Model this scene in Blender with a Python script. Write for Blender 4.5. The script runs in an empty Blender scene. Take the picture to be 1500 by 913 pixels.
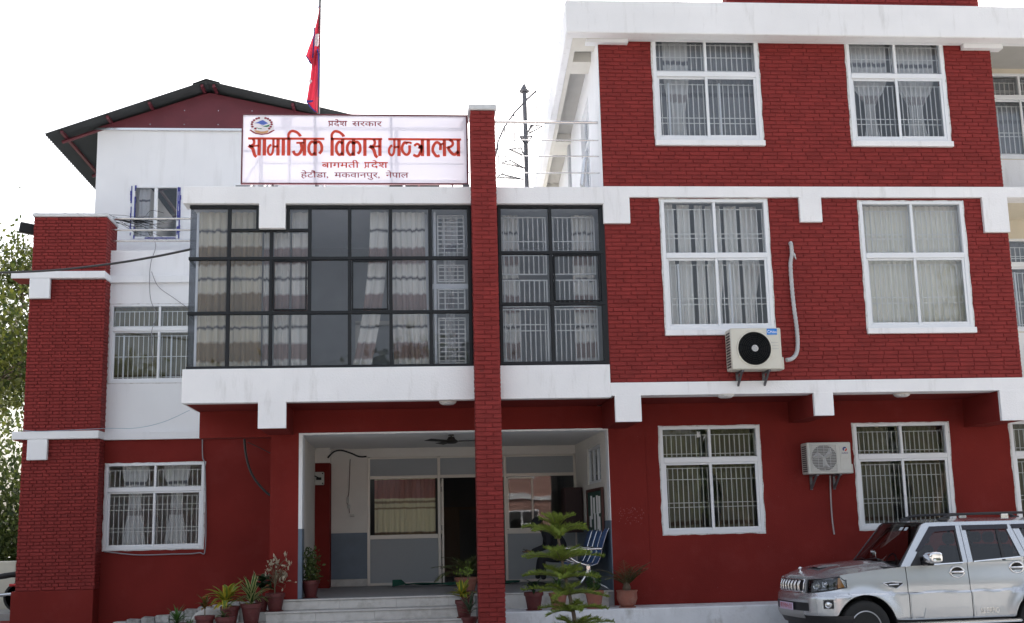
import bpy, bmesh, math, random
from mathutils import Vector, Matrix
random.seed(7)
sc = bpy.context.scene
R = math.radians

# ---------------------------------------------------------------- camera
F_PX, PITCH, ROLL, YAW, CAM_Z = 1750.0, R(10.25), R(-1.36), R(5.2), 1.87   # focal length in pixels of a 1500 px wide picture
fw = Vector((math.sin(YAW) * math.cos(PITCH), math.cos(YAW) * math.cos(PITCH), math.sin(PITCH)))
rt0 = Vector((math.cos(YAW), -math.sin(YAW), 0)); up0 = rt0.cross(fw)
RT = rt0 * math.cos(ROLL) + up0 * math.sin(ROLL)
UP = up0 * math.cos(ROLL) - rt0 * math.sin(ROLL)
cam_d = bpy.data.cameras.new('camera'); cam = bpy.data.objects.new('camera', cam_d)
sc.collection.objects.link(cam); sc.camera = cam
cam_d.sensor_width = 36; cam_d.lens = F_PX / 1500 * 36; cam_d.clip_end = 2000; cam_d.clip_start = .1
m3 = Matrix((RT, UP, -fw)).transposed()
cam.matrix_world = Matrix.Translation((0, 0, CAM_Z)) @ m3.to_4x4()

# ---------------------------------------------------------------- sky, sun, exposure
SUN_EL, SUN_AZ = 40, 28          # degrees; azimuth from +Y (straight behind the building) towards +X
world = bpy.data.worlds.new('World'); sc.world = world; world.use_nodes = True
nt = world.node_tree; nt.nodes.clear()
sky = nt.nodes.new('ShaderNodeTexSky'); sky.sky_type = 'NISHITA'; sky.sun_disc = False
sky.sun_elevation = R(SUN_EL); sky.sun_rotation = R(SUN_AZ)
sky.air_density = 1.0; sky.dust_density = 6.0; sky.ozone_density = 1.0
hs = nt.nodes.new('ShaderNodeHueSaturation'); hs.inputs['Saturation'].default_value = .45
bg = nt.nodes.new('ShaderNodeBackground'); bg.inputs['Strength'].default_value = .13
wo = nt.nodes.new('ShaderNodeOutputWorld')
nt.links.new(sky.outputs[0], hs.inputs['Color']); nt.links.new(hs.outputs[0], bg.inputs[0]); nt.links.new(bg.outputs[0], wo.inputs[0])
sun_d = bpy.data.lights.new('sun', 'SUN'); sun = bpy.data.objects.new('sun', sun_d); sc.collection.objects.link(sun)
sun_d.energy = 2.6; sun_d.angle = R(.6); sun_d.color = (1, .95, .87)
sdir = Vector((math.sin(R(SUN_AZ)) * math.cos(R(SUN_EL)), math.cos(R(SUN_AZ)) * math.cos(R(SUN_EL)), math.sin(R(SUN_EL))))
sun.rotation_euler = sdir.to_track_quat('Z', 'Y').to_euler()
sc.view_settings.view_transform = 'Standard'; sc.view_settings.look = 'None'
sc.view_settings.exposure = 1.68; sc.view_settings.gamma = 1
sc.cycles.max_bounces = 8; sc.cycles.transparent_max_bounces = 24

# ---------------------------------------------------------------- helpers
def ray(px, py):
    return RT * ((px - 750) / F_PX) - UP * ((py - 456.5) / F_PX) + fw
def at(px, py, Y):            # the world point (x, z) of a measured spot lying on the facade plane Y
    d = ray(px, py); t = Y / d.y
    return d.x * t, CAM_Z + d.z * t
def AX(px, py, Y): return at(px, py, Y)[0]
def AZ(px, py, Y): return at(px, py, Y)[1]
def onz(px, py, z):
    d = ray(px, py); t = (z - CAM_Z) / d.z
    return d.x * t, d.y * t
def onx(px, py, X):
    d = ray(px, py); t = X / d.x
    return d.y * t, CAM_Z + d.z * t

ORG = {}                       # world origin of every empty used as a parent
def link(o, parent=None):
    sc.collection.objects.link(o)
    if parent is not None: o.parent = parent
    return o
def tag(o, label=None, cat=None, group=None, kind=None):
    if label: o['label'] = label
    if cat: o['category'] = cat
    if group: o['group'] = group
    if kind: o['kind'] = kind
    return o
def thing(name, label, cat, loc=(0, 0, 0), rotz=0, group=None):
    o = bpy.data.objects.new(name, None); link(o); o.location = loc; o.rotation_euler = (0, 0, rotz)
    o.empty_display_size = .2
    ORG[o.name] = Vector(loc) if rotz == 0 else None
    return tag(o, label, cat, group)
def org(o):
    if o is None: return Vector((0, 0, 0))
    return ORG.get(o.name) or Vector((0, 0, 0))

class MB:
    """collects simple shapes, builds one mesh object"""
    def __init__(s): s.v = []; s.f = []; s.m = []; s.cur = 0
    def add(s, vs, fs):
        b = len(s.v); s.v += [tuple(p) for p in vs]; s.f += [tuple(b + i for i in f) for f in fs]; s.m += [s.cur] * len(fs); return s
    def box(s, x0, x1, y0, y1, z0, z1):
        if x0 > x1: x0, x1 = x1, x0
        if y0 > y1: y0, y1 = y1, y0
        if z0 > z1: z0, z1 = z1, z0
        return s.add([(x0,y0,z0),(x1,y0,z0),(x1,y1,z0),(x0,y1,z0),(x0,y0,z1),(x1,y0,z1),(x1,y1,z1),(x0,y1,z1)],
                     [(0,3,2,1),(4,5,6,7),(0,1,5,4),(1,2,6,5),(2,3,7,6),(3,0,4,7)])
    def cbox(s, x0, x1, y0, y1, z0, z1, c=.01):
        """box with chamfered edges on every side"""
        if x0 > x1: x0, x1 = x1, x0
        if z0 > z1: z0, z1 = z1, z0
        c = min(c, (x1-x0)*.45, abs(y1-y0)*.45, (z1-z0)*.45)
        vs = []; idx = {}
        for ix, x in enumerate((x0, x1)):
            for iy, y in enumerate((y0, y1)):
                for iz, z in enumerate((z0, z1)):
                    sx, sy, sz = (1, -1)[ix], (1, -1)[iy], (1, -1)[iz]
                    idx[ix,iy,iz,0] = len(vs); vs.append((x, y+sy*c, z+sz*c))
                    idx[ix,iy,iz,1] = len(vs); vs.append((x+sx*c, y, z+sz*c))
                    idx[ix,iy,iz,2] = len(vs); vs.append((x+sx*c, y+sy*c, z))
        fs = []
        for a in (0, 1):
            fs.append([idx[a,0,0,0], idx[a,0,1,0], idx[a,1,1,0], idx[a,1,0,0]])
            fs.append([idx[0,a,0,1], idx[1,a,0,1], idx[1,a,1,1], idx[0,a,1,1]])
            fs.append([idx[0,0,a,2], idx[0,1,a,2], idx[1,1,a,2], idx[1,0,a,2]])
        for a in (0, 1):
            for b in (0, 1):
                fs.append([idx[a,b,0,0], idx[a,b,1,0], idx[a,b,1,1], idx[a,b,0,1]])
                fs.append([idx[a,0,b,0], idx[a,1,b,0], idx[a,1,b,2], idx[a,0,b,2]])
                fs.append([idx[0,a,b,1], idx[1,a,b,1], idx[1,a,b,2], idx[0,a,b,2]])
        for a in (0, 1):
            for b in (0, 1):
                for d in (0, 1): fs.append([idx[a,b,d,0], idx[a,b,d,1], idx[a,b,d,2]])
        return s.add(vs, fs)
    def tube(s, pts, r, n=8, r2=None, cap=True):
        pts = [Vector(p) for p in pts]; N = len(pts); rings = []
        prev = None
        for i, p in enumerate(pts):
            t = (pts[min(i+1, N-1)] - pts[max(i-1, 0)])
            if t.length < 1e-9: t = Vector((0,0,1))
            t.normalize()
            if prev is None:
                a = Vector((0,0,1)) if abs(t.z) < .9 else Vector((1,0,0))
                u = t.cross(a).normalized()
            else:
                u = (prev - t * prev.dot(t))
                u = u.normalized() if u.length > 1e-6 else t.orthogonal().normalized()
            prev = u; w = t.cross(u)
            if isinstance(r, (list, tuple)): rr = r[i]
            else: rr = r if r2 is None else r + (r2 - r) * i / (N - 1)
            rings.append([p + (u * math.cos(2*math.pi*k/n) + w * math.sin(2*math.pi*k/n)) * rr for k in range(n)])
        vs = [q for ring in rings for q in ring]; fs = []
        for i in range(N-1):
            for k in range(n):
                a = i*n+k; b = i*n+(k+1) % n
                fs.append((a, b, b+n, a+n))
        if cap: fs.append(tuple(range(n))[::-1]); fs.append(tuple((N-1)*n+k for k in range(n)))
        return s.add(vs, fs)
    def lathe(s, prof, c=(0,0,0), n=20, axis='z', M=None):
        vs = []; 
        for (r, h) in prof:
            for k in range(n):
                a = 2*math.pi*k/n
                p = Vector((r*math.cos(a), r*math.sin(a), h))
                if axis == 'y': p = Vector((p.x, p.z, p.y))
                if axis == 'x': p = Vector((p.z, p.x, p.y))
                if M is not None: p = M @ p
                vs.append(p + Vector(c))
        fs = []
        for i in range(len(prof)-1):
            for k in range(n):
                a = i*n+k; b = i*n+(k+1) % n; fs.append((a, b, b+n, a+n))
        if prof[0][0] > 1e-6: fs.append(tuple(range(n))[::-1])
        if prof[-1][0] > 1e-6: fs.append(tuple((len(prof)-1)*n+k for k in range(n)))
        return s.add(vs, fs)
    def prism(s, poly, y0, y1):          # polygon in x,z pulled from y0 to y1
        n = len(poly); vs = [(p[0], y0, p[1]) for p in poly] + [(p[0], y1, p[1]) for p in poly]
        fs = [tuple(range(n)), tuple(range(2*n-1, n-1, -1))] + [(i, i+n, (i+1) % n + n, (i+1) % n) for i in range(n)]
        return s.add(vs, fs)
    def grid(s, P, closed=False):        # P[i][j] points
        a = len(P); b = len(P[0]); vs = [q for r in P for q in r]; fs = []
        for i in range(a-1):
            for j in range(b-1): fs.append((i*b+j, i*b+j+1, (i+1)*b+j+1, (i+1)*b+j))
        return s.add(vs, fs)
    def xf(s, M):
        s.v = [tuple(M @ Vector(p)) for p in s.v]; return s
    def mesh(s, name, mats, smooth=False, off=None):
        me = bpy.data.meshes.new(name)
        v = s.v if off is None else [(p[0]-off[0], p[1]-off[1], p[2]-off[2]) for p in s.v]
        me.from_pydata(v, [], s.f)
        if not isinstance(mats, (list, tuple)): mats = [mats]
        for m in mats: me.materials.append(m)
        if any(s.m): me.polygons.foreach_set('material_index', s.m)
        bm = bmesh.new(); bm.from_mesh(me); bmesh.ops.recalc_face_normals(bm, faces=bm.faces); bm.to_mesh(me); bm.free()
        if smooth:
            me.polygons.foreach_set('use_smooth', [True]*len(me.polygons))
            if smooth != 'all': me.set_sharp_from_angle(angle=R(38))
        me.update(); return me
    def build(s, name, mats, parent=None, smooth=False, base=True, weld=False):
        """vertices are in world space (or in the parent's space for a rotated parent)"""
        if parent is None:
            xs = [p[0] for p in s.v]; ys = [p[1] for p in s.v]; zs = [p[2] for p in s.v]
            o_ = Vector(((min(xs)+max(xs))/2, (min(ys)+max(ys))/2, min(zs))) if base else Vector((0,0,0))
            me = s.mesh(name, mats, smooth, o_); o = bpy.data.objects.new(name, me); link(o); o.location = o_; ORG[o.name] = o_
        else:
            po = org(parent)
            me = s.mesh(name, mats, smooth, po); o = bpy.data.objects.new(name, me); link(o, parent); ORG[o.name] = po
        return o

# ---------------------------------------------------------------- materials
MATS = {}
def nodes(m):
    return m.node_tree.nodes, m.node_tree.links
def mat(name, col, rough=.6, metal=0, var=0, vscale=3, bump=0, bscale=40, spec=.5, isl=0, dirt=None, dscale=1.2, dth=(.55,.8), coat=0, rvar=0, trans=0, streak=None):
    m = bpy.data.materials.new(name); m.use_nodes = True; N, L = nodes(m); b = N['Principled BSDF']
    b.inputs['Roughness'].default_value = rough; b.inputs['Metallic'].default_value = metal
    b.inputs['Specular IOR Level'].default_value = spec
    if coat: b.inputs['Coat Weight'].default_value = coat; b.inputs['Coat Roughness'].default_value = .04
    tc = N.new('ShaderNodeTexCoord'); geo = N.new('ShaderNodeNewGeometry')
    pos = geo.outputs['Position']
    rgb = N.new('ShaderNodeRGB'); rgb.outputs[0].default_value = (*col, 1); cur = rgb.outputs[0]
    if var:
        nz = N.new('ShaderNodeTexNoise'); nz.inputs['Scale'].default_value = vscale; nz.inputs['Detail'].default_value = 6; L.new(pos, nz.inputs['Vector'])
        mr = N.new('ShaderNodeMapRange'); mr.inputs[1].default_value = .3; mr.inputs[2].default_value = .7; mr.inputs[3].default_value = 1-var; mr.inputs[4].default_value = 1+var
        L.new(nz.outputs[0], mr.inputs[0]); vm = N.new('ShaderNodeVectorMath'); vm.operation = 'SCALE'; L.new(cur, vm.inputs[0]); L.new(mr.outputs[0], vm.inputs['Scale']); cur = vm.outputs[0]
    if isl:
        oi = N.new('ShaderNodeObjectInfo'); ad = N.new('ShaderNodeMath'); ad.operation = 'ADD'; L.new(oi.outputs['Random'], ad.inputs[0]); L.new(geo.outputs['Random Per Island'], ad.inputs[1])
        fr = N.new('ShaderNodeMath'); fr.operation = 'FRACT'; L.new(ad.outputs[0], fr.inputs[0])
        mr = N.new('ShaderNodeMapRange'); mr.inputs[3].default_value = 1-isl; mr.inputs[4].default_value = 1+isl; L.new(fr.outputs[0], mr.inputs[0])
        vm = N.new('ShaderNodeVectorMath'); vm.operation = 'SCALE'; L.new(cur, vm.inputs[0]); L.new(mr.outputs[0], vm.inputs['Scale']); cur = vm.outputs[0]
    if dirt:
        nz = N.new('ShaderNodeTexNoise'); nz.inputs['Scale'].default_value = dscale; nz.inputs['Detail'].default_value = 8; nz.inputs['Roughness'].default_value = .65
        if streak:
            mp = N.new('ShaderNodeMapping'); mp.inputs['Scale'].default_value = streak; L.new(pos, mp.inputs['Vector']); L.new(mp.outputs[0], nz.inputs['Vector'])
        else: L.new(pos, nz.inputs['Vector'])
        mr = N.new('ShaderNodeMapRange'); mr.inputs[1].default_value = dth[0]; mr.inputs[2].default_value = dth[1]; mr.inputs[4].default_value = dirt[3]; L.new(nz.outputs[0], mr.inputs[0])
        mx = N.new('ShaderNodeMixRGB'); L.new(mr.outputs[0], mx.inputs[0]); L.new(cur, mx.inputs[1]); mx.inputs[2].default_value = (*dirt[:3], 1); cur = mx.outputs[0]
    L.new(cur, b.inputs['Base Color'])
    if rvar:
        nz = N.new('ShaderNodeTexNoise'); nz.inputs['Scale'].default_value = 9; nz.inputs['Detail'].default_value = 5; L.new(pos, nz.inputs['Vector'])
        mr = N.new('ShaderNodeMapRange'); mr.inputs[1].default_value = .3; mr.inputs[2].default_value = .7; mr.inputs[3].default_value = rough-rvar; mr.inputs[4].default_value = rough+rvar; L.new(nz.outputs[0], mr.inputs[0]); L.new(mr.outputs[0], b.inputs['Roughness'])
    if bump:
        nz = N.new('ShaderNodeTexNoise'); nz.inputs['Scale'].default_value = bscale; nz.inputs['Detail'].default_value = 5; L.new(pos, nz.inputs['Vector'])
        bp = N.new('ShaderNodeBump'); bp.inputs['Strength'].default_value = bump; bp.inputs['Distance'].default_value = .01; L.new(nz.outputs[0], bp.inputs['Height']); L.new(bp.outputs[0], b.inputs['Normal'])
    if trans:
        out = N['Material Output']; tr = N.new('ShaderNodeBsdfTranslucent'); L.new(cur, tr.inputs[0]); mx = N.new('ShaderNodeMixShader'); mx.inputs[0].default_value = trans
        L.new(b.outputs[0], mx.inputs[1]); L.new(tr.outputs[0], mx.inputs[2]); L.new(mx.outputs[0], out.inputs[0])
    MATS[name] = m; return m

RED = (.212, .029, .027)
m_brick = mat('painted_brick', RED, .62, var=.10, vscale=5, bump=.5, bscale=60, isl=.09, dirt=(.11,.03,.03,.55), dscale=9, dth=(.58,.75), spec=.15)
m_mortar = mat('painted_mortar', (.17,.024,.023), .8, bump=.5, bscale=90, spec=.2)
m_redwall = mat('red_plaster', (.17,.020,.0165), .8, var=.12, vscale=.9, bump=.35, bscale=70, spec=.12, dirt=(.23,.045,.04,.4), dscale=1.6, dth=(.52,.8))
m_redpaint = mat('red_paint', (.2,.015,.016), .5, var=.06)
m_white = mat('white_paint', (.79,.79,.805), .8, var=.035, vscale=1.4, bump=.4, bscale=45, dirt=(.42,.41,.39,.5), dscale=3.2, dth=(.56,.82), streak=(2.2,2.2,.35), spec=.3)
m_white2 = mat('white_wall', (.76,.77,.79), .8, var=.03, vscale=1, bump=.25, bscale=60, dirt=(.5,.5,.5,.4), dscale=1.6, dth=(.55,.85), streak=(2.5,2.5,.35), spec=.25)
m_cream = mat('cream_wall', (.62,.57,.47), .8, var=.04)
m_grey = mat('porch_grey', (.70,.67,.63), .75, var=.03)
m_cap = mat('weathered_cap', (.60,.61,.62), .85, var=.12, vscale=6)
m_scuff = mat('scuffed_paint', (.27,.075,.07), .8)
m_ceil = mat('ceiling_white', (.85,.84,.82), .8)
m_dado = mat('dado_slate_paint', (.11,.15,.20), .45, var=.1, vscale=4)
m_alu = mat('white_aluminium', (.72,.74,.77), .35, var=.02, spec=.5)
m_alugrey = mat('grey_aluminium', (.62,.58,.53), .4, metal=.2)
m_black = mat('black_frame', (.009,.011,.014), .5, spec=.3)
m_plaster = mat('rough_reveal', (.62,.62,.62), .85, bump=.8, bscale=30, dirt=(.3,.27,.24,.6), dscale=14, dth=(.5,.65))
m_bar = mat('grille_bar', (.78,.78,.76), .45)
m_lam = mat('grey_laminate', (.33,.35,.37), .6, var=.12, vscale=220)
m_marble = mat('step_marble', (.5,.49,.47), .45, var=.08, vscale=6, dirt=(.22,.2,.17,.6), dscale=5, dth=(.5,.75), bump=.2)
m_floor = mat('porch_floor', (.26,.26,.27), .5, var=.15, vscale=6)
m_conc = mat('concrete', (.33,.32,.3), .9, var=.15, vscale=3, bump=.5)
m_ledge = mat('whitewashed_plinth', (.66,.68,.71), .85, var=.08, vscale=3, bump=.7, bscale=25, dirt=(.3,.29,.27,.75), dscale=3.5, dth=(.5,.72), streak=(1,1,.6))
m_steel = mat('stainless_steel', (.6,.6,.6), .22, metal=1)
m_iron = mat('grey_iron', (.13,.13,.14), .5, metal=.5)
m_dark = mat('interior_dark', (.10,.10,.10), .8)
m_int = mat('interior_wall', (.42,.43,.45), .8, var=.06)
m_blackcable = mat('cable_black', (.012,.012,.014), .5)
m_leafdark = None

def glass(name, tint=(.8,.83,.84), mn=.10, mxv=.9, rough=.0, blend=.35):
    m = bpy.data.materials.new(name); m.use_nodes = True; N, L = nodes(m); N.remove(N['Principled BSDF']); out = N['Material Output']
    t = N.new('ShaderNodeBsdfTransparent'); t.inputs[0].default_value = (*tint, 1)
    g = N.new('ShaderNodeBsdfGlossy'); g.inputs['Roughness'].default_value = rough; g.inputs[0].default_value = (.95,.97,1,1)
    geo = N.new('ShaderNodeNewGeometry'); nz = N.new('ShaderNodeTexNoise'); nz.inputs['Scale'].default_value = 1.1; nz.inputs['Detail'].default_value = 1; L.new(geo.outputs['Position'], nz.inputs['Vector'])
    bp = N.new('ShaderNodeBump'); bp.inputs['Strength'].default_value = .12; bp.inputs['Distance'].default_value = .02; L.new(nz.outputs[0], bp.inputs['Height']); L.new(bp.outputs[0], g.inputs['Normal'])
    fr = N.new('ShaderNodeFresnel'); fr.inputs[0].default_value = 1.5
    mr = N.new('ShaderNodeMapRange'); mr.inputs[1].default_value = .04; mr.inputs[2].default_value = 1; mr.inputs[3].default_value = mn; mr.inputs[4].default_value = mxv; L.new(fr.outputs[0], mr.inputs[0])
    mx = N.new('ShaderNodeMixShader'); L.new(mr.outputs[0], mx.inputs[0]); L.new(t.outputs[0], mx.inputs[1]); L.new(g.outputs[0], mx.inputs[2]); L.new(mx.outputs[0], out.inputs[0])
    return m
m_glass = glass('window_glass', (.96,.97,.98), .03)
m_bayglass = glass('bay_glass', (.90,.91,.93), .025)
m_tint = glass('tinted_glass', (.96,.96,.97), .025)
m_dust = mat('dusty_glass', (.5,.5,.5), .5)

def curtain_mat(name, base, bands, sheer=.08, alpha=1.0):
    """bands: list of (z0, z1, colour) in the 0..1 height of the curtain"""
    m = bpy.data.materials.new(name); m.use_nodes = True; N, L = nodes(m); b = N['Principled BSDF']; out = N['Material Output']
    tc = N.new('ShaderNodeTexCoord'); sp = N.new('ShaderNodeSeparateXYZ'); L.new(tc.outputs['Generated'], sp.inputs[0])
    nz = N.new('ShaderNodeTexNoise'); nz.inputs['Scale'].default_value = 6; L.new(tc.outputs['Object'], nz.inputs['Vector'])
    ad = N.new('ShaderNodeMath'); ad.operation = 'MULTIPLY_ADD'; L.new(nz.outputs[0], ad.inputs[0]); ad.inputs[1].default_value = .03; L.new(sp.outputs[2], ad.inputs[2])
    cr = N.new('ShaderNodeValToRGB'); cr.color_ramp.interpolation = 'LINEAR'; e = cr.color_ramp.elements
    e[0].color = (*base, 1); e[0].position = 0; e[1].color = (*base, 1); e[1].position = 1
    for (z0, z1, c) in bands:
        for p, cc in ((z0-.008, base), (z0+.008, c), (z1-.008, c), (z1+.008, base)):
            q = e.new(min(max(p, .001), .999)); q.color = (*cc, 1)
    L.new(ad.outputs[0], cr.inputs[0]); L.new(cr.outputs[0], b.inputs['Base Color']); b.inputs['Roughness'].default_value = .9; b.inputs['Specular IOR Level'].default_value = .1
    tr = N.new('ShaderNodeBsdfTranslucent'); L.new(cr.outputs[0], tr.inputs[0]); mx = N.new('ShaderNodeMixShader'); mx.inputs[0].default_value = sheer
    L.new(b.outputs[0], mx.inputs[1]); L.new(tr.outputs[0], mx.inputs[2]); last = mx.outputs[0]
    if alpha < 1:
        tp = N.new('ShaderNodeBsdfTransparent'); m2 = N.new('ShaderNodeMixShader'); m2.inputs[0].default_value = alpha; L.new(tp.outputs[0], m2.inputs[1]); L.new(last, m2.inputs[2]); last = m2.outputs[0]
    L.new(last, out.inputs[0]); return m
MAUVE = (.36,.27,.25); BRN = (.30,.22,.13); LN = (.10,.10,.12); WHT = (.84,.82,.77)
m_cur_bay = curtain_mat('banded_curtain', WHT, [(.89,.905,LN), (.69,.79,MAUVE), (.59,.605,LN), (.39,.50,MAUVE), (.29,.305,LN), (.10,.20,MAUVE), (.03,.045,LN)])
m_cur_yel = curtain_mat('stained_curtain', (.72,.67,.55), [(.89,.905,LN), (.68,.80,BRN), (.59,.605,LN), (.38,.51,BRN), (.29,.305,LN), (.09,.21,BRN), (.03,.045,LN)])
m_cur_white = curtain_mat('white_curtain', (.78,.77,.74), [])
m_cur_sheer = curtain_mat('sheer_curtain', (.6,.62,.66), [(.48,.52,(.4,.4,.45))], alpha=.45)
m_cur_lace = curtain_mat('lace_curtain', (.72,.72,.72), [(.78,.82,(.2,.2,.23)), (.42,.5,(.45,.42,.42))], alpha=.9)
m_cur_olive = curtain_mat('olive_curtain', (.19,.175,.12), [(.1,.14,(.1,.07,.05))], sheer=.05)
m_cur_plum = curtain_mat('plum_and_olive_curtain', (.85,.80,.56), [(.68,1.1,(.45,.22,.2)), (.60,.64,(.4,.33,.22)), (.5,.53,(.4,.33,.2)), (.07,.12,(.25,.18,.12))], sheer=.05)
m_blind = curtain_mat('blind_white', (.87,.85,.76), [], sheer=.1)

def curtain(parent, name, x0, x1, z0, z1, y, m, folds=None, amp=.03, tie=None, seed=0, label=None, slant=0, spread=.0):
    """hanging cloth with folds. tie=(height fraction, pinch fraction, side)"""
    rnd = random.Random(seed + int(x0*100)); w = x1-x0; folds = folds or max(2, int(abs(w)/.10)); nx = folds*8+1; nz_ = 14
    ph = [rnd.uniform(-.5, .5) for _ in range(folds+2)]
    P = []
    for i in range(nz_):
        tz = i/(nz_-1); z = z1 + (z0-z1)*tz; row = []
        for j in range(nx):
            u = j/(nx-1)
            k = u*folds; a = amp*(.55+.45*tz)*math.sin(2*math.pi*k + ph[int(k)]*.7*tz) + amp*.3*math.sin(2*math.pi*k*2.3+seed)
            uu = u
            if tie:
                h, pin, sd = tie
                d = math.exp(-((tz-(1-h))/.17)**2) if tz < 1-h else math.exp(-((tz-(1-h))/.5)**2)
                cx = {'L': 0, 'R': 1, 'C': .5}[sd]
                uu = cx + (u-cx)*(1-(1-pin)*d)
            x = x0 + w*uu + slant*tz*tz
            row.append((x, y + a, z + (.012*math.sin(2*math.pi*k) if i == nz_-1 else 0)))
        P.append(row)
    b = MB(); b.grid(P); o = b.build(name, m, parent, smooth='all')
    if label: o['label'] = label
    return o
# ---------------------------------------------------------------- walls with openings, brickwork
def wall(name, x0, x1, z0, z1, ya, yb, holes, m, parent, kind=None):
    """a wall slab in the x,z plane, thickness ya..yb, with rectangular openings (x0,x1,z0,z1)"""
    xs = sorted({x0, x1, *[min(max(h[i], x0), x1) for h in holes for i in (0, 1)]})
    zs = sorted({z0, z1, *[min(max(h[i], z0), z1) for h in holes for i in (2, 3)]})
    nx, nz_ = len(xs)-1, len(zs)-1
    def solid(i, j):
        if i < 0 or j < 0 or i >= nx or j >= nz_: return False
        cx, cz = (xs[i]+xs[i+1])/2, (zs[j]+zs[j+1])/2
        return not any(h[0] < cx < h[1] and h[2] < cz < h[3] for h in holes)
    b = MB()
    for i in range(nx):
        for j in range(nz_):
            if not solid(i, j): continue
            a, c, d, e = xs[i], xs[i+1], zs[j], zs[j+1]
            b.add([(a,ya,d),(c,ya,d),(c,ya,e),(a,ya,e)], [(0,1,2,3)])
            b.add([(a,yb,d),(c,yb,d),(c,yb,e),(a,yb,e)], [(3,2,1,0)])
            if not solid(i-1, j): b.add([(a,ya,d),(a,yb,d),(a,yb,e),(a,ya,e)], [(3,2,1,0)])
            if not solid(i+1, j): b.add([(c,ya,d),(c,yb,d),(c,yb,e),(c,ya,e)], [(0,1,2,3)])
            if not solid(i, j-1): b.add([(a,ya,d),(c,ya,d),(c,yb,d),(a,yb,d)], [(3,2,1,0)])
            if not solid(i, j+1): b.add([(a,ya,e),(c,ya,e),(c,yb,e),(a,yb,e)], [(0,1,2,3)])
    return b.build(name, m, parent)

BRICK_VARIANTS = []
def brick_mesh(seed):
    rnd = random.Random(seed); b = MB(); b.cbox(-.5, .5, 0, 1, -.5, .5, .001)
    b = MB(); j = lambda s: rnd.uniform(-s, s)
    # one irregular painted brick: 4 back corners, 4 shoulder corners, 4 face corners
    bk = [(-.5,1,-.5),(.5,1,-.5),(.5,1,.5),(-.5,1,.5)]
    sh = [(-.5+j(.008),.22,-.5+j(.05)),(.5+j(.008),.22,-.5+j(.05)),(.5+j(.008),.22,.5+j(.05)),(-.5+j(.008),.22,.5+j(.05))]
    fc = [(-.475+j(.012),j(.06),-.40+j(.06)),(.475+j(.012),j(.06),-.40+j(.06)),(.475+j(.012),j(.06),.40+j(.06)),(-.475+j(.012),j(.06),.40+j(.06))]
    b.add(bk+sh+fc, [(8,9,10,11)] + [(4+i, 4+(i+1) % 4, 8+(i+1) % 4, 8+i) for i in range(4)] + [(i, (i+1) % 4, 4+(i+1) % 4, 4+i) for i in range(4)])
    return b
for s_ in range(8): BRICK_VARIANTS.append(brick_mesh(s_))
BRICK_ME = [v.mesh('brick_shape', m_brick) for v in BRICK_VARIANTS]
BD = .05
def course_bricks(x0, x1, z0, z1, holes, h, L, joint, bond, rnd, skip=0.25):
    out = []; n = int(round((z1-z0)/h)); h = (z1-z0)/n
    for r in range(n):
        za, zb = z0+r*h+joint/2, z0+(r+1)*h-joint/2; zc = (za+zb)/2
        blocks = sorted([(q[0], q[1]) for q in holes if q[2]-h*.35 < zc < q[3]+h*.35])
        segs = []; c = x0
        for a, b_ in blocks:
            if a > c: segs.append((c, min(a, x1)))
            c = max(c, b_)
        if c < x1: segs.append((c, x1))
        if bond == 'english': l = L if r % 2 == 0 else L/2; off = 0 if r % 2 == 0 else L/4
        elif bond == 'pillar': l = L; off = 0 if r % 2 else L*.42
        else: l = L; off = (r % 2)*L/2 + rnd.uniform(-.03, .03)
        for a, b_ in segs:
            x = x0 - off
            k = 0
            while x < b_:
                xe = x + l + (rnd.uniform(-.012, .012) if bond != 'english' else rnd.uniform(-.004,.004))
                pa, pb = max(x+joint/2, a+.002), min(xe-joint/2, b_-.002)
                if pb-pa > .035: out.append((pa, pb, za, zb))
                x = xe
    return out
def brick_field(store, x0, x1, z0, z1, yf, holes=(), h=.0668, L=.25, joint=.009, bond='run', parent=None, seed=1):
    rnd = random.Random(seed)
    for (a, b_, c, d) in course_bricks(x0, x1, z0, z1, holes, h, L, joint, bond, rnd):
        dz = rnd.uniform(-.002, .002)
        store.append((a, b_, yf + rnd.uniform(-.002, .003), c+dz, d+dz, parent, rnd.randrange(8)))
def finish_bricks(store, root, other=(), n=300):
    def vis(q):
        X, Y, Z = (q[0]+q[1])/2, q[2], (q[3]+q[4])/2; v = Vector((X, Y, Z-CAM_Z)); c = v.dot(fw)
        px, py = 750+F_PX*v.dot(RT)/c, 456.5-F_PX*v.dot(UP)/c
        inside = 0 < px < 1500 and 0 < py < 913
        return (q[1]-q[0])*(q[4]-q[3])/(c*c) if inside else 0
    st = sorted(store, key=vis, reverse=True)
    for q in st[:n]:
        o = bpy.data.objects.new('brick', BRICK_ME[q[6]]); p = q[5] or root; link(o, p); pp = org(p)
        o.location = ((q[0]+q[1])/2-pp.x, q[2]-pp.y, (q[3]+q[4])/2-pp.z); o.scale = (q[1]-q[0], BD, q[4]-q[3])
    b = MB()
    for q in st[n:]:
        cx, cz, w, h = (q[0]+q[1])/2, (q[3]+q[4])/2, q[1]-q[0], q[4]-q[3]; V = BRICK_VARIANTS[q[6]]
        b.add([(cx+p[0]*w, q[2]+p[1]*BD, cz+p[2]*h) for p in V.v], V.f)
    for q in other:                    # bricks on faces turned to the side: (X face, outward sign, y0,y1,z0,z1)
        X, s, y0, y1, z0, z1 = q; w, h = y1-y0, z1-z0; V = BRICK_VARIANTS[random.randrange(8)]
        b.add([(X - s*p[1]*BD, (y0+y1)/2+p[0]*w, (z0+z1)/2+p[2]*h) for p in V.v], V.f)
    if b.v: tag(b.build('brickwork', m_brick, root), kind='stuff')

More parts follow.
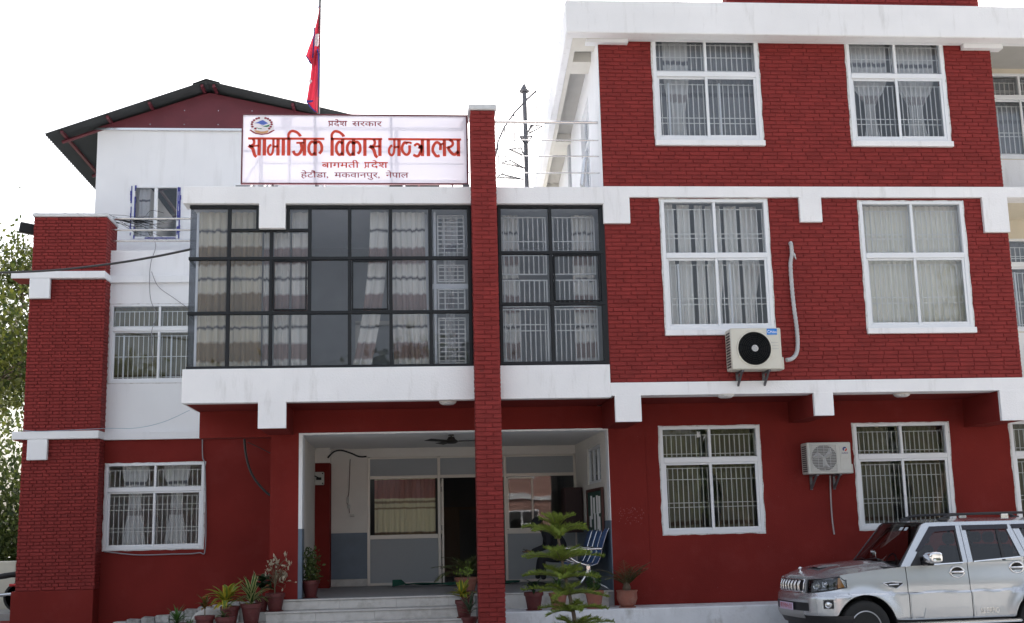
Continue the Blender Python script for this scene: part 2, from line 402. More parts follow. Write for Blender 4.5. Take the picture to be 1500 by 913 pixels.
# ---------------------------------------------------------------- window builder
def make_window(parent, x0, x1, z0, z1, Y, ztr, nbar=9, hz_top=(.30,.38), hz_low=(.12,.40,.46,), sill=False, reveal=True, frame=.055, stile=True,
                curt=None, glassm=None, lower=True, name='window', sash_depth=0, barm=None, label=None, half=False, mull=None):
    """aluminium window: outer frame (the part), then panes, sashes, grille, curtains as its pieces. Y = outer wall face"""
    glassm = glassm or m_glass; barm = barm or m_bar
    xm = mull if mull is not None else (x0+x1)/2; f = frame; yo, yi = Y-.012, Y+.10
    b = MB()
    b.cbox(x0, x0+f, yo, yi, z0, z1, .005); b.cbox(x1-f, x1, yo, yi, z0, z1, .005)
    b.cbox(x0+f, x1-f, yo, yi, z0, z0+f, .005); b.cbox(x0+f, x1-f, yo, yi, z1-f*.8, z1, .005)
    b.cbox(xm-.022, xm+.022, yo+.01, yi, ztr+.045, z1-f*.8, .004)
    if lower: b.cbox(x0+f, x1-f, yo-.004, yi, ztr-.045, ztr+.045, .006)
    w = b.build(name, m_alu, parent)
    if label: w['label'] = label
    if reveal:
        rnd = random.Random(int(x0*77)); b = MB(); e = .028
        def edge(p0, p1, horizontal):
            n = 16; a = []; c = []
            for i in range(n+1):
                t = i/n; q = p0+(p1-p0)*t; a.append(q); c.append(e*rnd.uniform(.45, 1.15))
            return a, c
        for side in range(4):
            if side < 2: a, c = edge(z0-.02, z1+.02, 0)
            else: a, c = edge(x0-.02, x1+.02, 1)
            P = []
            for q, d in zip(a, c):
                if side == 0: P.append([(x0+.003, Y-.004, q), (x0-d, Y-.004, q), (x0-d-.004, Y+.012, q)])
                if side == 1: P.append([(x1-.003, Y-.004, q), (x1+d, Y-.004, q), (x1+d+.004, Y+.012, q)])
                if side == 2: P.append([(q, Y-.006, z1-.003), (q, Y-.006, z1+d*.8), (q, Y+.012, z1+d*.8+.004)])
                if side == 3: P.append([(q, Y-.006, z0+.003), (q, Y-.006, z0-d*.8), (q, Y+.012, z0-d*.8-.004)])
            b.grid(P)
        b.build('plaster_reveal', m_plaster, w)
    if sill:
        b = MB(); b.cbox(x0-.025, x1+.03, Y-.055, Y+.02, z0-.095, z0-.002, .006); b.build('sill', m_white, w)
    # sashes of the lower pair, the left one on the outer track
    if lower:
        for k, (a, c, dy) in enumerate(((x0+f, xm+.028, .035), (xm-.028, x1-f, .012))):
            s = .042; b = MB(); ya, yb = yo+dy, yo+dy+.028; zb, zt = z0+f, ztr-.045
            b.cbox(a, a+s, ya, yb, zb, zt, .004); b.cbox(c-s, c, ya, yb, zb, zt, .004); b.cbox(a+s, c-s, ya, yb, zb, zb+s, .004); b.cbox(a+s, c-s, ya, yb, zt-s*.8, zt, .004)
            b.build('sash', m_alu, w)
            b = MB(); b.box(a+s-.003, c-s+.003, ya+.01, ya+.014, zb+s-.003, zt-s*.8+.003); b.build('pane', glassm, w)
    for (a, c) in ((x0+f, xm-.022), (xm+.022, x1-f)):
        b = MB(); b.box(a-.003, c+.003, yo+.045, yo+.049, ztr+.042, z1-f*.8+.003); b.build('pane', glassm, w)
        if not lower: b = MB(); b.box(a-.003, c+.003, yo+.045, yo+.049, z0+f-.003, ztr+.0); b.build('pane', glassm, w)
    # security grille behind the glass
    b = MB(); yg = Y+.13; r = .0065
    def vb(xx, za, zb): b.box(xx-r, xx+r, yg-r, yg+r, za, zb)
    def hb(zz, xa, xb): b.box(xa, xb, yg+r+.001, yg+r+.009, zz-r, zz+r)
    for (a, c) in ((x0+.03, xm-.01), (xm+.01, x1-.03)):
        n = nbar
        for i in range(n+1):
            q = a+(c-a)*(i+.3)/(n+.6)
            vb(q, ztr-.02, z1-.12); vb(q, z0+.02, ztr-.12)
        H = z1-ztr
        for t in hz_top: hb(ztr+H*t, a, c)
        hb(z1-.13, a, c)
        H = ztr-z0
        for t in hz_low: hb(z0+H*t, a, c)
        hb(ztr-.13, a, c)
    if nbar: b.build('security_grille', barm, w)
    if stile and lower:
        b = MB()
        for a in (x0+.25, xm+.22): b.box(a, a+.03, Y+.095, Y+.118, z0+f+.03, ztr-.12)
        b.build('inner_stile', m_alu, w)
    for k, c in enumerate(curt or ()):
        xa, xb = x0+(x1-x0)*c[0], x0+(x1-x0)*c[1]
        curtain(w, 'curtain', xa, xb, z0+.0, z1-.02, Y+.22+.03*k, c[2], tie=c[3] if len(c) > 3 else None, seed=k+int(x0*10), amp=.022)
    return w

# ---------------------------------------------------------------- ground
b = MB(); b.add([(-400,-200,0),(400,-200,0),(400,900,0),(-400,900,0)], [(0,1,2,3)])
m_ground = mat('paved_ground', (.34,.33,.31), .95, var=.2, vscale=.6, bump=.6, bscale=8)
tag(b.build('ground', m_ground), kind='structure')

YB, YR, YP, YG, YK = 18.5, 18.56, 18.22, 19.85, 23.9
B1T, B1B, B2T, B2B = 7.285, 7.105, 4.078, 3.872     # the two white floor bands
XL, XR = -3.40, 3.215                               # ends of the glazed bay
XE, XC = 14.0, 10.02                                # how far the right wing runs on, and its brick corner
bld = thing('office_building', 'red brick office building with white bands, glazed bay and recessed porch', 'building', (3.0, 20.0, 0))

# windows of the right wing: (x0,x1,z0,z1,transom)
W2 = [(4.145, 5.935, 8.085, 9.84, 9.24), (7.475, 9.17, 8.085, 9.84, 9.24)]
W1 = [(4.16, 5.93, 4.92, 7.075, 6.14), (7.49, 9.27, 4.92, 7.045, 6.13)]
W0 = [(4.245, 5.955, 1.70, 3.475, 2.915), (7.605, 9.28, 1.70, 3.475, 2.915), (10.39, 12.1, 1.70, 3.475, 2.915)]
store = []
# upper wall (second floor) and first floor wall of brick
wall('wall', XR+.01, XC, B1T, 9.86, YR+.008, YR+.26, [(a-.0, b_+.0, c, d+.1) for a, b_, c, d, e in W2], m_mortar, bld)
wall('wall', XR+.01, XC, B2T, B1B, YR+.008, YR+.26, [(a, b_, c, d) for a, b_, c, d, e in W1], m_mortar, bld)
STUBS_UP = [(XR-.01, 3.64, 6.667), (6.465, 6.835, 6.687), (9.595, 10.03, 6.509)]
hz = [(a-.03, b_+.03, c-.105, d+.1) for a, b_, c, d, e in W2]
brick_field(store, XR+.012, XC, B1T+.004, 9.85, YR-.004, hz, seed=3)
hz = [(a-.03, b_+.03, c-.105, d+.03) for a, b_, c, d, e in W1] + [(a, b_, c, 7.2) for a, b_, c in STUBS_UP]
brick_field(store, XR+.012, XC, B2T+.004, B1B-.004, YR-.004, hz, seed=4)
side = []
rnd = random.Random(5)
for (z0, z1) in ((B1T+.02, 9.82), (B2T+.02, B1B-.02)):        # brick edge round the right-hand corner
    z = z0
    while z < z1-.06:
        side.append((XC+.004, 1, YR+.0, YR+.22 if rnd.random() < .5 else YR+.12, z, z+.055)); z += .0668
# bands
b = MB(); b.cbox(XR, XE, YB+.0015, YR+.3, B1B, B1T, .004); b.build('floor_band', m_white, bld)
b = MB(); b.cbox(XR, XE, YB+.0015, YR+.3, B2B, B2T, .004); b.build('floor_band', m_white, bld)
for (a, c, d) in STUBS_UP: b = MB(); b.cbox(a, c, YB, YR+.1, d, B1B+.004, .0025); b.build('beam_end', m_white, bld)
# roof slab and brick parapet above it
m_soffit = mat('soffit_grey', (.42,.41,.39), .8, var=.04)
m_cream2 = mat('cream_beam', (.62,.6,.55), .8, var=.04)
SK = .056
def skew(b, y0=18.2):
    b.v = [(v[0]+SK*max(0, v[1]-y0), v[1], v[2]) for v in b.v]; return b
b = MB(); b.cbox(2.66, XE+.5, 18.2, 18.45, 9.80, 10.37, .015); b.build('roof_slab_edge', m_white, bld)
b = MB(); b.cbox(2.66, 2.78, 18.451, 30.5, 9.80, 10.37, .008); skew(b).build('roof_slab_edge', m_white, bld)
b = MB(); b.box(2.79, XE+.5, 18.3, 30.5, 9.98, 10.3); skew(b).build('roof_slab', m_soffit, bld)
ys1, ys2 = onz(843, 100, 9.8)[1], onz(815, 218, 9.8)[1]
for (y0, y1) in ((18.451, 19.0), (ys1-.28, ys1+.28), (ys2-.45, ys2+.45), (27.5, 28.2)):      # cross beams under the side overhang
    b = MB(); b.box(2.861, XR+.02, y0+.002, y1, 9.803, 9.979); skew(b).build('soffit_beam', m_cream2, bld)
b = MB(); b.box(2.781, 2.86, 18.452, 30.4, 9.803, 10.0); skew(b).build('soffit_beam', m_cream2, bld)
for (x0, x1, z) in ((3.02, 3.72, 9.74), (9.5, 10.2, 9.72)):
    b = MB(); b.box(x0, x1, 18.452, 18.62, z, 9.80); b.build('beam_pad', m_white2, bld)
b = MB(); b.box(3.26, XE, 18.452, 18.555, 9.803, 9.99); b.build('front_soffit', m_white2, bld)
wall('parapet', 5.42, 9.83, 10.37, 11.1, 18.431, 18.7, [], m_mortar, bld)
brick_field(store, 5.42, 9.83, 10.375, 10.95, 18.42, seed=6)
# side wall of the top floor with a door-height window, back wall
for (x0, x1, y0, y1, z0, z1) in ((XR, XR+.24, YR+.262, 20.2, B1T-.2, 9.979), (XR, XR+.24, 20.2, 21.7, 9.45, 9.979), (XR, XR+.24, 21.7, 30, B1T-.2, 9.979), (XR-.0, XR+.012, YR-.004, YR+.262, B1T+.002, 9.8)):
    b = MB(); b.box(x0, x1, y0, y1, z0, z1); skew(b, YR+.2).build('side_wall', m_white2, bld)
b = MB()
for y in (20.2, 20.95, 21.66): b.box(XR+.06, XR+.12, y, y+.05, B1T, 9.45)
for z in (7.3, 8.9, 9.40): b.box(XR+.07, XR+.11, 20.25, 21.66, z, z+.05)
w = skew(b, YR+.2).build('side_window', m_alu, bld)
b = MB(); b.box(XR+.085, XR+.09, 20.25, 21.66, 7.35, 9.42); skew(b, YR+.2).build('pane', m_glass, w)
b = MB(); b.box(XR+.5, XR+.55, 20.0, 22, 7.3, 9.9); b.build('curtain', m_cur_white, w)
# recessed far right wing beyond the brick corner
Wr = [(10.02, 11.6, AZ(1475, 233, 20.0), AZ(1470, 108, 20.0)), (10.45, 12.1, AZ(1490, 486, 20.0), AZ(1490, 350, 20.0))]
YQ = 20.0
hr = [(Wr[0][0]+.35, Wr[0][0]+2.2, Wr[0][2], Wr[0][3]), (Wr[1][0]+.18, Wr[1][0]+2.0, Wr[1][2], Wr[1][3])]
wall('recessed_wall', XC-.1, XE, B2T-.3, 10.02, YQ, YQ+.22, hr, m_cream, bld)
for (z0, z1) in ((B1T, Wr[0][2]-.02), (B2T, Wr[1][2]-.02)): b = MB(); b.box(XC+.02, XE, YQ-.012, YQ-.002, z0, z1); b.build('apron_wall', m_white, bld)
b = MB(); b.box(XC-.02, XC+.0, YR+.262, YQ, B2T, 9.86); b.build('return_wall', m_cream, bld)
for (z0, z1) in ((B1B, B1T-.05), (B2B+.001, B2T-.05)): b = MB(); b.box(XC, XE, YR+.301, YQ, z0, z1); b.build('balcony_slab', m_cream, bld)
for q in hr:
    make_window(bld, q[0], q[1], q[2], q[3], YQ, q[2]+(q[3]-q[2])*.72, nbar=9, curt=[(0, 1, m_cur_sheer)], reveal=False)
# windows
CW = [[(.12,.36,m_cur_lace,(.3,.6,'C')), (.02,.98,m_cur_sheer)], [(.06,.46,m_cur_lace,(.35,.22,'C')), (.52,.96,m_cur_lace,(.35,.3,'C'))]]
for i, (a, c, d, e, t) in enumerate(W2): make_window(bld, a, c, d, e+.1, YR, t, sill=True, curt=CW[i], hz_top=(.16,.50), hz_low=(.30,.38), stile=(i == 0))
CW = [[(.03,.14,m_cur_white), (.18,.30,m_cur_white), (.35,.43,m_cur_white), (.46,.60,m_cur_white,(.2,.8,'L')), (.64,.76,m_cur_white), (.80,.96,m_cur_white,(.2,.6,'L'))], [(.0,1,m_blind)]]
for i, (a, c, d, e, t) in enumerate(W1): make_window(bld, a, c, d, e, YR, t, sill=True, curt=CW[i], hz_top=(.34,.42), hz_low=(.36,.44), stile=(i == 0))
# ground floor: red plaster wall set back under the overhang
OX0, OX1, OZ1 = -1.745, 3.375, 3.475                      # porch opening
wall('plaster_wall', OX1, XE, .0, B2B+.1, YG, YG+.25, [(a, c, d, e) for a, c, d, e, t in W0], m_redwall, bld)
for i, (a, c, d, e, t) in enumerate(W0):
    make_window(bld, a, c, d, e, YG, t, hz_top=(.10,.2), hz_low=(.36,.42,.74), stile=False, barm=mat('grille_bar_grey', (.6,.6,.55), .5) if i == 0 else MATS['grille_bar_grey'],
                curt=[(.0,.42,m_cur_olive), (.5,.95,m_cur_olive,(.4,.7,'R'))])
b = MB(); b.box(OX1+.003, OX1+.42, YG-.008, YG+.01, .62, 1.04); b.box(4.0, 4.004, YG-.006, YG, 1.2, 3.4); b.build('plaster_patch', m_redwall, bld)
b = MB(); rr = random.Random(61)
for k in range(70):
    x, z = at(905+rr.random()*38, 744+rr.random()*24, YG); b.box(x, x+rr.uniform(.004,.02), YG-.003, YG+.001, z, z+rr.uniform(.003,.012))
for k in range(26):
    x, z = at(rr.uniform(900,1240), rr.uniform(640,870), YG); b.box(x, x+rr.uniform(.004,.012), YG-.003, YG+.001, z, z+rr.uniform(.004,.01))
tag(b.build('paint_scuff', m_scuff, bld), kind='stuff')
b = MB(); b.box(XR-.01, XE, YR+.301, YG+.1, B2B-.001, B2B+.0-.0005); b.build('soffit', m_redwall, bld)
b = MB(); b.box(XL+.03, XR-.012, YR+.15, YG+.1, 3.848, 3.95); b.build('soffit', m_redwall, bld)
G = [(3.275, 3.69, 3.46), (6.485, 6.80, 3.51), (9.575, 10.0, 3.385), (-2.25, -1.825, 3.447)]
for k, (a, c, d) in enumerate(G):
    top = B2B-.002 if k < 3 else 3.84
    b = MB(); b.cbox(a, c, YB-.001, YB+.07, d, top+.006, .0025); b.build('beam_end', m_white, bld)
    b = MB(); b.box(a+.006, c-.012, YB+.071, YG-.002, d+.004, top); b.build('ceiling_beam', m_redwall, bld)
# centre: beam over the porch, column, opening lining
b = MB(); b.box(-3.35, OX1-.001, YG, YG+.3, OZ1+.0, 3.848); b.box(-3.35, -2.2, YG, YG+.3, 3.42, OZ1-.001); b.build('porch_beam', m_redwall, bld)
b = MB(); b.box(-2.2, OX0-.002, YG+.001, YG+.4, 0, OZ1-.001); b.build('porch_column', m_redwall, bld)
b = MB(); b.box(OX0, OX0+.06, YG-.006, YG+.42, 1.93, OZ1-.03); b.box(OX0, OX1-.0, YG-.006, YG+.4, OZ1-.03, OZ1-.002); b.build('opening_lining', m_white2, bld)
b = MB(); b.box(OX0, OX0+.062, YG-.004, YG+.421, .83, 1.93); b.build('opening_lining', m_dado, bld)
# apron under the bay (two lengths either side of the pillar), top fascia, stub
for (a, c) in ((XL+.0, 1.12), (1.40, XR-.001)):
    b = MB(); b.cbox(a, c, YB+.001, YB+.2, 3.846, 4.37, .005); b.build('bay_apron', m_white, bld)
    b = MB(); b.cbox(a-(.05 if a < 0 else 0), c, YB-.03, YB+.35, 6.985, 7.262, .005); b.build('bay_fascia', m_white, bld)
b = MB(); b.box(XL+.02, XR-.002, YB+.2, 25.0, 6.99, 7.2); b.build('terrace_slab', m_white2, bld)
b = MB(); b.cbox(-2.275, -1.865, YB-.0315, YB+.12, 6.585, 6.99, .0025); b.build('beam_end', m_white, bld)
b = MB(); b.box(XL+.01, XR-.002, YB+.202, 25.0, 3.96, 4.30); b.box(XL, XL+.2, YB+.202, YG, 3.85, 4.37); b.build('bay_floor', m_white2, bld)

# ---- the glazed bay
YV = YB+.07
def bay(name, xs, zs, extra=(), casement=()):
    """xs, zs: mullion and transom centres"""
    b = MB(); w = .028
    for i, x in enumerate(xs):
        z1 = zs[-1]
        b.cbox(x-w, x+w, YV, YV+.09, zs[0]-.02, z1+.02, .004)
    for z in zs: b.cbox(xs[0]-w, xs[-1]+w, YV-.008, YV+.082, z-.022, z+.022, .004)
    return b
zs = [4.40, 5.14, 5.98, 6.95]
zs = [4.395, AZ(570, 457, YV), AZ(570, 378, YV), 6.955]
xl = [AX(334, 420, YV), AX(396, 460, YV), AX(453, 420, YV), AX(512, 420, YV), AX(572.5, 420, YV), AX(631, 420, YV), 1.03]
w = .026
bay_l = MB()
xs0 = XL+.06
for i, x in enumerate(xl):
    top = zs[-1]+.02 if i != 1 else AZ(396, 337, YV)
    bay_l.cbox(x-w, x+w, YV, YV+.09, zs[0], top, .004)
for z in zs: bay_l.cbox(xs0-.02, xl[-1]+w, YV-.008, YV+.082, z-.024, z+.024, .004)
zx = AZ(396, 337, YV); bay_l.cbox(xl[0], xl[2], YV-.006, YV+.08, zx-.02, zx+.02, .004)
bay_l.cbox(-2.33, -2.28, YV, YV+.08, zx, zs[-1], .004); bay_l.cbox(-1.86, -1.81, YV, YV+.08, zx, zs[-1], .004)
bl = bay_l.build('bay_glazing', m_black, bld); bl['label'] = 'wide black framed glazing of seven bays left of the brick pillar'
cols = [xs0] + xl
for i in range(len(cols)-1):
    for j in range(3):
        a, c, d, e = cols[i]+.0, cols[i+1], zs[j], zs[j+1]
        b = MB()
        if j == 2 and i == 1:
            b.box(a, -2.3, YV+.04, YV+.045, zx, e); b.build('pane', m_bayglass, bl); b = MB(); b.box(a, c, YV+.04, YV+.045, d, zx)
        elif j == 2 and i == 2:
            b.box(-1.84, c, YV+.04, YV+.045, zx, e); b.build('pane', m_bayglass, bl); b = MB(); b.box(a, c, YV+.04, YV+.045, d, zx)
        else: b.box(a, c, YV+.04, YV+.045, d, e)
        b.build('pane', m_bayglass, bl)
def casement(parent, a, c, d, e):
    b = MB(); s = .022; a += .035; c -= .04; d += .035; e -= .035; y0, y1 = YV-.02, YV+.02
    b.cbox(a, a+s, y0, y1, d, e, .006); b.cbox(c-s, c, y0, y1, d, e, .006); b.cbox(a+s, c-s, y0, y1, d, d+s, .006); b.cbox(a+s, c-s, y0, y1, e-s, e, .006)
    b.build('casement', m_black, parent)
casement(bl, cols[2], cols[3], zs[1], zs[2]); casement(bl, cols[4], cols[5], zs[1], zs[2])
# butt-jointed glass return at the left end and its white post
b = MB(); b.box(XL+.05, XL+.055, YV+.03, YG+3.5, 4.37, 6.98); b.build('pane', m_bayglass, bl)
b = MB(); b.box(XL+.13, XL+.165, YV+.14, YV+.175, 4.37, 6.9); b.build('post', m_alu, bl)
for z in zs[1:3]:
    b = MB(); b.box(XL+.04, XL+.07, YV+.085, YG+.5, z-.02, z+.02); b.build('transom', m_black, bl)
# right part of the bay
xr = [1.52, AX(808.5, 420, YV), 3.165]; zr = [4.415, AZ(808, 445, YV), AZ(808, 370, YV), 6.965]
b = MB()
for x in xr: b.cbox(x-w, x+w, YV, YV+.09, zr[0], zr[-1], .004)
for z in zr: b.cbox(xr[0]-w, xr[-1]+w, YV-.008, YV+.082, z-.024, z+.024, .004)
br = b.build('bay_glazing', m_black, bld); br['label'] = 'narrow black framed glazing of two bays right of the brick pillar'
for i in range(2):
    for j in range(3):
        b = MB(); b.box(xr[i], xr[i+1], YV+.04, YV+.045, zr[j], zr[j+1]); b.build('pane', m_bayglass, br)
casement(br, xr[1], xr[2], zr[1], zr[2])
for (x0, x1, y0, y1) in ((xr[-1]+.02, XR+.012, YV, YV+.3), (1.40, 1.50, YV+.02, YV+.1), (1.05, 1.13, YV+.02, YV+.1)): b = MB(); b.box(x0, x1, y0, y1, 4.37, 6.984); b.build('bay_jamb', m_black, bld)
# bars of the right part
def grille(parent, x0, x1, z0, z1, y, nv=0, nh=0, hs=(), r=.008, frame=True):
    b = MB()
    for i in range(nv):
        q = x0+(x1-x0)*(i+.5)/nv; b.box(q-r, q+r, y-r, y+r, z0, z1)
    for i in range(nh):
        q = z0+(z1-z0)*(i+.5)/nh; b.box(x0, x1, y-r*2.1, y-r*1.1, q-r, q+r)
    for z in hs: b.box(x0, x1, y-r*2.1, y-r*1.1, z-r, z+r)
    if frame:
        for q in (x0, x1): b.box(q-r*1.4, q+r*1.4, y-r*2.4, y+r*1.5, z0, z1)
        for z in (z0, z1): b.box(x0-r, x1+r, y-r*2.6, y+r*1.6, z-r*1.2, z+r*1.2)
    return b.build('security_grille', m_bar, parent)
yb_ = YV+.35
for (a, c) in ((xr[0]+.05, xr[1]-.04), (xr[1]+.05, xr[2]-.06)):
    grille(br, a, c, zr[2]+.04, zr[3]-.1, yb_, nv=9, hs=(zr[2]+.10, zr[2]+.26))
    grille(br, a, c, zr[1]+.55, zr[2]+.03, yb_, nv=9); grille(br, a, c, zr[1]+.02, zr[1]+.45, yb_, nv=9)
    grille(br, a, c, zr[0]+.05, zr[1]-.03, yb_, nv=9, hs=(zr[1]-.28, zr[1]-.38))
for (a, c) in ((xl[5]+.13, xl[6]-.07),):
    grille(bl, a, c, zs[2]+.05, zs[3]-.06, yb_, nh=10, nv=2); grille(bl, a, c, zs[1]+.55, zs[2]-.05, yb_, nh=4, nv=2); grille(bl, a, c, zs[1]+.05, zs[1]+.42, yb_, nh=4, nv=2); grille(bl, a, c, zs[0]+.08, zs[1]-.05, yb_, nh=10, nv=2)
b = MB(); b.box(xl[5]+.06, xl[5]+.10, yb_-.04, yb_+.06, zs[0], zs[3]); b.box(xl[4]+.52, xl[4]+.60, yb_+.12, yb_+.2, zs[0]-.1, zs[3]); b.box(xl[5]+.02, xl[6], yb_+.02, yb_+.06, zs[1]+.44, zs[1]+.52); b.build('inner_frame', m_alu, bl)
# curtains in the bay
cz0, cz1 = zs[0]-.06, zs[3]-.02
yc = YV+.26
def seg(k, x0, x1, m, tie=None, slant=0, parent=None, y=yc):
    curtain(parent or bl, 'curtain', x0, x1, cz0, cz1, y, m, tie=tie, seed=k, slant=slant, amp=.045)
seg(1, xs0+.05, xl[0]-.05, m_cur_yel); seg(2, xl[0]+.0, xl[1]-.17, m_cur_yel); seg(3, xl[1]-.15, xl[1]-.0, m_cur_bay, y=yc+.05)
seg(4, xl[1]+.02, xl[1]+.27, m_cur_bay, tie=(.3,.9,'C')); seg(5, xl[1]+.3, xl[2]-.0, m_cur_bay)
seg(6, xl[4]-.33, xl[4]-.04, m_cur_bay, slant=-.3); seg(7, xl[4]+.0, xl[5]-.08, m_cur_bay, slant=.05)
seg(8, xl[5]+.2, xl[6]-.18, m_cur_lace, tie=(.55,.55,'C'), y=yb_+.12)
seg(9, xr[0]+.02, xr[0]+.34, m_cur_bay, parent=br, y=yb_+.1); seg(10, xr[2]-.42, xr[2]-.05, m_cur_bay, parent=br, y=yb_+.1)
# room behind the bay
b = MB(); b.box(XL+.1, XR-.05, 21.6, 21.8, 4.3, 6.99); b.box(XL+.06, XL+.1, YG+.05, 21.6, 4.3, 6.99); b.box(1.2, 1.32, YG+.4, 21.6, 4.3, 6.99); b.build('inner_wall', m_int, bld)
b = MB(); b.box(-.9, -.82, 21.5, 21.6, 4.3, 5.6); b.box(-.2, -.12, 21.5, 21.6, 4.3, 5.6); b.box(-.9, -.12, 21.5, 21.6, 5.55, 5.62); b.build('inner_door_frame', m_alugrey, bld)

rr = random.Random(15); b = MB(); x, z = at(1022, 637, YG+.03); b.add([(x-.02, YG+.03, z-.05), (x+.05, YG+.03, z-.03), (x+.03, YG+.03, z+.01), (x+.05, YG+.03, z+.05), (x+.01, YG+.03, z+.04), (x-.01, YG+.03, z+.07), (x-.015, YG+.03, z+.01)], [tuple(range(7))]); b.add([(x+.08, YG+.03, z-.12), (x+.10, YG+.03, z-.08), (x+.13, YG+.03, z-.03), (x+.10, YG+.03, z-.04)], [(0,1,2,3)])
b.build('paper_scrap', m_plaster, bld)
# ---- free-standing brick pillar
PX0, PX1 = 1.065, 1.455
b = MB(); b.box(PX0+.008, PX1-.008, YP+.011, YB+.25, 0, 8.46); pil = b.build('brick_pillar', m_mortar, bld); pil['label'] = 'slim full-height brick pillar in front of the glazed bay'
brick_field(store, PX0, PX1, .02, 8.46, YP, h=.0688, L=.262, bond='pillar', parent=pil, seed=9)
for sgn, X in ((-1, PX0-.004), (1, PX1+.004)):
    for k in range(122):
        z = .02+k*.0688
        if k % 2: side.append((X, sgn, YP+.005, YP+.12, z+.006, z+.062)); side.append((X, sgn, YP+.13, YP+.27, z+.006, z+.062))
        else: side.append((X, sgn, YP+.005, YP+.24, z+.006, z+.062))
b = MB(); b.cbox(PX0-.03, PX1+.03, YP-.03, YB+.3, 8.462, 8.555, .012); b.build('cap', m_cap, pil)
finish_bricks(store, bld, side)

# ---- rooms (closed, so the inside is dark)
b = MB()
for (x0, x1, y0, y1, z0, z1) in ((3.3, XE, YR+.33, 26, B1T-.15, B1T-.02), (3.6, XE, YG+.26, 26, B2T-.2, B2T-.02), (3.6, XE, YG+.26, 26, .4, .6), (3.46, XE, 24, 24.2, .6, 10.0), (XE-.2, XE, YG+.3, 24, .6, 10.0),
                                 (6.5, 6.62, YR+.5, 24, 4.06, 9.98), (6.5, 6.62, YG+.27, 24, .6, 3.8), (3.3, 3.42, YR+.5, 24, 3.95, 7.0)):
    b.box(x0, x1, y0, y1, z0, z1)
b.build('inside_walls', m_int, bld)

# ---- porch
FZ = .822
b = MB(); b.box(OX0-.25, OX1+.0, YG+.0, YK+4, .3, FZ); b.build('porch_floor', m_floor, bld)
b = MB(); b.box(OX0-.2, OX1+.05, YG+.41, YK+4, OZ1-.002, OZ1+.12); b.build('porch_ceiling', m_ceil, bld)
WZ0, WZ1 = 2.52, 3.3
# right side wall of the porch with a window (a wall running in depth)
b = MB()
wy0, wz0 = onx(862, 694, OX1); wy1, wz1 = onx(879, 668, OX1)
WY0, WY1 = 20.75, 22.3; WZ0, WZ1 = 2.62, 3.28
for (y0, y1, z0, z1) in ((YG+.0, WY0, 1.95, OZ1), (WY1, YK+.1, 1.95, OZ1), (WY0, WY1, 1.95, WZ0), (WY0, WY1, WZ1, OZ1)):
    b.box(OX1+.0, OX1+.23, y0+.251 if y0 == YG else y0, y1, z0, z1)
b.build('porch_side_wall', m_grey, bld)
b = MB(); b.box(OX1-.012, OX1+.23, YG+.001, YG+.25, 1.95, OZ1); b.build('opening_lining', m_white2, bld)
b = MB(); b.box(OX1-.014, OX1+.23, YG+.001, YK+.1, .6, 1.95); b.build('dado', m_dado, bld)
b = MB()
for y in (WY0, WY0+.5, WY0+1.0, WY1-.05): b.box(OX1+.03, OX1+.08, y, y+.05, WZ0, WZ1)
for z in (WZ0, WZ1-.05): b.box(OX1+.03, OX1+.075, WY0+.05, WY1-.05, z, z+.05)
w = b.build('side_window', m_alu, bld); b = MB(); b.box(OX1+.05, OX1+.055, WY0+.02, WY1-.02, WZ0+.02, WZ1-.02); b.build('pane', m_glass, w)
xa_hd = AX(538, 760, YK)+.002
# left: red pier facing the front, white back wall with dado
b = MB(); b.box(OX0-.3, AX(483, 760, YK-.5), YK-.5, YK+.1, FZ, 3.18); b.build('red_pier', m_redwall, bld)
b = MB(); b.box(xa_hd, 3.5, YK-.04, YK+.2, 3.302, OZ1-.004); b.build('partition_header', m_grey, bld)
b = MB(); b.box(OX0-.3, OX0-.002, YG+.42, YK-.5, FZ, OZ1-.004); b.box(OX0-.3, AX(483, 760, YK-.5), YK-.5, YK+.1, 3.182, OZ1-.004); b.build('porch_side_wall', m_grey, bld)
xa, xb = AX(483, 760, YK-.5), AX(538, 760, YK)
b = MB(); b.box(xa, xb, YK-.02, YK+.2, 1.84, OZ1-.004); b.build('porch_back_wall', m_grey, bld)
b = MB(); b.box(xa, xb, YK-.024, YK+.2, FZ, 1.84); b.build('dado', m_dado, bld)
b = MB(); b.cbox(xa-.7, xb, YK-.08, YK-.026, FZ+.001, FZ+.14, .01); b.build('marble_skirting', m_marble, bld)
# glazed partition
px = [xb+.0, AX(645, 760, YK), AX(697, 760, YK)+.5, AX(741, 760, YK), AX(846, 760, YK)]
zt, zr_, zm = 3.29, 2.90, 1.745; zmr = 1.79
b = MB(); f = .028
for x in (px[0]+f, px[1]-.02, px[3]-.0, px[4]-f): b.cbox(x-f, x+f, YK-.03, YK+.03, FZ, zt, .004)
for (a, c) in ((px[0]+2*f, px[1]-.05), (px[1]+.01, px[3]-.03), (px[3]+.03, px[4]-2*f)):
    b.cbox(a, c, YK-.026, YK+.026, zt-.03, zt+.01, .003); b.cbox(a, c, YK-.026, YK+.026, zr_-.03, zr_+.03, .003)
b.cbox(px[0]+2*f, px[1]-.05, YK-.026, YK+.026, zm-.04, zm+.04, .003); b.cbox(px[3]+.03, px[4]-2*f, YK-.026, YK+.026, zmr-.04, zmr+.04, .003)
b.cbox(px[0]+2*f, px[1]-.05, YK-.026, YK+.026, FZ, FZ+.05, .003); b.cbox(px[3]+.03, px[4]-2*f, YK-.026, YK+.026, FZ, FZ+.05, .003)
part = b.build('entrance_partition', m_alugrey, bld)
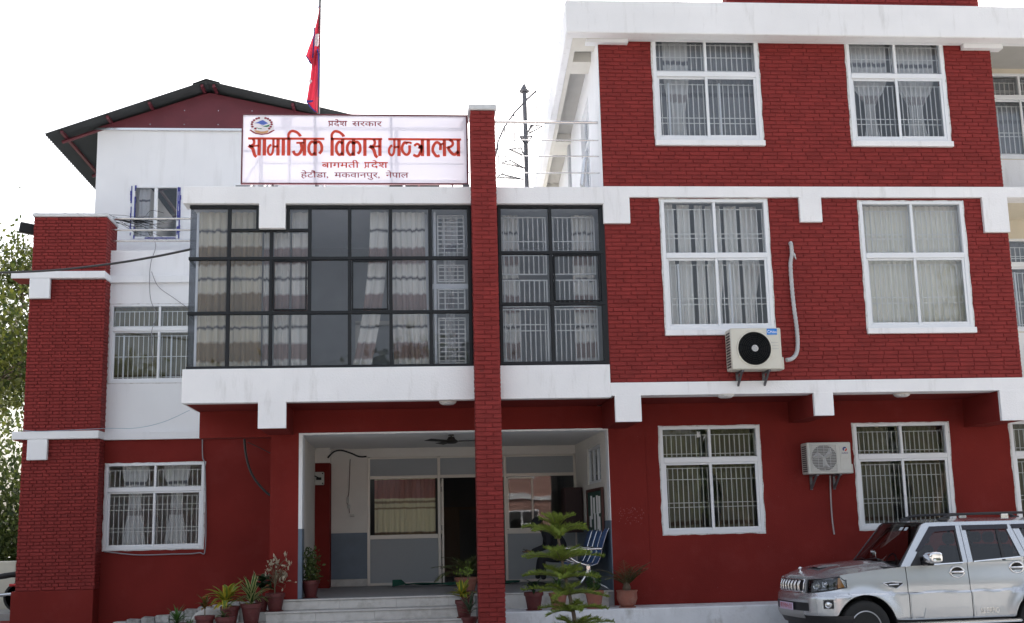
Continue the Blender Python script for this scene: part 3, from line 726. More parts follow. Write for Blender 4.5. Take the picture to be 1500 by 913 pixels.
for (a, c, d, e) in ((px[0]+.05, px[1]-.04, zr_+.03, zt-.03), (px[1]+.0, px[3]-.02, zr_+.03, zt-.03), (px[3]+.02, px[4]-.05, zr_+.03, zt-.03), (px[0]+.05, px[1]-.04, FZ+.05, zm-.04), (px[3]+.02, px[4]-.05, FZ+.05, zmr-.04)):
    b = MB(); b.box(a, c, YK-.006, YK+.006, d, e); b.build('laminate_panel', m_lam, part)
for (a, c, d, e) in ((px[0]+.05, px[1]-.04, zm+.04, zr_-.03), (px[3]+.02, px[4]-.05, zmr+.04, zr_-.03)):
    b = MB(); b.box(a, c, YK-.004, YK+.002, d, e); b.build('pane', m_tint, part)
curtain(part, 'curtain', px[0]+.14, px[1]-.09, zm-.02, zr_-.02, YK+.12, m_cur_plum, seed=20, amp=.025)
b = MB()                                               # sliding sash in the right-hand light
sx0, sx1 = AX(744, 740, YK), AX(780, 740, YK); sz0, sz1 = zmr+.05, zr_-.06
for x in (sx0, sx1): b.cbox(x-.018, x+.018, YK-.03, YK-.006, sz0, sz1, .003)
for z in (sz0, sz1): b.cbox(sx0, sx1, YK-.029, YK-.007, z-.018, z+.018, .003)
b.build('sash', m_alugrey, part)
b = MB(); s_ = .022                                    # the open door leaf, swung inwards
dx = px[1]+.035
b.box(dx, dx+.035, YK+.03, YK+.08, FZ+.01, zr_-.04); b.box(dx, dx+.035, YK+.8, YK+.86, FZ+.01, zr_-.04); b.box(dx, dx+.035, YK+.08, YK+.8, FZ+.01, FZ+.1); b.box(dx, dx+.035, YK+.08, YK+.8, zr_-.1, zr_-.04); b.box(dx, dx+.035, YK+.08, YK+.8, 1.7, 1.78)
dl = b.build('door_leaf', m_alugrey, part); b = MB(); b.box(dx-.012, dx+.0, YK-.02, YK+.05, 1.1, 1.2); b.box(dx-.012, dx, YK-.02, YK+.05, 1.85, 1.95); b.box(dx-.012, dx, YK-.02, YK+.05, 2.6, 2.7); b.build('hinge', m_iron, part)
# dim lobby behind
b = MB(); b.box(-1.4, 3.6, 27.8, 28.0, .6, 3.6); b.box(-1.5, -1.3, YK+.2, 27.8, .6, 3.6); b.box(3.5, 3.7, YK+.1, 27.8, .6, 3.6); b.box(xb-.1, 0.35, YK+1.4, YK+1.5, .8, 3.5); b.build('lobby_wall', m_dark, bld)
b = MB()
for x in (.75, 1.15, 1.75): b.box(x, x+.05, 27.68, 27.75, FZ, 2.3)
b.box(.75, 1.8, 27.68, 27.75, 2.3, 2.36); b.box(.8, 1.15, 27.7, 27.76, FZ, 2.3)
b.build('inner_door_frame', mat('brown_door_frame', (.12,.08,.05), .6), bld)

# ---------------------------------------------------------------- steps, plinth, ramp
steps = thing('entrance_steps', 'whitish marble steps rising to the porch left of the brick pillar', 'steps', (-.5, 19.5, 0))
sl = [(-1.99, YG-.01, FZ, YG+.01), ]
tiers = [(AX(413, 872, YG), YG-.04, FZ+.001, YG+.0), (AX(389, 890, 19.5), 19.52, .655, YG-.01), (AX(343, 907, 19.2), 19.2, .493, 19.53), (AX(318, 912, 18.9), 18.88, .33, 19.21), (-3.1, 18.56, .165, 18.89)]
for i, (x, y, z, yb) in enumerate(tiers):
    low = z-.165
    # tread slab with a rounded nosing, and the riser below it made of slabs with joints
    b = MB(); b.cbox(x-.02, 1.10, y-.02, (YG-.005 if i else YG-.0), z-.03, z, .009); b.build('tread', m_marble, steps)
    xx = x; rr = random.Random(i)
    while xx < 1.09:
        xe = min(xx+rr.uniform(.75, .95), 1.09)
        b = MB(); b.cbox(xx+.0015, xe-.0015, y, y+.05, max(low, 0)-.0, z-.031, .003); b.build('riser_slab', m_marble, steps); xx = xe
    b = MB(); b.box(x, 1.09, y+.051, YG-.006, max(low, 0), z-.031); b.build('step_core', m_conc, steps)
PLZ = .575
b = MB(); b.cbox(1.47, XE, 19.02, YG-.002, -.05, PLZ, .015)
pl = tag(b.build('plinth', m_ledge), 'low whitewashed plinth running along the foot of the right wall', 'plinth')
b = MB(); b.box(1.2, OX1-.1, YG-.035, YG-.001, PLZ+.001, FZ-.02); b.build('porch_edge_slab', m_marble, bld)
b = MB(); b.cbox(1.1, OX1-.02, YG-.05, YG-.0, FZ-.02, FZ+.002, .006); b.build('porch_edge_nosing', m_marble, bld)
# ---------------------------------------------------------------- left wing with the gabled top floor
YL, YLB, YW, GY = 24.3, 24.42, 24.84, 26.3
ann = thing('gabled_annex', 'white annex with brick corner pier and maroon sheet gable, left of the glazed bay', 'building', (-5.5, 26.5, 0))
store = []; side = []
zb = [.86, AZ(100, 643, YL), AZ(80, 631.4, YL), AZ(100, 407.6, YL), AZ(80, 397, YL), AZ(60, 318, YLB)]
XA, XB = AX(36, 600, YLB), AX(147.5, 600, YLB)
XA2, XB2 = AX(46, 420, YLB)+.02, XB
for k, (a, c, z0, z1) in enumerate(((XA-.02, XB, zb[0]+.02, zb[1]), (XA-.02, XB, zb[2], zb[3]), (XA+.0, XB-.02, zb[4], zb[5]))):
    ye_ = YW if k < 2 else 25.25; b = MB()
    b.box(a+.01, c-.006, YLB+.018, ye_+.1, z0-.01, z1+.005); b.build('pier_core', m_mortar, ann)
    brick_field(store, a, c, z0, z1, YLB, h=.0668, L=.25, joint=.0125, bond='english', seed=30+k)
    n = int((z1-z0)/.0668)
    for i in range(n):
        z = z0+i*(z1-z0)/n
        y = YLB+.01
        while y < ye_-.06:
            l = .238 if i % 2 else .115
            side.append((c+.006, 1, y, min(y+l, ye_-.01), z+.006, z+.06)); y += l+.012
    # inner core pulled a little behind side bricks
finish_bricks(store, ann, side)
b = MB(); b.cbox(XA-.08, XB+.0, YLB-.03, YW, 0, zb[0]+.015, .01); b.build('pier_base', m_redwall, ann)
b = MB(); b.cbox(XA-.02, XB-.0, YLB-.04, 25.35, zb[5]+.002, zb[5]+.075, .01); b.build('pier_cap', m_cap, ann)
for (pz, pl_, pr, st) in (((zb[1], zb[2]), 17, 144.5, (38.5, 68, 646, 674)), ((zb[3], zb[4]), 16, 154, (42, 72, 410, 437))):
    xa_, xb_ = AX(pl_, 636 if pz[0] < 5 else 402, YL), AX(pr, 636 if pz[0] < 5 else 402, YL)
    b = MB(); b.cbox(xa_, xb_, YL, YW+.02, pz[0]+.003, pz[1]-.003, .01); b.cbox(xb_-.05, AX(293, 500, YW)+1.5, YW-.07, YW+.05, pz[0]+.0, pz[1]-.0, .008)
    b.build('floor_band', m_white2, ann)
    sx0_, sx1_ = AX(st[0], st[3], YL), AX(st[1], st[3], YL)
    b = MB(); b.cbox(sx0_, sx1_, YL, YL+.1, AZ(55, st[3], YL), pz[0]+.0, .008); b.build('beam_end', m_white2, ann)
    b = MB(); b.box(sx0_+.01, sx1_-.015, YL+.101, YW, AZ(55, st[3], YL)+.004, pz[0]); b.build('ceiling_beam', m_redwall, ann)
    b = MB(); b.box(xa_+.02, XA-.0, YL+.02, YW, pz[0]-.012, pz[0]+.001); b.build('band_soffit', m_redwall, ann)
WX1 = -1.76
wl1 = (AX(157, 560, YW)+.02, AX(303, 560, YW), AZ(220, 561, YW), AZ(220, 446, YW)); wt1 = AZ(200, 482, YW)
wl0 = (AX(151, 800, YW), AX(297, 800, YW), AZ(220, 805, YW), AZ(220, 679, YW)); wt0 = AZ(220, 717, YW)
wall('red_wall', XB-.1, WX1, 0, zb[1]+.01, YW, YW+.22, [(wl0[0], wl0[1], wl0[2], wl0[3])], m_redwall, ann)
wall('white_wall', XB-.1, WX1, zb[2]-.01, zb[3]+.01, YW, YW+.22, [(wl1[0], wl1[1], wl1[2], wl1[3])], m_white2, ann)
PT = AZ(220, 367, YW)
b = MB(); b.box(XB-.03, XL+3, YW, YW+.15, zb[4]-.01, PT); b.build('terrace_parapet', m_white2, ann)
make_window(ann, *wl1[:2], wl1[2], wl1[3], YW, wt1, nbar=9, hz_top=(.15,), hz_low=(.12,.5), curt=[(0, 1, m_cur_olive)], label=None)
make_window(ann, *wl0[:2], wl0[2], wl0[3], YW, wt0, nbar=9, hz_top=(.12,), hz_low=(.3,.36,.66,.75), stile=False, curt=[(.14,.42,m_cur_lace,(.62,.45,'C')), (.56,.84,m_cur_lace,(.62,.4,'C'))])
# gable wall
gxl = AX(141, 250, GY); gzt = AZ(200, 190.5, GY)
FY = 25.8
apx, apz = at(302, 118, FY); tlx, tlz = at(65, 196, FY)
slope = (apz-tlz)/(apx-tlx)
qx, qz = at(520, 169, FY); slr = (apz-qz)/(qx-apx); trx = qx+2.0
gxr = trx-1.3
SL = lambda s_: slope if s_ < 0 else slr
gw = (AX(193, 310, GY), AX(262, 310, GY), AZ(228, 350, GY), AZ(228, 272, GY))
gw2 = (AX(341, 310, GY), AX(410, 310, GY), gw[2], AZ(345, 268.5, GY))
wall('gable_wall', gxl, gxr, zb[4]-.3, gzt, GY, GY+.22, [gw, gw2], m_white2, ann)
b = MB(); b.box(gxl, gxl+.2, GY+.221, 34, zb[4]-.3, gzt); b.box(gxr-.2, gxr, GY+.221, 34, zb[4]-.3, gzt); b.box(gxl, gxr, 34, 34.2, zb[4]-.3, gzt); b.build('side_wall', m_white2, ann)
b = MB(); b.box(XA, WX1+2, YW+.3, 34, 6.9, 7.05); b.box(XA, WX1, YW+.3, 34, 3.7, 3.85); b.box(XA, WX1, 29, 29.2, 0, 7); b.box(XA, XA+.15, YW+.1, 34, 0, 7); b.build('inside_walls', m_int, ann)
m_maroon = mat('maroon_sheet', (.115,.018,.028), .55, var=.1, vscale=3, dirt=(.2,.06,.06,.4), dscale=4, dth=(.6,.75))
hgt = lambda x: apz-.12 - abs(x-apx)*(slope if x < apx else slr)
b = MB(); b.prism([(gxl-.05, gzt), (gxr+.05, gzt), (gxr+.05, max(hgt(gxr+.05), gzt+.02)), (apx, hgt(apx)), (gxl-.05, max(hgt(gxl-.05), gzt+.02))], GY-.04, GY-.02)
gp = b.build('gable_sheet', m_maroon, ann)
b = MB(); rr = random.Random(2)
for i in range(7):
    x = gxl+.4+i*.75
    for j in range(4):
        z = gzt+.12+j*.33
        if z < hgt(x)-.1: b.box(x-.008, x+.008, GY-.046, GY-.04, z-.008, z+.008)
b.box(gxl-.05, gxr+.05, GY-.055, GY-.041, gzt-.02, gzt+.03)
b.build('sheet_fixing', m_steel, gp)
# corrugated roof, two slopes
m_roof = mat('roof_sheet', (.035,.04,.042), .6, metal=.1, var=.12, vscale=2)
roof = None
for s in (-1, 1):
    P0, P1 = [], []; n = 110; L_ = abs(tlx-apx) if s < 0 else trx-apx; sl_ = SL(s)
    y0, y1 = FY, 34.6; rows = []
    for t in (0, 1):
        row = []
        for i in range(n*2+1):
            y = y0+(y1-y0)*i/(n*2); h = .022*math.sin(2*math.pi*i/4)
            row.append((apx+s*L_*t, y, apz-sl_*L_*t+h))
        rows.append(row)
    b = MB(); b.grid(rows)
    me = b.build('roof_sheet', m_roof, ann)
    so = me.modifiers.new('s', 'SOLIDIFY'); so.thickness = .012
b = MB(); b.prism([(apx-.3, apz-.3*slope+.02), (apx, apz+.03), (apx+.3, apz-.3*slr+.02), (apx+.3, apz-.3*slr+.03), (apx, apz+.04), (apx-.3, apz-.3*slope+.03)], FY-.02, 34.62); b.build('ridge_cap', m_roof, ann)
b = MB()
for s in (-1, 1):
    L_ = abs(tlx-apx) if s < 0 else trx-apx; sl_ = SL(s)
    for t in (.03, .36, .62, .9):
        x = apx+s*L_*t; z = apz-sl_*L_*t-.08; b.box(x-.03, x+.03, FY+.06, 34.4, z-.01, z+.05)
    for y in (26.0, 28.6, 31.2, 33.8):
        b.tube([(apx+s*.1, y+.3, apz-.16), (apx+s*L_*.93, y+.3, apz-sl_*L_*.93-.12)], .04, 6)
b.build('roof_purlin', m_maroon, ann)
# gable windows
m_tape = mat('blue_tape', (.04,.045,.24), .6, var=.4, vscale=25)
for g in (gw, gw2):
    b = MB(); f = .05; xm = (g[0]+g[1])/2
    b.cbox(g[0], g[0]+f, GY-.01, GY+.09, g[2], g[3], .004); b.cbox(g[1]-f, g[1], GY-.01, GY+.09, g[2], g[3], .004); b.cbox(g[0]+f, g[1]-f, GY-.01, GY+.09, g[2], g[2]+f, .004); b.cbox(g[0]+f, g[1]-f, GY-.01, GY+.09, g[3]-f, g[3], .004); b.cbox(xm-.035, xm+.035, GY, GY+.08, g[2]+f, g[3]-f, .004)
    w = b.build('window', m_alu, ann)
    for (a, c) in ((g[0]+f, xm-.035), (xm+.035, g[1]-f)): b = MB(); b.box(a, c, GY+.03, GY+.035, g[2]+f, g[3]-f); b.build('pane', m_bayglass, w)
    if g is gw:
        b = MB(); rr = random.Random(8)
        for (x, s) in ((g[0], -1), (g[1], 1), (g[0]+.05, 1), (g[1]-.04, 1)):
            z = g[2]
            while z < g[3]-.06:
                h = rr.uniform(.05, .16)
                if rr.random() < .88: b = MB(); b.box(x+s*.002, x+s*.002+s*rr.uniform(.02,.045), GY-.016, GY-.011, z, min(z+h, g[3])); b.build('protective_tape', m_tape, w)
                z += h
        b = MB(); b.box(g[0]+.3, g[1]-.05, GY-.014, GY-.011, g[2]+.0, g[2]+.03); b.build('protective_tape', m_tape, w)
        curtain(w, 'curtain', g[0]+.12, xm-.15, g[2], g[3]-.05, GY+.16, m_cur_lace, seed=3)
b = MB()                                                  # rails on the small terrace
for py in (320.5, 337, 353): b.tube([(AX(163, py, YW+.05), YW+.05, AZ(220, py, YW+.05)), (XL+.9, YW+.05, AZ(220, py, YW+.05))], .022, 8)
rl = tag(b.build('terrace_railing', m_steel), 'three horizontal steel rails left of the glazed bay, before the gable wall', 'railing')
# floodlight on the pier
FX, FZ_ = at(38, 331, YLB)
b = MB(); b.cbox(-.20, .17, -.09, .09, -.11, .10, .02); b.xf(Matrix.Translation((FX, YLB+.25, FZ_)) @ Matrix.Rotation(R(8), 4, 'Y') @ Matrix.Rotation(R(20), 4, 'Z'))
fl = thing('floodlight', 'black floodlight box fixed to the left side of the brick pier', 'lamp', (FX, YLB+.25, FZ_))
b.build('housing', m_black, fl); b = MB(); b.tube([(FX+.1, YLB+.25, FZ_+.03), (XA+.04, YLB+.25, FZ_+.02)], .025, 8); b.build('bracket', m_black, fl)

# ---------------------------------------------------------------- terrace rails, sign, flag, spiral stair
YRl = 18.78
rail = thing('roof_railing', 'stainless steel railing along the terrace above the glazed bay', 'railing', (0, YRl, 7.26))
zs_ = [AZ(800, p, YRl) for p in (179.5, 205.5, 229, 253.5)]
for i, z in enumerate(zs_):
    b = MB(); r = .024 if i == 0 else .011
    b.tube([(-2.15, YRl, z), (PX0+.0, YRl, z)], r, 10); b.tube([(PX1, YRl, z), (XR+.0, YRl, z)], r, 10); b.build('rail', m_steel, rail)
for x in (-2.15, -1.28, .0): b = MB(); b.tube([(x, YRl, 7.2), (x, YRl, zs_[0])], .028, 10); b.build('post', m_steel, rail)
b = MB(); b.tube([(-2.15, YRl, 8.0), (-2.6, YRl+.3, 7.2)], .018, 8); b.tube([(-2.15, YRl, 7.5), (-2.4, YRl+.3, 7.2)], .018, 8); b.build('brace', m_steel, rail)

YS = 18.56
sx0, sz1 = at(354.5, 169, YS); sx1, _ = at(685, 169, YS); sz0 = AZ(520, 270.5, YS); sz1 = AZ(520, 168, YS)
def sign_mat(name, col, tr=.62, rough=.5):
    m = bpy.data.materials.new(name); m.use_nodes = True; N, L = nodes(m); b_ = N['Principled BSDF']; out = N['Material Output']
    b_.inputs['Base Color'].default_value = (*col, 1); b_.inputs['Roughness'].default_value = rough
    t = N.new('ShaderNodeBsdfTranslucent'); t.inputs[0].default_value = (*col, 1); mx = N.new('ShaderNodeMixShader'); mx.inputs[0].default_value = tr
    L.new(b_.outputs[0], mx.inputs[1]); L.new(t.outputs[0], mx.inputs[2]); L.new(mx.outputs[0], out.inputs[0]); return m
m_flex = sign_mat('banner_cloth', (.69,.67,.76), .15)
m_sred = sign_mat('sign_red', (.66,.07,.035), .3); m_sdk = sign_mat('sign_dark_red', (.30,.03,.05), .3); m_sgreen = sign_mat('sign_green', (.05,.25,.12), .3); m_sblue = sign_mat('sign_blue', (.12,.2,.6), .3)
m_sorange = sign_mat('sign_orange', (.72,.4,.2), .3); m_spale = sign_mat('sign_pale', (.85,.82,.82), .3); m_halo = sign_mat('sign_halo', (.93,.92,.93), .4)
sg = thing('signboard', 'wide white banner signboard with red Devanagari lettering above the glazed bay', 'sign', ((sx0+sx1)/2, YS, sz0))
b = MB(); b.add([(sx0+.02,YS,sz0+.02),(sx1-.02,YS,sz0+.02),(sx1-.02,YS,sz1-.02),(sx0+.02,YS,sz1-.02)], [(0,1,2,3)]); b.build('banner', m_flex, sg)
b = MB()
for (a, c, d, e) in ((sx0, sx0+.022, sz0, sz1), (sx1-.03, sx1, sz0, sz1), (sx0+.022, sx1-.03, sz0, sz0+.022), (sx0+.022, sx1-.03, sz1-.02, sz1)): b.box(a, c, YS-.02, YS+.03, d, e)
b.build('frame', mat('maroon_frame', (.12,.02,.03), .5), sg)
b = MB()
for px in (463, 575): x = AX(px, 220, YS); b.box(x-.014, x+.014, YS+.03, YS+.055, sz0+.02, sz1-.02)
b.box(sx0+.02, sx1-.03, YS+.03, YS+.05, (sz0+sz1)/2-.01, (sz0+sz1)/2+.01)
for px in (400, 463, 662): x = AX(px, 220, YS); b.box(x-.014, x+.014, YS+.03, YS+.055, 7.26, sz0+.02)
b.cbox(sx1-.1, sx1+.01, YS-.03, YS+.1, 7.262, sz0-.002, .005)
b.build('back_frame', m_iron, sg)
def sx(px): return AX(px, 220, YS)
def sz(py): return sz0 + (270.5-py)/(270.5-168)*(sz1-sz0)
LY = YS-.006
def text_mesh(s, bold):
    c = bpy.data.curves.new('t', 'FONT'); c.body = s; c.size = 1; c.offset = 0; c.resolution_u = 5
    o = bpy.data.objects.new('t', c); sc.collection.objects.link(o); dg = bpy.context.evaluated_depsgraph_get(); me = bpy.data.meshes.new_from_object(o.evaluated_get(dg))
    bpy.data.objects.remove(o); return me
def place_text(b, s, px0, px1, pyt, pyb, bold=.02, band=None, cut=None, z_of=None):
    """lay the text between px0..px1; its head line at pyt and foot line at pyb"""
    me = text_mesh(s, bold); vs = [v.co.copy() for v in me.vertices]; fs = [tuple(p.vertices) for p in me.polygons]
    if not vs: return
    if cut is not None:
        bm = bmesh.new(); bm.from_mesh(me); xx = max(v.co.x for v in bm.verts); xn = min(v.co.x for v in bm.verts)
        r_ = bmesh.ops.bisect_plane(bm, geom=bm.verts[:]+bm.edges[:]+bm.faces[:], plane_co=(xn+(xx-xn)*cut, 0, 0), plane_no=(1, 0, 0), clear_outer=True)
        bm.verts.index_update(); vs = [v.co.copy() for v in bm.verts]; fs = [tuple(v.index for v in f.verts) for f in bm.faces]; bm.free()
    xn, xx = min(v.x for v in vs), max(v.x for v in vs)
    zh, zf = .62, 0.0
    xa, xb, za, zb_ = sx(px0), sx(px1), sz(pyb), sz(pyt)
    for k, d in enumerate((-.5, .5)): b.add([(xa+(v.x-xn+d*bold)/(xx-xn)*(xb-xa), LY-k*.0004, za+(v.y-zf+d*bold*.5)/(zh-zf)*(zb_-za)) for v in vs], fs)
def stroke(b, pts, w, y=LY, w2=None):
    """flat pen stroke through picture points on the board; w in picture px"""
    P = [Vector((sx(p[0]), 0, sz(p[1]))) for p in pts]
    # smooth by Catmull-Rom
    Q = []
    for i in range(len(P)-1):
        p0, p1, p2, p3 = P[max(i-1,0)], P[i], P[i+1], P[min(i+2, len(P)-1)]
        for k in range(6):
            t = k/6; Q.append(.5*((2*p1)+(p2-p0)*t+(2*p0-5*p1+4*p2-p3)*t*t+(3*p1-p0-3*p2+p3)*t**3))
    Q.append(P[-1]); W = (sx(501)-sx(500))*w/2; W2 = W if w2 is None else (sx(501)-sx(500))*w2/2; L_, R_ = [], []
    for i, q in enumerate(Q):
        t = (Q[min(i+1, len(Q)-1)]-Q[max(i-1, 0)]).normalized(); n = Vector((-t.z, 0, t.x)); ww = (W+(W2-W)*i/(len(Q)-1))*1.16
        L_.append((q.x+n.x*ww, y, q.z+n.z*ww)); R_.append((q.x-n.x*ww, y, q.z-n.z*ww))
    b.grid([L_, R_])
# the big middle line, drawn stroke by stroke (picture points)
def big(b):
    H, Bt = 204.5, 229
    def hl(x0, x1): stroke(b, [(x0, H-.3), ((x0+x1)/2, H-.3), (x1, H-.3)], 3.0)
    def st(x, top=H, bot=Bt): stroke(b, [(x, top), (x, (top+bot)/2), (x, bot)], 4.3)
    def sa(x):      # left half of the letter sa, stem at x
        stroke(b, [(x-9.5, H), (x-7.5, 208), (x-8.5, 213), (x-14.5, 216)], 3.4); stroke(b, [(x-15.5, 214.5), (x-9.5, 219), (x-6.5, 228), (x-3.5, 231)], 4.6, w2=3.6); stroke(b, [(x-11, 216.8), (x-6, 215), (x, 214.8)], 2.6); st(x)
    def ma(x):
        stroke(b, [(x-6.8, H), (x-6.8, 214), (x-7, 219), (x-8, 225), (x-11, 228), (x-14.2, 225), (x-14.5, 219), (x-12, 214.5), (x-9.5, 213.5)], 3.0); stroke(b, [(x-7, 216), (x-3, 215.8), (x, 215.5)], 2.8); st(x)
    def ka(x):      # stem in the middle
        st(x); stroke(b, [(x, 211), (x-5, 208.5), (x-9, 214), (x-9, 222), (x-5, 227.5), (x, 224.5)], 3.6); stroke(b, [(x, 211), (x+5, 208.5), (x+9, 213), (x+9.5, 221), (x+6, 226)], 3.6); 
    def imat(x, x1): st(x); stroke(b, [(x, H+1), (x-.5, 198), (x+4, 193.2), (x+11, 194.5), (x+16, 199), (x1, 201)], 3.2, w2=3.8)
    # sa aa ma aa (i)ja ka
    sa(379.6); st(387.3)
    ma(407.2)
    st(415.0); imat(423, 440)
    x = 446; stroke(b, [(x, H), (x, 229)], 4.3); stroke(b, [(x-12, 210.5), (x-5, 210), (x, 210)], 2.6); stroke(b, [(x-5.5, 210.5), (x-4, 219), (x-8, 226.5), (x-13.5, 227), (x-16.5, 222)], 3.8)
    ka(461.7); hl(363.2, 475.2)
    # (i)va ka aa sa
    imat(486.5, 503.5); x = 502; st(x); stroke(b, [(x, 211), (x-5, 208.5), (x-9, 214), (x-9, 222), (x-5, 227.5), (x, 224.5)], 3.6)
    ka(518); st(534.5); sa(556.5); hl(484, 560)
    # ma na(half) tra aa la ya
    ma(584.5); x = 597
    stroke(b, [(x, 211), (x-4, 209), (x-7.5, 214), (x-7.5, 221), (x-4, 226), (x, 226.5), (x+3, 222), (x+3, 213)], 3.5); stroke(b, [(x-2, 209), (x+3, 209), (x+6, 210.5)], 2.8)
    x = 618.8; st(x); stroke(b, [(x-12, 214), (x-8, 211), (x-4, 213.5), (x-5, 218)], 3.2); stroke(b, [(x-13.5, 227), (x-7, 229), (x-3, 223), (x-1, 215)], 3.6); stroke(b, [(x-5, 216), (x, 213)], 3)
    st(627.5); x = 651; st(x); stroke(b, [(x-6, 220), (x-6, 212), (x-11, 208.5), (x-15.5, 213), (x-17, 221), (x-12, 228.5), (x-7, 228)], 3.7); stroke(b, [(x-6, 212), (x-1, 210)], 2.6)
    x = 671.5; st(x); stroke(b, [(x-13, H), (x-8.5, 208), (x-9, 213), (x-15, 216.5)], 3.4); stroke(b, [(x-16, 214.5), (x-12, 222), (x-6, 226.5), (x, 221.5)], 4)
    hl(568.8, 675.7)
b = MB(); big(b); b.build('lettering', m_sred, sg)
def halo(): pass
b = MB()                                    # first line: pradesh sarkar
place_text(b, 'देश', 489, 508.5, 178.3, 185.2, .018); place_text(b, 'प', 480.5, 488.5, 178.3, 185.2, .018)
place_text(b, 'सरकार', 515.8, 559.5, 178.3, 185.2, .018)
stroke(b, [(484.2, 182.2), (481.5, 185.8)], 1.1); stroke(b, [(480.5, 178.3), (508.5, 178.3)], 1.2)
b.build('lettering', m_sdk, sg)
b = MB()                                    # third line: bagmati pradesh
place_text(b, 'बागमती', 471.5, 526, 238.6, 246.3, .022); place_text(b, 'प', 533.5, 541.5, 238.6, 246.3, .022); place_text(b, 'देश', 543.5, 568, 238.6, 246.3, .022)
stroke(b, [(537, 243), (534, 247)], 1.4); stroke(b, [(533.5, 238.6), (568, 238.6)], 1.4)
b.build('lettering', m_sred, sg)
b = MB()                                    # last line: hetauda, makwanpur, nepal
place_text(b, 'हेटौंडा,', 441, 481, 253.3, 260.5, .016); place_text(b, 'मकवानपुर,', 490, 556, 253.3, 260.5, .016); place_text(b, 'नेपाल', 565, 598, 253.3, 260.5, .016)
b.build('lettering', m_sdk, sg)
# the emblem
def blob(b, pts, y=LY):
    n = len(pts); b.add([(sx(p[0]), y, sz(p[1])) for p in pts], [tuple(range(n))])
ex = lambda u: 360+u/28.54; ey = lambda v: 168+v/28.54
E_ = lambda L: [(ex(u), ey(v)) for u, v in L]
b = MB(); blob(b, E_([(240+0,700),(180,560),(150,450),(200,330),(330,200),(500,130),(660,110),(820,130),(1000,220),(1120,350),(1180,480),(1150,600),(1080,700),(900,830),(660,870),(420,820)]), LY+.002); b.build('emblem_ground', m_spale, sg)
b = MB()
for (u, v) in ((530,180),(430,210),(330,270),(260,350),(240,440),(265,540),(390,620),(810,180),(910,210),(1000,270),(1060,350),(1070,440),(1030,540),(970,620)):
    blob(b, [(ex(u)+2.0*math.cos(a*.7854), ey(v)+1.5*math.sin(a*.7854)) for a in range(8)])
blob(b, E_([(140,690),(180,660),(320,740),(420,800),(660,835),(900,810),(1020,730),(1180,660),(1200,690),(1060,780),(920,850),(660,880),(400,850),(280,790)]), LY+.001)
b.build('emblem_wreath', m_sdk, sg)
b = MB(); blob(b, E_([(340,400),(480,350),(600,290),(700,258),(800,320),(930,400),(830,430),(740,470),(620,450),(540,410),(440,400)])); b.build('emblem_mountain', m_sblue, sg)
b = MB(); blob(b, E_([(600,460),(740,510),(880,480),(1000,440),(960,530),(860,555),(740,535)])); blob(b, E_([(400,560),(520,600),(660,610),(650,640),(500,625)])); b.build('emblem_hills', m_sgreen, sg)
b = MB(); blob(b, E_([(330,690),(480,700),(620,740),(760,735),(900,690),(960,700),(900,800),(660,830),(420,790)])); b.build('emblem_field', m_sorange, sg)

# flag
FYY = 19.3
fx0, fz0 = at(466.5, 170, FYY); fx1, fz1 = at(469.5, -25, FYY)
fg = thing('flag', 'limp crimson flag with blue border hanging on a thin pole above the signboard', 'flag', (fx0, FYY, 7.2))
b = MB(); b.tube([(fx0-.01, FYY, 7.2), (fx0, FYY, fz0), (fx1, FYY, fz1+.4)], .022, 8); b.build('pole', m_iron, fg)
m_crim = sign_mat('flag_crimson', (.50,.03,.06), .22); m_fblue = sign_mat('flag_blue', (.03,.035,.22), .3)
def fxz(px, py): return AX(px, py, FYY), AZ(px, py, FYY)
def cloth(rows, name, m, y0=0, amp=.035, nseg=8, ph=0):
    P = []
    for i, (l, r, py) in enumerate(rows):
        row = []
        for j in range(nseg+1):
            u = j/nseg; x, z = fxz(l+(r-l)*u, py); row.append((x, FYY-.02+y0+amp*math.sin(u*9+i*.5+ph), z))
        P.append(row)
    b = MB(); b.grid(P); o = b.build(name, m, fg, smooth='all'); return o
cloth([(467.5,469.2,12),(465.5,469,24),(462,469,38),(458.5,468.5,52),(454,468,64),(450.5,467.5,74),(448,467,84),(452,467,90),(456,466.5,96)], 'cloth', m_crim)
cloth([(461,468,76),(457.5,467.5,84),(456.5,467.4,100),(454.5,467,118),(451.5,466.5,138),(449.5,466,152),(456,465.8,160),(463,465.6,166)], 'cloth', m_crim, y0=-.03, ph=2)
for rows in ([(466.8,467.8,12),(464.5,465.6,24),(461,462.2,38),(457.5,458.6,52)], [(460.5,462,44),(459.5,461.5,60),(458.5,460.6,76),(457.5,459.5,88)], [(447.4,449,84),(451,453,89.5),(454.5,457,97)], [(449,451,152),(455,457.5,160.5),(462,464.5,167)], [(464.5,466.8,75),(466,467.8,84),(466.5,468,104),(466.3,467.6,125),(466,467,145)], [(449.5,460,150),(450,458,153)]):
    cloth(rows, 'border', m_fblue, y0=-.075, amp=.01, nseg=3)
m_fw = sign_mat('flag_white', (.75,.72,.74), .3)
cloth([(463,468,53),(461.5,467.5,60),(461,467,68),(461.5,466.5,71)], 'moon_emblem', m_fw, y0=-.072, amp=.01, nseg=4); cloth([(454,455.5,119),(452.5,458,122),(454,455.5,126)], 'sun_emblem', m_fw, y0=-.075, amp=.01, nseg=3)

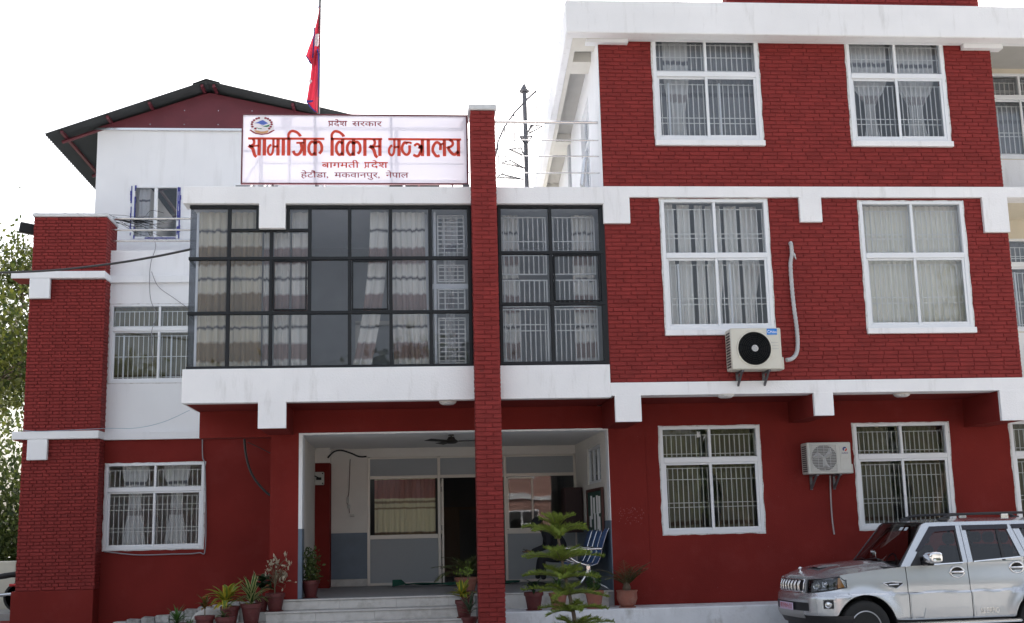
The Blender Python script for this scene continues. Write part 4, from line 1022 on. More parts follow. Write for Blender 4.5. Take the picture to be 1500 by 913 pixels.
# spiral stair
SY = 22.5
cx_, _z = at(771.5, 260, SY); topz = AZ(770, 135, SY)
st = thing('spiral_stair', 'grey iron spiral staircase rising from the roof terrace', 'staircase', (cx_, SY, 7.2))
b = MB(); b.tube([(cx_, SY, 7.2), (cx_, SY, topz)], .045, 12); b.lathe([(.10, 0), (.105, .02), (.0, .2)], (cx_, SY, topz), 12); b.build('centre_pole', m_iron, st)
pts_t = []; nst = 9; rise = .225; ro = .60; z_1 = AZ(735, 262, SY)
for k in range(nst):
    a = R(200+k*21.5); z = z_1 + k*rise; w = .21
    c = MB()
    c.add([(cx_+.08*math.cos(a-w), SY+.08*math.sin(a-w), z-.012), (cx_+ro*math.cos(a-w), SY+ro*math.sin(a-w), z-.012), (cx_+ro*math.cos(a-w*.55), SY+ro*math.sin(a-w*.55), z-.012), (cx_+.08*math.cos(a-w*.3), SY+.08*math.sin(a-w*.3), z-.012)], [(0,1,2,3)])
    for s_ in (-w, w): c.tube([(cx_+.06*math.cos(a), SY+.06*math.sin(a), z-.02), (cx_+ro*math.cos(a+s_), SY+ro*math.sin(a+s_), z)], .013, 5)
    c.tube([(cx_+ro*math.cos(a+w*(1-2*q/6)), SY+ro*math.sin(a+w*(1-2*q/6)), z) for q in range(7)], .013, 5)
    for r_ in (.2, .27, .34, .41, .48, .54): c.tube([(cx_+r_*math.cos(a-w), SY+r_*math.sin(a-w), z), (cx_+r_*math.cos(a+w), SY+r_*math.sin(a+w), z)], .007, 4)
    for s_ in (-.5, 0, .5): c.tube([(cx_+.15*math.cos(a+w*s_), SY+.15*math.sin(a+w*s_), z), (cx_+ro*math.cos(a+w*s_), SY+ro*math.sin(a+w*s_), z)], .006, 4)
    if k < 5 : c.build('tread', m_iron, st)
    if k < 5:
        hx, hy = cx_+ro*math.cos(a), SY+ro*math.sin(a)
        c = MB(); c.tube([(hx, hy, z), (hx, hy, z+.70)], .013, 6); c.build('baluster', m_iron, st)
    pts_t.append((cx_+ro*math.cos(a), SY+ro*math.sin(a), z+.70))
pts_t.insert(0, (cx_+ro*math.cos(R(178)), SY+ro*math.sin(R(178)), z_1-rise+.70))
b = MB(); b.tube(pts_t[:6], .02, 8); b.build('handrail', m_iron, st)
# bent pipes lying on the terrace by the side wall
b = MB(); zt_ = 7.28
b.tube([(2.2, 19.6, zt_), (2.75, 19.6, zt_), (2.82, 19.6, zt_+.1), (2.95, 19.6, zt_+.18), (3.1, 19.6, zt_+.15), (3.14, 19.6, zt_)], .03, 8)
b.tube([(3.1, 19.8, zt_), (3.12, 19.8, zt_+.25), (3.08, 19.8, zt_+.4), (3.14, 19.8, zt_+.85), (3.17, 19.8, zt_+.9)], .045, 8)
tag(b.build('drain_pipe', m_steel), 'bent metal pipe on the roof terrace beside the white side wall', 'pipe')
# solar heater frame on the roof, far right
SXa = AX(1474, 8, 20.5)
so = thing('solar_panel', 'dark tilted solar panel with pale rails at the top right roof edge', 'solar panel', (SXa+1, 20.5, 10.3))
b = MB(); b.add([(SXa,20.3,10.35),(SXa+3,20.3,10.35),(SXa+3.3,21.6,11.4),(SXa+.3,21.6,11.4)], [(0,1,2,3)]); b.add([(SXa,20.33,10.32),(SXa+3,20.33,10.32),(SXa+3.3,21.63,11.37),(SXa+.3,21.63,11.37)], [(3,2,1,0)]); b.build('panel', mat('solar_dark', (.02,.025,.06), .2), so)
b = MB(); 
for z in (10.62, 10.72): b.tube([(SXa-1.5, 20.15, z), (SXa+3, 20.15, z)], .015, 6)
for q in range(5): b.tube([(SXa+.2+q*.6, 20.28, 10.36), (SXa+.5+q*.6, 21.5, 11.4)], .012, 6)
b.build('rail', m_alu, so)
# ---------------------------------------------------------------- air conditioner outdoor units
m_ac = mat('ac_cream', (.58,.56,.49), .5, var=.03, dirt=(.3,.27,.2,.4), dscale=6, dth=(.58,.8))
m_acw = mat('ac_white', (.5,.5,.47), .5, var=.03, dirt=(.3,.27,.2,.4), dscale=6, dth=(.58,.8))
m_acdark = mat('ac_fan_dark', (.03,.033,.036), .5)
m_fin = mat('ac_coil', (.05,.05,.05), .6)
m_logo_blue = mat('logo_blue', (.02,.2,.62), .4); m_wt = mat('print_white', (.85,.85,.85), .5); m_navy = mat('print_navy', (.02,.03,.16), .5); m_pr = mat('print_red', (.5,.03,.03), .5)
m_hub = mat('fan_hub_grey', (.4,.4,.4), .5)
def text_on(parent, s, x0, x1, z0, z1, y, m, name='lettering', bold=.02, ref=True):
    """flat printed word, fitted into x0..x1, z0..z1 on a face looking towards -Y"""
    me = text_mesh(s, bold); vs = [v.co for v in me.vertices]; a, c = min(v.x for v in vs), max(v.x for v in vs); d, e = min(v.y for v in vs), max(v.y for v in vs)
    b = MB(); b.add([(x0+(v.x-a)/(c-a)*(x1-x0), y, z0+(v.y-d)/(e-d)*(z1-z0)) for v in vs], [tuple(p.vertices) for p in me.polygons]); return b.build(name, m, parent)
def ac_unit(name, label, x0, x1, z0, z1, Y, dep, m, kind):
    """front face at Y-dep, hung on the wall at Y"""
    yf = Y-dep; t = thing(name, label, 'air conditioner', ((x0+x1)/2, Y, z0)); w, h = x1-x0, z1-z0
    b = MB(); b.cbox(x0, x1, yf, Y-.08, z0, z1, .014); b.cbox(x1-.002, x1+.045, yf+.06, Y-.1, z0+.0, z0+h*.30, .01); body = b.build('casing', m, t, smooth=True)
    fr = h*.415; fx = x0+w*(.46 if kind == 'a' else .37); fz = z0+h*.50
    if kind == 'a':
        b = MB(); b.lathe([(fr*1.03, 0), (fr*1.03, .006), (fr*.985, .012), (fr*.97, .004), (fr*.97, .0)], (fx, yf-.012, fz), 40, 'y'); b.build('fan_ring', m, t, smooth=True)
        b = MB(); b.lathe([(0, 0), (fr*.97, 0), (fr*.97, .004), (0, .004)], (fx, yf-.004, fz), 40, 'y'); b.build('fan_well', m_fin, t)
        b = MB()
        for q in range(1, 9): rr = fr*.97*q/9; b.tube([(fx+rr*math.cos(a*math.pi/18), yf-.012-.002*(9-q), fz+rr*math.sin(a*math.pi/18)) for a in range(37)], .0032, 4, cap=False)
        for q in range(12): a = q*math.pi/6; b.tube([(fx+.04*math.cos(a), yf-.026, fz+.04*math.sin(a)), (fx+fr*.96*math.cos(a+.25), yf-.01, fz+fr*.96*math.sin(a+.25))], .0022, 4)
        b.build('fan_guard', m_acdark, t)
        b = MB(); b.lathe([(0, -.012), (.05, -.010), (.055, 0)], (fx, yf-.03, fz), 20, 'y'); b.build('hub', m_hub, t)
    else:
        b = MB(); g = fr*1.06; b.cbox(fx-g, fx+g, yf-.012, yf+.002, fz-g, fz+g, .012); b.build('fan_panel', m, t)
        b = MB(); b.lathe([(0, 0), (fr, 0), (fr, .003), (0, .003)], (fx, yf-.016, fz), 40, 'y'); b.build('fan_well', mat('ac_well', (.12,.12,.115), .6), t)
        b = MB()
        for q in range(17): z = fz-g+.02+(2*g-.04)*q/16; b.box(fx-g+.015, fx+g-.015, yf-.022, yf-.018, z-.004, z+.004)
        for q in range(5): x = fx-g+.02+(2*g-.04)*q/4; b.box(x-.003, x+.003, yf-.026, yf-.0222, fz-g+.015, fz+g-.015)
        for q in range(3):
            a = .6+q*2.094; b.tube([(fx, yf-.0165, fz), (fx+fr*.6*math.cos(a), yf-.0175, fz+fr*.6*math.sin(a)), (fx+fr*.85*math.cos(a+.4), yf-.0175, fz+fr*.85*math.sin(a+.4))], [.02,.05,.02], 4)
        b.build('fan_grille', m_hub, t)
        b = MB(); b.cbox(fx+g+.05, x1-.03, yf-.006, yf+.0, z0+.06, z1-.06, .004); b.build('service_panel', m, t)
    # side coil with slots on the left end
    b = MB()
    for q in range(13): z = z0+.04+(h-.08)*q/13; b.box(x0-.006, x0+.001, yf+.05, Y-.14, z, z+(h-.08)/13*.55)
    b.build('side_louvre', m_acdark, t)
    for x in (x0+w*.22, x0+w*.75):
        b = MB(); b.box(x-.02, x+.02, yf+.03, Y-.031, z0-.03, z0-.002); b.box(x-.02, x+.02, Y-.03, Y-.001, z0-.25, z0-.002)
        b.add([(x-.015, Y-.03, z0-.24), (x+.015, Y-.03, z0-.24), (x+.015, yf+.08, z0-.031), (x-.015, yf+.08, z0-.031), (x-.015, Y-.03, z0-.2), (x+.015, Y-.03, z0-.2), (x+.015, yf+.14, z0-.031), (x-.015, yf+.14, z0-.031)], [(0,1,2,3),(7,6,5,4),(0,3,7,4),(1,5,6,2)])
        b.build('wall_bracket', m_iron, t)
    return t, fx, yf
ax0, ax1, az0, az1 = 5.10, 5.93, AZ(1110, 541, 18.15), AZ(1110, 480.5, 18.15)
yfa = 18.15
t, fx, yf = ac_unit('air_conditioner_unit', 'larger cream air conditioner unit with black round fan under the first floor window', AX(1071, 510, yfa), AX(1145, 510, yfa), az0, az1, YR-.01, YR-.01-yfa, m_ac, 'a')
x1 = AX(1139, 500, yfa); x0 = AX(1124, 500, yfa); za, zb2 = AZ(1130, 490.5, yfa), AZ(1130, 481.5, yfa)
b = MB(); b.cbox(x0, x1, yf-.006, yf+.001, za, zb2, .004); b.build('logo_plate', m_logo_blue, t)
text_on(t, 'Midea', x0+.052, x1-.008, za+.024, zb2-.034, yf-.008, m_wt)
b = MB(); cx, cz = x0+.033, (za+zb2)/2
b.grid([[(cx+r_*math.cos(R(a)), yf-.008, cz+r_*math.sin(R(a))) for a in range(60, 340, 20)] for r_ in (.019, .025)]); b.build('logo_swirl', m_wt, t)
b = MB()
for q in range(3): z = AZ(1130, 502+q*4.5, yfa); b.box(x0+.0, x1+.01, yf-.003, yf+.0005, z-.003, z+.003)
b.build('service_lines', m_hub, t)
# ribbed insulated pipe
pp = [(1158.5, 356), (1160, 372), (1158, 388), (1160, 420), (1163, 450), (1167, 480), (1168.5, 503), (1165, 518), (1157, 527), (1147, 530)]
P = [Vector((AX(x, y, YR-.05), YR-.05-.18*max(0, (i-6)/3), AZ(x, y, YR-.05))) for i, (x, y) in enumerate(pp)]
def smooth_path(P, k=6):
    Q = []
    for i in range(len(P)-1):
        p0, p1, p2, p3 = P[max(i-1,0)], P[i], P[i+1], P[min(i+2, len(P)-1)]
        for j in range(k):
            t = j/k; Q.append(.5*((2*p1)+(p2-p0)*t+(2*p0-5*p1+4*p2-p3)*t*t+(3*p1-p0-3*p2+p3)*t**3))
    Q.append(P[-1]); return Q
Q = smooth_path(P, 10)
m_tapepipe = mat('wrapped_pipe', (.42,.42,.43), .6, var=.1, vscale=8)
b = MB(); b.tube(Q, [.030+.006*(i % 2) for i in range(len(Q))], 8); b.tube([P[0]+Vector((0,.05,.0)), P[0]], .03, 8); b.tube([Q[8], Q[8]+Vector((.03,-.03,-.06)), Q[8]+Vector((.05,-.03,-.14))], [.012,.018,.008], 6)
tag(b.build('refrigerant_pipe', m_tapepipe, smooth='all'), 'grey wrapped pipe running down the brick wall to the larger air conditioner', 'pipe')
t, fx, yf = ac_unit('air_conditioner_unit', 'smaller white air conditioner unit on the ground floor wall between two windows', AX(1183, 670, 19.45), AX(1247, 670, 19.45), AZ(1215, 694, 19.45), AZ(1215, 648, 19.45), YG-.001, .40, m_acw, 'b')
lx, lz = at(1237, 658, yf); b = MB()
b.grid([[(lx+r_*math.cos(R(a)), yf-.010, lz+r_*math.sin(R(a))) for a in range(40, 250, 15)] for r_ in (.012, .038)]); b.build('logo_arc', m_navy, t)
b = MB(); b.grid([[(lx+.01+r_*math.cos(R(a)), yf-.0105, lz-.004+r_*math.sin(R(a))) for a in range(-120, 50, 15)] for r_ in (.004, .03)]); b.build('logo_arc', m_pr, t)
text_on(t, 'GREE', lx-.055, lx+.055, lz-.078, lz-.05, yf-.0105, m_navy, bold=.03)
b = MB(); p0 = Vector((AX(1216, 697, YG-.05), YG-.05, AZ(1216, 697, YG-.05))); b.tube(smooth_path([p0, Vector((AX(1217, 730, YG-.03), YG-.03, AZ(1217, 730, YG-.03))), Vector((AX(1219, 760, YG-.02), YG-.02, AZ(1219, 760, YG-.02))), Vector((AX(1222, 783, YG-.02), YG-.02, AZ(1222, 783, YG-.02)))]), .013, 6)
tag(b.build('drain_hose', mat('hose_grey', (.35,.3,.3), .6)), 'thin grey drain hose hanging below the smaller air conditioner', 'hose')

# ---------------------------------------------------------------- lamps under the overhang
for (px, py, lab) in ((1063, 581, 'round white lamp under the overhang above the window left of the small air conditioner'), (1321, 579.5, 'round white lamp under the overhang above the window behind the car'), (656, 591, 'round white lamp under the glazed bay just left of the brick pillar')):
    z = 3.869 if px > 900 else 3.846
    x, y = onz(px, py, z-.03); b = MB(); b.lathe([(.0, -.055), (.09, -.052), (.125, -.03), (.13, 0)], (x, y, z), 24)
    l = thing('ceiling_lamp', lab, 'lamp', (x, y, z), group='round lamps under the overhang'); b.build('shade', m_cur_white if False else m_plaster, l, smooth='all')
    b = MB(); b.lathe([(.14, -.012), (.14, .0)], (x, y, z+.001), 24); b.build('base', m_alugrey, l)

# ---------------------------------------------------------------- things in the porch
ffx, ffy = .72, 20.6
fz = AZ(661, 646, ffy)
fan = thing('ceiling_fan', 'black three-bladed ceiling fan in the porch', 'fan', (AX(661, 640, ffy), ffy, fz)); FX_ = AX(661, 640, ffy)
m_fanb = mat('fan_brown', (.03,.025,.022), .45)
b = MB(); b.tube([(FX_, ffy, fz+.06), (FX_, ffy, OZ1)], .014, 8); b.lathe([(.0,.03),(.05,.0),(.05,-.02)], (FX_, ffy, OZ1-.01), 12); b.build('rod', m_fanb, fan)
b = MB(); b.lathe([(0,-.05),(.07,-.045),(.12,-.02),(.115,.0),(.07,.03),(.05,.07),(0,.075)], (FX_, ffy, fz), 20); b.build('motor', m_fanb, fan, smooth=True)
for a in (-12, 108, 228):
    a = R(a); c, s = math.cos(a), math.sin(a); b = MB()
    P = []
    for i in range(6):
        r_ = .12+.5*i/5; w = .045+.03*i/5; P.append([(FX_+c*r_-s*q*w, ffy+s*r_+c*q*w, fz-.005+q*.012) for q in (-1, 0, 1)])
    b.grid(P); P2 = [[(p[0], p[1], p[2]-.005) for p in r_] for r_ in P]; b.grid(P2); b.build('blade', m_fanb, fan)
# switch box on the red pier
bx0, bx1 = AX(455.5, 690, YK-.5), AX(475, 690, YK-.5); bz0, bz1 = AZ(465, 711, YK-.5), AZ(465, 692, YK-.5)
t = thing('switch_box', 'white isolator switch box on the red wall inside the porch', 'switch box', ((bx0+bx1)/2, YK-.5, bz0))
b = MB(); b.cbox(bx0, bx1, YK-.62, YK-.501, bz0, bz1, .01); b.build('cover', m_acw, t); b = MB(); b.cbox(bx0+.11, bx0+.21, YK-.65, YK-.621, (bz0+bz1)/2-.03, (bz0+bz1)/2+.02, .006); b.tube([(bx0+.08, YK-.66, (bz0+bz1)/2+.05), (bx0+.2, YK-.66, (bz0+bz1)/2-.01)], .012, 6)
for z in (bz0+.03, bz1-.03): b.box(bx1-.035, bx1-.01, YK-.625, YK-.6201, z-.012, z+.012)
b.build('handle', m_black, t)
def cable(name, label, pts, r, m=m_blackcable, n=6, cat='cable', grp=None, k=8):
    b = MB(); b.tube(smooth_path([Vector(p) for p in pts], k), r, n); return tag(b.build(name, m, smooth='all'), label, cat, grp)
def cp(pts, Y): return [(AX(x, y, Y), Y, AZ(x, y, Y)) for x, y in pts]
cable('cable', 'thick black cable looping across the porch ceiling to the partition', cp([(480, 671), (489, 662), (500, 660), (514, 664), (526, 669), (537, 669)], YK-.53), .018)
cable('cable', 'thick black cable hanging in a curve left of the red porch column', cp([(358, 643), (360, 665), (366, 688), (376, 706), (392, 723), (402, 728)], 20.6), .022)
cable('cable', 'thin dark wire slanting behind the red porch column', cp([(363, 648), (378, 655), (396, 664)], 21.2), .008)
cable('wire', 'thin brown wire hanging down the porch back wall', cp([(513, 673), (512, 700), (511, 722), (508, 735), (511, 742), (512, 752)], YK-.04), .008, mat('wire_brown', (.12,.07,.06), .6))
b = MB()
for (px, py, w, h) in ((509, 733, 4, 10), (516, 755, 7, 4), (511, 742, 5, 6)): x, z = at(px, py, YK-.05); b.cbox(x-w*.006, x+w*.006, YK-.06, YK-.022, z-h*.006, z+h*.006, .004)
tag(b.build('wall_socket', m_acw), 'small pale socket and dangling plug on the porch back wall', 'socket')
# notice board on the right wall
y0, z0 = onx(862, 776, OX1); y1, z1 = onx(884, 700, OX1)
ya_, yb2 = 20.45, 22.2; na0, na1 = 1.68, 2.52
t = thing('notice_board', 'wooden framed green notice board with white papers on the porch side wall', 'notice board', (OX1-.02, (ya_+yb2)/2, na0))
b = MB(); b.box(OX1-.035, OX1-.016, ya_+.04, yb2-.04, na0+.04, na1-.04); b.build('board', mat('board_green', (.02,.06,.045), .8), t)
b = MB(); b.cbox(OX1-.06, OX1-.015, ya_, ya_+.05, na0, na1, .005); b.cbox(OX1-.06, OX1-.015, yb2-.05, yb2, na0, na1, .005); b.cbox(OX1-.06, OX1-.015, ya_+.05, yb2-.05, na0, na0+.05, .005); b.cbox(OX1-.06, OX1-.015, ya_+.05, yb2-.05, na1-.05, na1, .005)
b.build('frame', mat('frame_wood_red', (.07,.02,.015), .5), t)
rr = random.Random(4)
for k, (q, zz, h) in enumerate(((.25,2.38,.30),(.5,2.40,.34),(.45,2.1,.3),(.85,2.36,.28),(.8,2.1,.3),(1.15,2.4,.42),(1.3,2.05,.2),(.3,2.02,.25))):
    b = MB(); yy = ya_+q; b.grid([[(OX1-.038-.012*abs(math.sin(u*3)), yy+.21*u, zz-h*v+rr.uniform(-.01,.01)) for u in (0,.35,.7,1)] for v in (0,.5,1)]); b.build('paper', m_wt, t)
# dark red cabinet in the corner
b = MB(); b.cbox(3.0, OX1-.02, 22.9, 23.35, 1.75, 2.6, .01); t = thing('wall_cabinet', 'dark red cabinet in the right rear corner of the porch', 'cabinet', (3.2, 23.1, 1.75)); b.build('body', mat('cabinet_red', (.03,.006,.007), .6), t)
b = MB(); b.box(3.03, OX1-.05, 22.885, 22.899, 1.8, 2.55); b.build('door', mat('cabinet_door', (.025,.007,.008), .6), t)
# green matting
m_mat = mat('green_matting', (.012,.09,.06), .95, bump=.8, bscale=300)
b = MB(); x0, x1 = AX(575, 860, 23.3), AX(760, 860, 23.3); P = []
for i in range(30):
    u = i/29; x = x0+(x1-x0)*u; P.append([(x, 22.95+.35*v+.05*math.sin(u*9), FZ+.014+.05*abs(math.sin(u*7+v*4))*(1-v*.5)+(.07 if i < 3 and v > .3 else 0)) for v in (0, .33, .66, 1)])
b.grid(P); o = b.build('door_mat', m_mat); so = o.modifiers.new('s', 'SOLIDIFY'); so.thickness = .012; tag(o, 'crumpled dark green matting on the porch floor before the partition', 'mat')

# ---------------------------------------------------------------- waiting chairs (metal beam seat)
m_seat = mat('blue_perforated_seat', (.05,.12,.32), .5)
SXB = 3.0                                        # seats face -X, beam runs in depth
bench = thing('waiting_bench', 'row of linked blue metal waiting chairs with chrome arms along the porch wall', 'bench', (SXB, 21.2, FZ))
prof = [(-.30, .43), (-.24, .445), (-.10, .42), (.05, .40), (.14, .43), (.19, .52), (.25, .74), (.32, .94), (.355, 1.0)]
for k in range(4):
    y0 = 19.99+k*.56
    P = [[(SXB+x, y0+.02+.5*v, FZ+z-(.012*math.sin(math.pi*v))) for v in (0,.25,.5,.75,1)] for x, z in prof]
    b = MB(); b.grid(P); o = b.build('seat', m_seat, bench, smooth='all'); o.modifiers.new('s', 'SOLIDIFY').thickness = .008
    b = MB(); b.tube([(SXB+x, y0, FZ+z) for x, z in prof], .008, 6); b.build('seat_rib', m_steel, bench)
b = MB(); b.box(SXB-.06, SXB+.0, 19.9, 22.3, FZ+.34, FZ+.395); b.build('beam', m_steel, bench)
for y in (19.97, 22.25):
    b = MB(); b.tube(smooth_path([Vector((SXB-.02, y, FZ+.37)), Vector((SXB-.12, y, FZ+.16)), Vector((SXB-.36, y, FZ+.02))]), .022, 8); b.tube(smooth_path([Vector((SXB-.02, y, FZ+.37)), Vector((SXB+.08, y, FZ+.16)), Vector((SXB+.30, y, FZ+.02))]), .022, 8); b.tube([(SXB-.02, y, FZ+.22), (SXB-.02, y, FZ+.42)], .035, 8); b.build('leg', m_steel, bench)
for y in (19.98, 21.11, 22.24):
    b = MB(); b.tube(smooth_path([Vector((SXB-.02, y, FZ+.40)), Vector((SXB-.22, y, FZ+.47)), Vector((SXB-.34, y, FZ+.57)), Vector((SXB-.28, y, FZ+.66)), Vector((SXB-.1, y, FZ+.665)), Vector((SXB+.24, y, FZ+.67))]), .022, 8); b.build('armrest', m_steel, bench, smooth='all')

# ---------------------------------------------------------------- the seated person
def skin_body(name, nodes_, edges, m, parent, sub=2):
    """nodes_: list of (x,y,z,rx,ry)"""
    me = bpy.data.meshes.new(name); po = org(parent)
    me.from_pydata([(n[0]-po.x, n[1]-po.y, n[2]-po.z) for n in nodes_], edges, []); me.materials.append(m)
    o = bpy.data.objects.new(name, me); link(o, parent)
    o.modifiers.new('skin', 'SKIN'); sv = me.skin_vertices[0].data
    for i, n in enumerate(nodes_): sv[i].radius = (n[3], n[4] if len(n) > 4 else n[3])
    sv[0].use_root = True
    s = o.modifiers.new('sub', 'SUBSURF'); s.levels = s.render_levels = sub
    return o
m_cloth = mat('dark_uniform', (.012,.013,.018), .9, bump=.4, bscale=120); m_skin = mat('brown_skin', (.13,.06,.035), .55); m_hair = mat('black_hair', (.01,.009,.009), .7)
PYY = 21.75; HX = SXB-.14
per = thing('person', 'person in dark clothes and cap sitting bent over a phone on the waiting chairs', 'person', (HX, PYY, FZ))
q = lambda x, y, z: (HX+x, PYY+y, FZ+z)
N_ = [(*q(0,0,.52), .15,.16), (*q(-.10,0,.68), .14,.165), (*q(-.24,0,.84), .135,.18), (*q(-.35,0,.94), .10,.14), (*q(-.42,0,1.0), .055,.055),
      # arms: left (near) and right
      (*q(-.33,-.19,.93), .065,.065), (*q(-.36,-.25,.70), .05,.05), (*q(-.62,-.16,.62), .036,.036),
      (*q(-.33,.19,.93), .065,.065), (*q(-.36,.25,.70), .05,.05), (*q(-.62,.12,.62), .036,.036),
      # legs
      (*q(-.06,-.11,.50), .10,.10), (*q(-.46,-.15,.50), .075,.075), (*q(-.44,-.15,.12), .05,.05),
      (*q(-.06,.11,.50), .10,.10), (*q(-.46,.15,.50), .075,.075), (*q(-.52,.15,.12), .05,.05)]
E2 = [(0,1),(1,2),(2,3),(3,4),(3,5),(5,6),(6,7),(3,8),(8,9),(9,10),(0,11),(11,12),(12,13),(0,14),(14,15),(15,16)]
skin_body('clothed_body', N_, E2, m_cloth, per)
for s, fx_ in ((-1, -.44), (1, -.52)):
    b = MB(); b.lathe([(.0,0),(.045,.0),(.055,.03),(.045,.07),(.0,.09)], (0,0,0), 12); b.xf(Matrix.Translation(q(fx_-.06, s*.15, .0)) @ Matrix.Diagonal((2.6, 1, 1, 1))); b.build('shoe', m_hair, per, smooth='all')
# head: one shaped surface, face towards -X and downwards
def head_surface():
    b = MB(); rows = []
    for i in range(17):
        v = i/16; th = math.pi*v; row = []
        for j in range(24):
            ph = 2*math.pi*j/24; x = math.sin(th)*math.cos(ph); y = math.sin(th)*math.sin(ph); z = math.cos(th)
            sx_, sy_, sz_ = .098, .078, .118
            X, Y_, Z = x*sx_, y*sy_, z*sz_
            if z < 0: X *= 1-.12*(-z); Y_ *= 1-.32*(-z)**1.5
            if x < 0:   # face side
                X -= .010*math.exp(-((z+.75)/.18)**2)*math.exp(-(y/.45)**2)          # chin
                X -= .026*math.exp(-((z+.18)/.16)**2)*math.exp(-(y/.14)**2)          # nose
                X += .012*math.exp(-((z-.05)/.12)**2)*math.exp(-((abs(y)-.38)/.2)**2) # eye sockets
                X -= .006*math.exp(-((z+.48)/.07)**2)*math.exp(-(y/.28)**2)          # lips
                X -= .006*math.exp(-((z-.22)/.09)**2)*math.exp(-(y/.6)**2)           # brow
            row.append((X, Y_, Z))
        row.append(row[0]); rows.append(row)
    b.grid(rows); return b
hm = Matrix.Translation(q(-.50, 0, 1.09)) @ Matrix.Rotation(R(-38), 4, 'Y')
hb = head_surface(); hb.xf(hm); head = hb.build('head', m_skin, per, smooth='all')
b = MB()
for s in (-1, 1): b.lathe([(0,-.008),(.008,-.004),(.009,0),(.004,.006),(0,.008)], (0,0,0), 10, 'x', M=Matrix.Translation((-.088, s*.03, .008)))
b.xf(hm); b.build('eye', m_wt, head)
b = MB()
for s in (-1, 1): b.lathe([(0,-.01),(.022,-.006),(.026,.004),(.0,.012)], (0,0,0), 12, 'y', M=Matrix.Translation((.005, s*.08, 0)))
b.xf(hm); b.build('ear', m_skin, head)
b = MB(); b.lathe([(.106,-.02),(.108,.03),(.1,.075),(.06,.112),(0,.122)], (.008,0,.02), 20); b.xf(hm @ Matrix.Diagonal((1.0,.84,1,1))); b.build('cap', m_cloth, per, smooth='all')
b = MB(); P = [[(-.085-.085*u*math.cos(v), .075*math.sin(v)*(1-.1*u), .04-.012*u) for v in [R(a) for a in range(-80, 81, 20)]] for u in (0, .5, 1)]; b.grid(P); b.xf(hm); o = b.build('cap_peak', m_cloth, per); o.modifiers.new('s', 'SOLIDIFY').thickness = .006
b = MB(); b.tube([q(-.41,0,.98), q(-.47,0,1.04)], .052, 10); b.build('neck', m_skin, per)
# hands with fingers round a phone
for s, hp in ((-1, q(-.66,-.13,.615)), (1, q(-.66,.10,.615))):
    hx, hy, hz_ = hp; Nn = [(hx+.03, hy, hz_, .028, .028), (hx-.02, hy, hz_, .036, .020), (hx-.055, hy, hz_, .034, .016)]; Ee = [(0,1),(1,2)]
    for k in range(4):
        o_ = (k-1.5)*.019; L_ = (.052, .060, .056, .044)[k]; i0 = len(Nn)
        Nn += [(hx-.075, hy+o_, hz_+.004, .0095), (hx-.075-L_*.6, hy+o_-s*.006, hz_-.004, .0085), (hx-.07-L_, hy+o_-s*.02, hz_+.012, .0075)]; Ee += [(2, i0), (i0, i0+1), (i0+1, i0+2)]
    i0 = len(Nn); Nn += [(hx-.015, hy-s*.035, hz_+.012, .011), (hx-.05, hy-s*.05, hz_+.03, .009), (hx-.075, hy-s*.045, hz_+.035, .008)]; Ee += [(1, i0), (i0, i0+1), (i0+1, i0+2)]
    skin_body('hand', Nn, Ee, m_skin, per, 1)
b = MB(); b.cbox(-.04, .04, -.075, .075, -.004, .004, .002); b.xf(Matrix.Translation(q(-.755, -.02, .645)) @ Matrix.Rotation(R(35), 4, 'Y'))
tag(b.build('phone', m_black), 'dark phone held by the seated person in the porch', 'phone')

# ---------------------------------------------------------------- foliage tools
def leafmat(name, col, col2=None, tr=.35, rough=.5, var=.25, margin=None):
    m = bpy.data.materials.new(name); m.use_nodes = True; N, L = nodes(m); b_ = N['Principled BSDF']; out = N['Material Output']
    geo = N.new('ShaderNodeNewGeometry'); mx = N.new('ShaderNodeMixRGB'); mx.inputs[1].default_value = (*[c*(1-var) for c in col], 1); mx.inputs[2].default_value = (*(col2 or [min(c*(1+var), 1) for c in col]), 1)
    L.new(geo.outputs['Random Per Island'], mx.inputs[0]); cur = mx.outputs[0]
    L.new(cur, b_.inputs['Base Color']); b_.inputs['Roughness'].default_value = rough; b_.inputs['Specular IOR Level'].default_value = .3
    t = N.new('ShaderNodeBsdfTranslucent'); L.new(cur, t.inputs[0]); ms = N.new('ShaderNodeMixShader'); ms.inputs[0].default_value = tr; L.new(b_.outputs[0], ms.inputs[1]); L.new(t.outputs[0], ms.inputs[2]); L.new(ms.outputs[0], out.inputs[0]); return m
m_green = leafmat('leaf_green', (.05,.11,.025)); m_dkgreen = leafmat('leaf_dark', (.015,.04,.014)); m_yel = leafmat('leaf_yellow', (.5,.42,.05), var=.2); m_cream = leafmat('leaf_cream', (.5,.5,.22), var=.15)
m_orange = leafmat('leaf_orange', (.28,.13,.03), (.05,.08,.02)); m_dry = leafmat('leaf_dry', (.42,.38,.28), var=.15); m_lime = leafmat('leaf_lime', (.16,.24,.04)); m_fern = leafmat('leaf_fern', (.05,.075,.025), (.11,.12,.035)); m_grey = leafmat('leaf_greygreen', (.08,.12,.07)); m_palm = leafmat('leaf_palm', (.07,.10,.04), (.15,.14,.05))
m_bark = mat('bark', (.12,.09,.065), .9, var=.2, vscale=12, bump=.6); m_stem = mat('young_stem', (.11,.09,.05), .7)
m_pot = mat('pot_dark_red', (.10,.018,.018), .55, var=.12, vscale=9, dirt=(.2,.1,.08,.4), dscale=12, dth=(.55,.75)); m_pot2 = mat('pot_salmon', (.27,.10,.07), .75, var=.1, vscale=9, dirt=(.35,.25,.2,.5), dscale=10, dth=(.5,.75)); m_soil = mat('soil', (.04,.03,.02), 1)
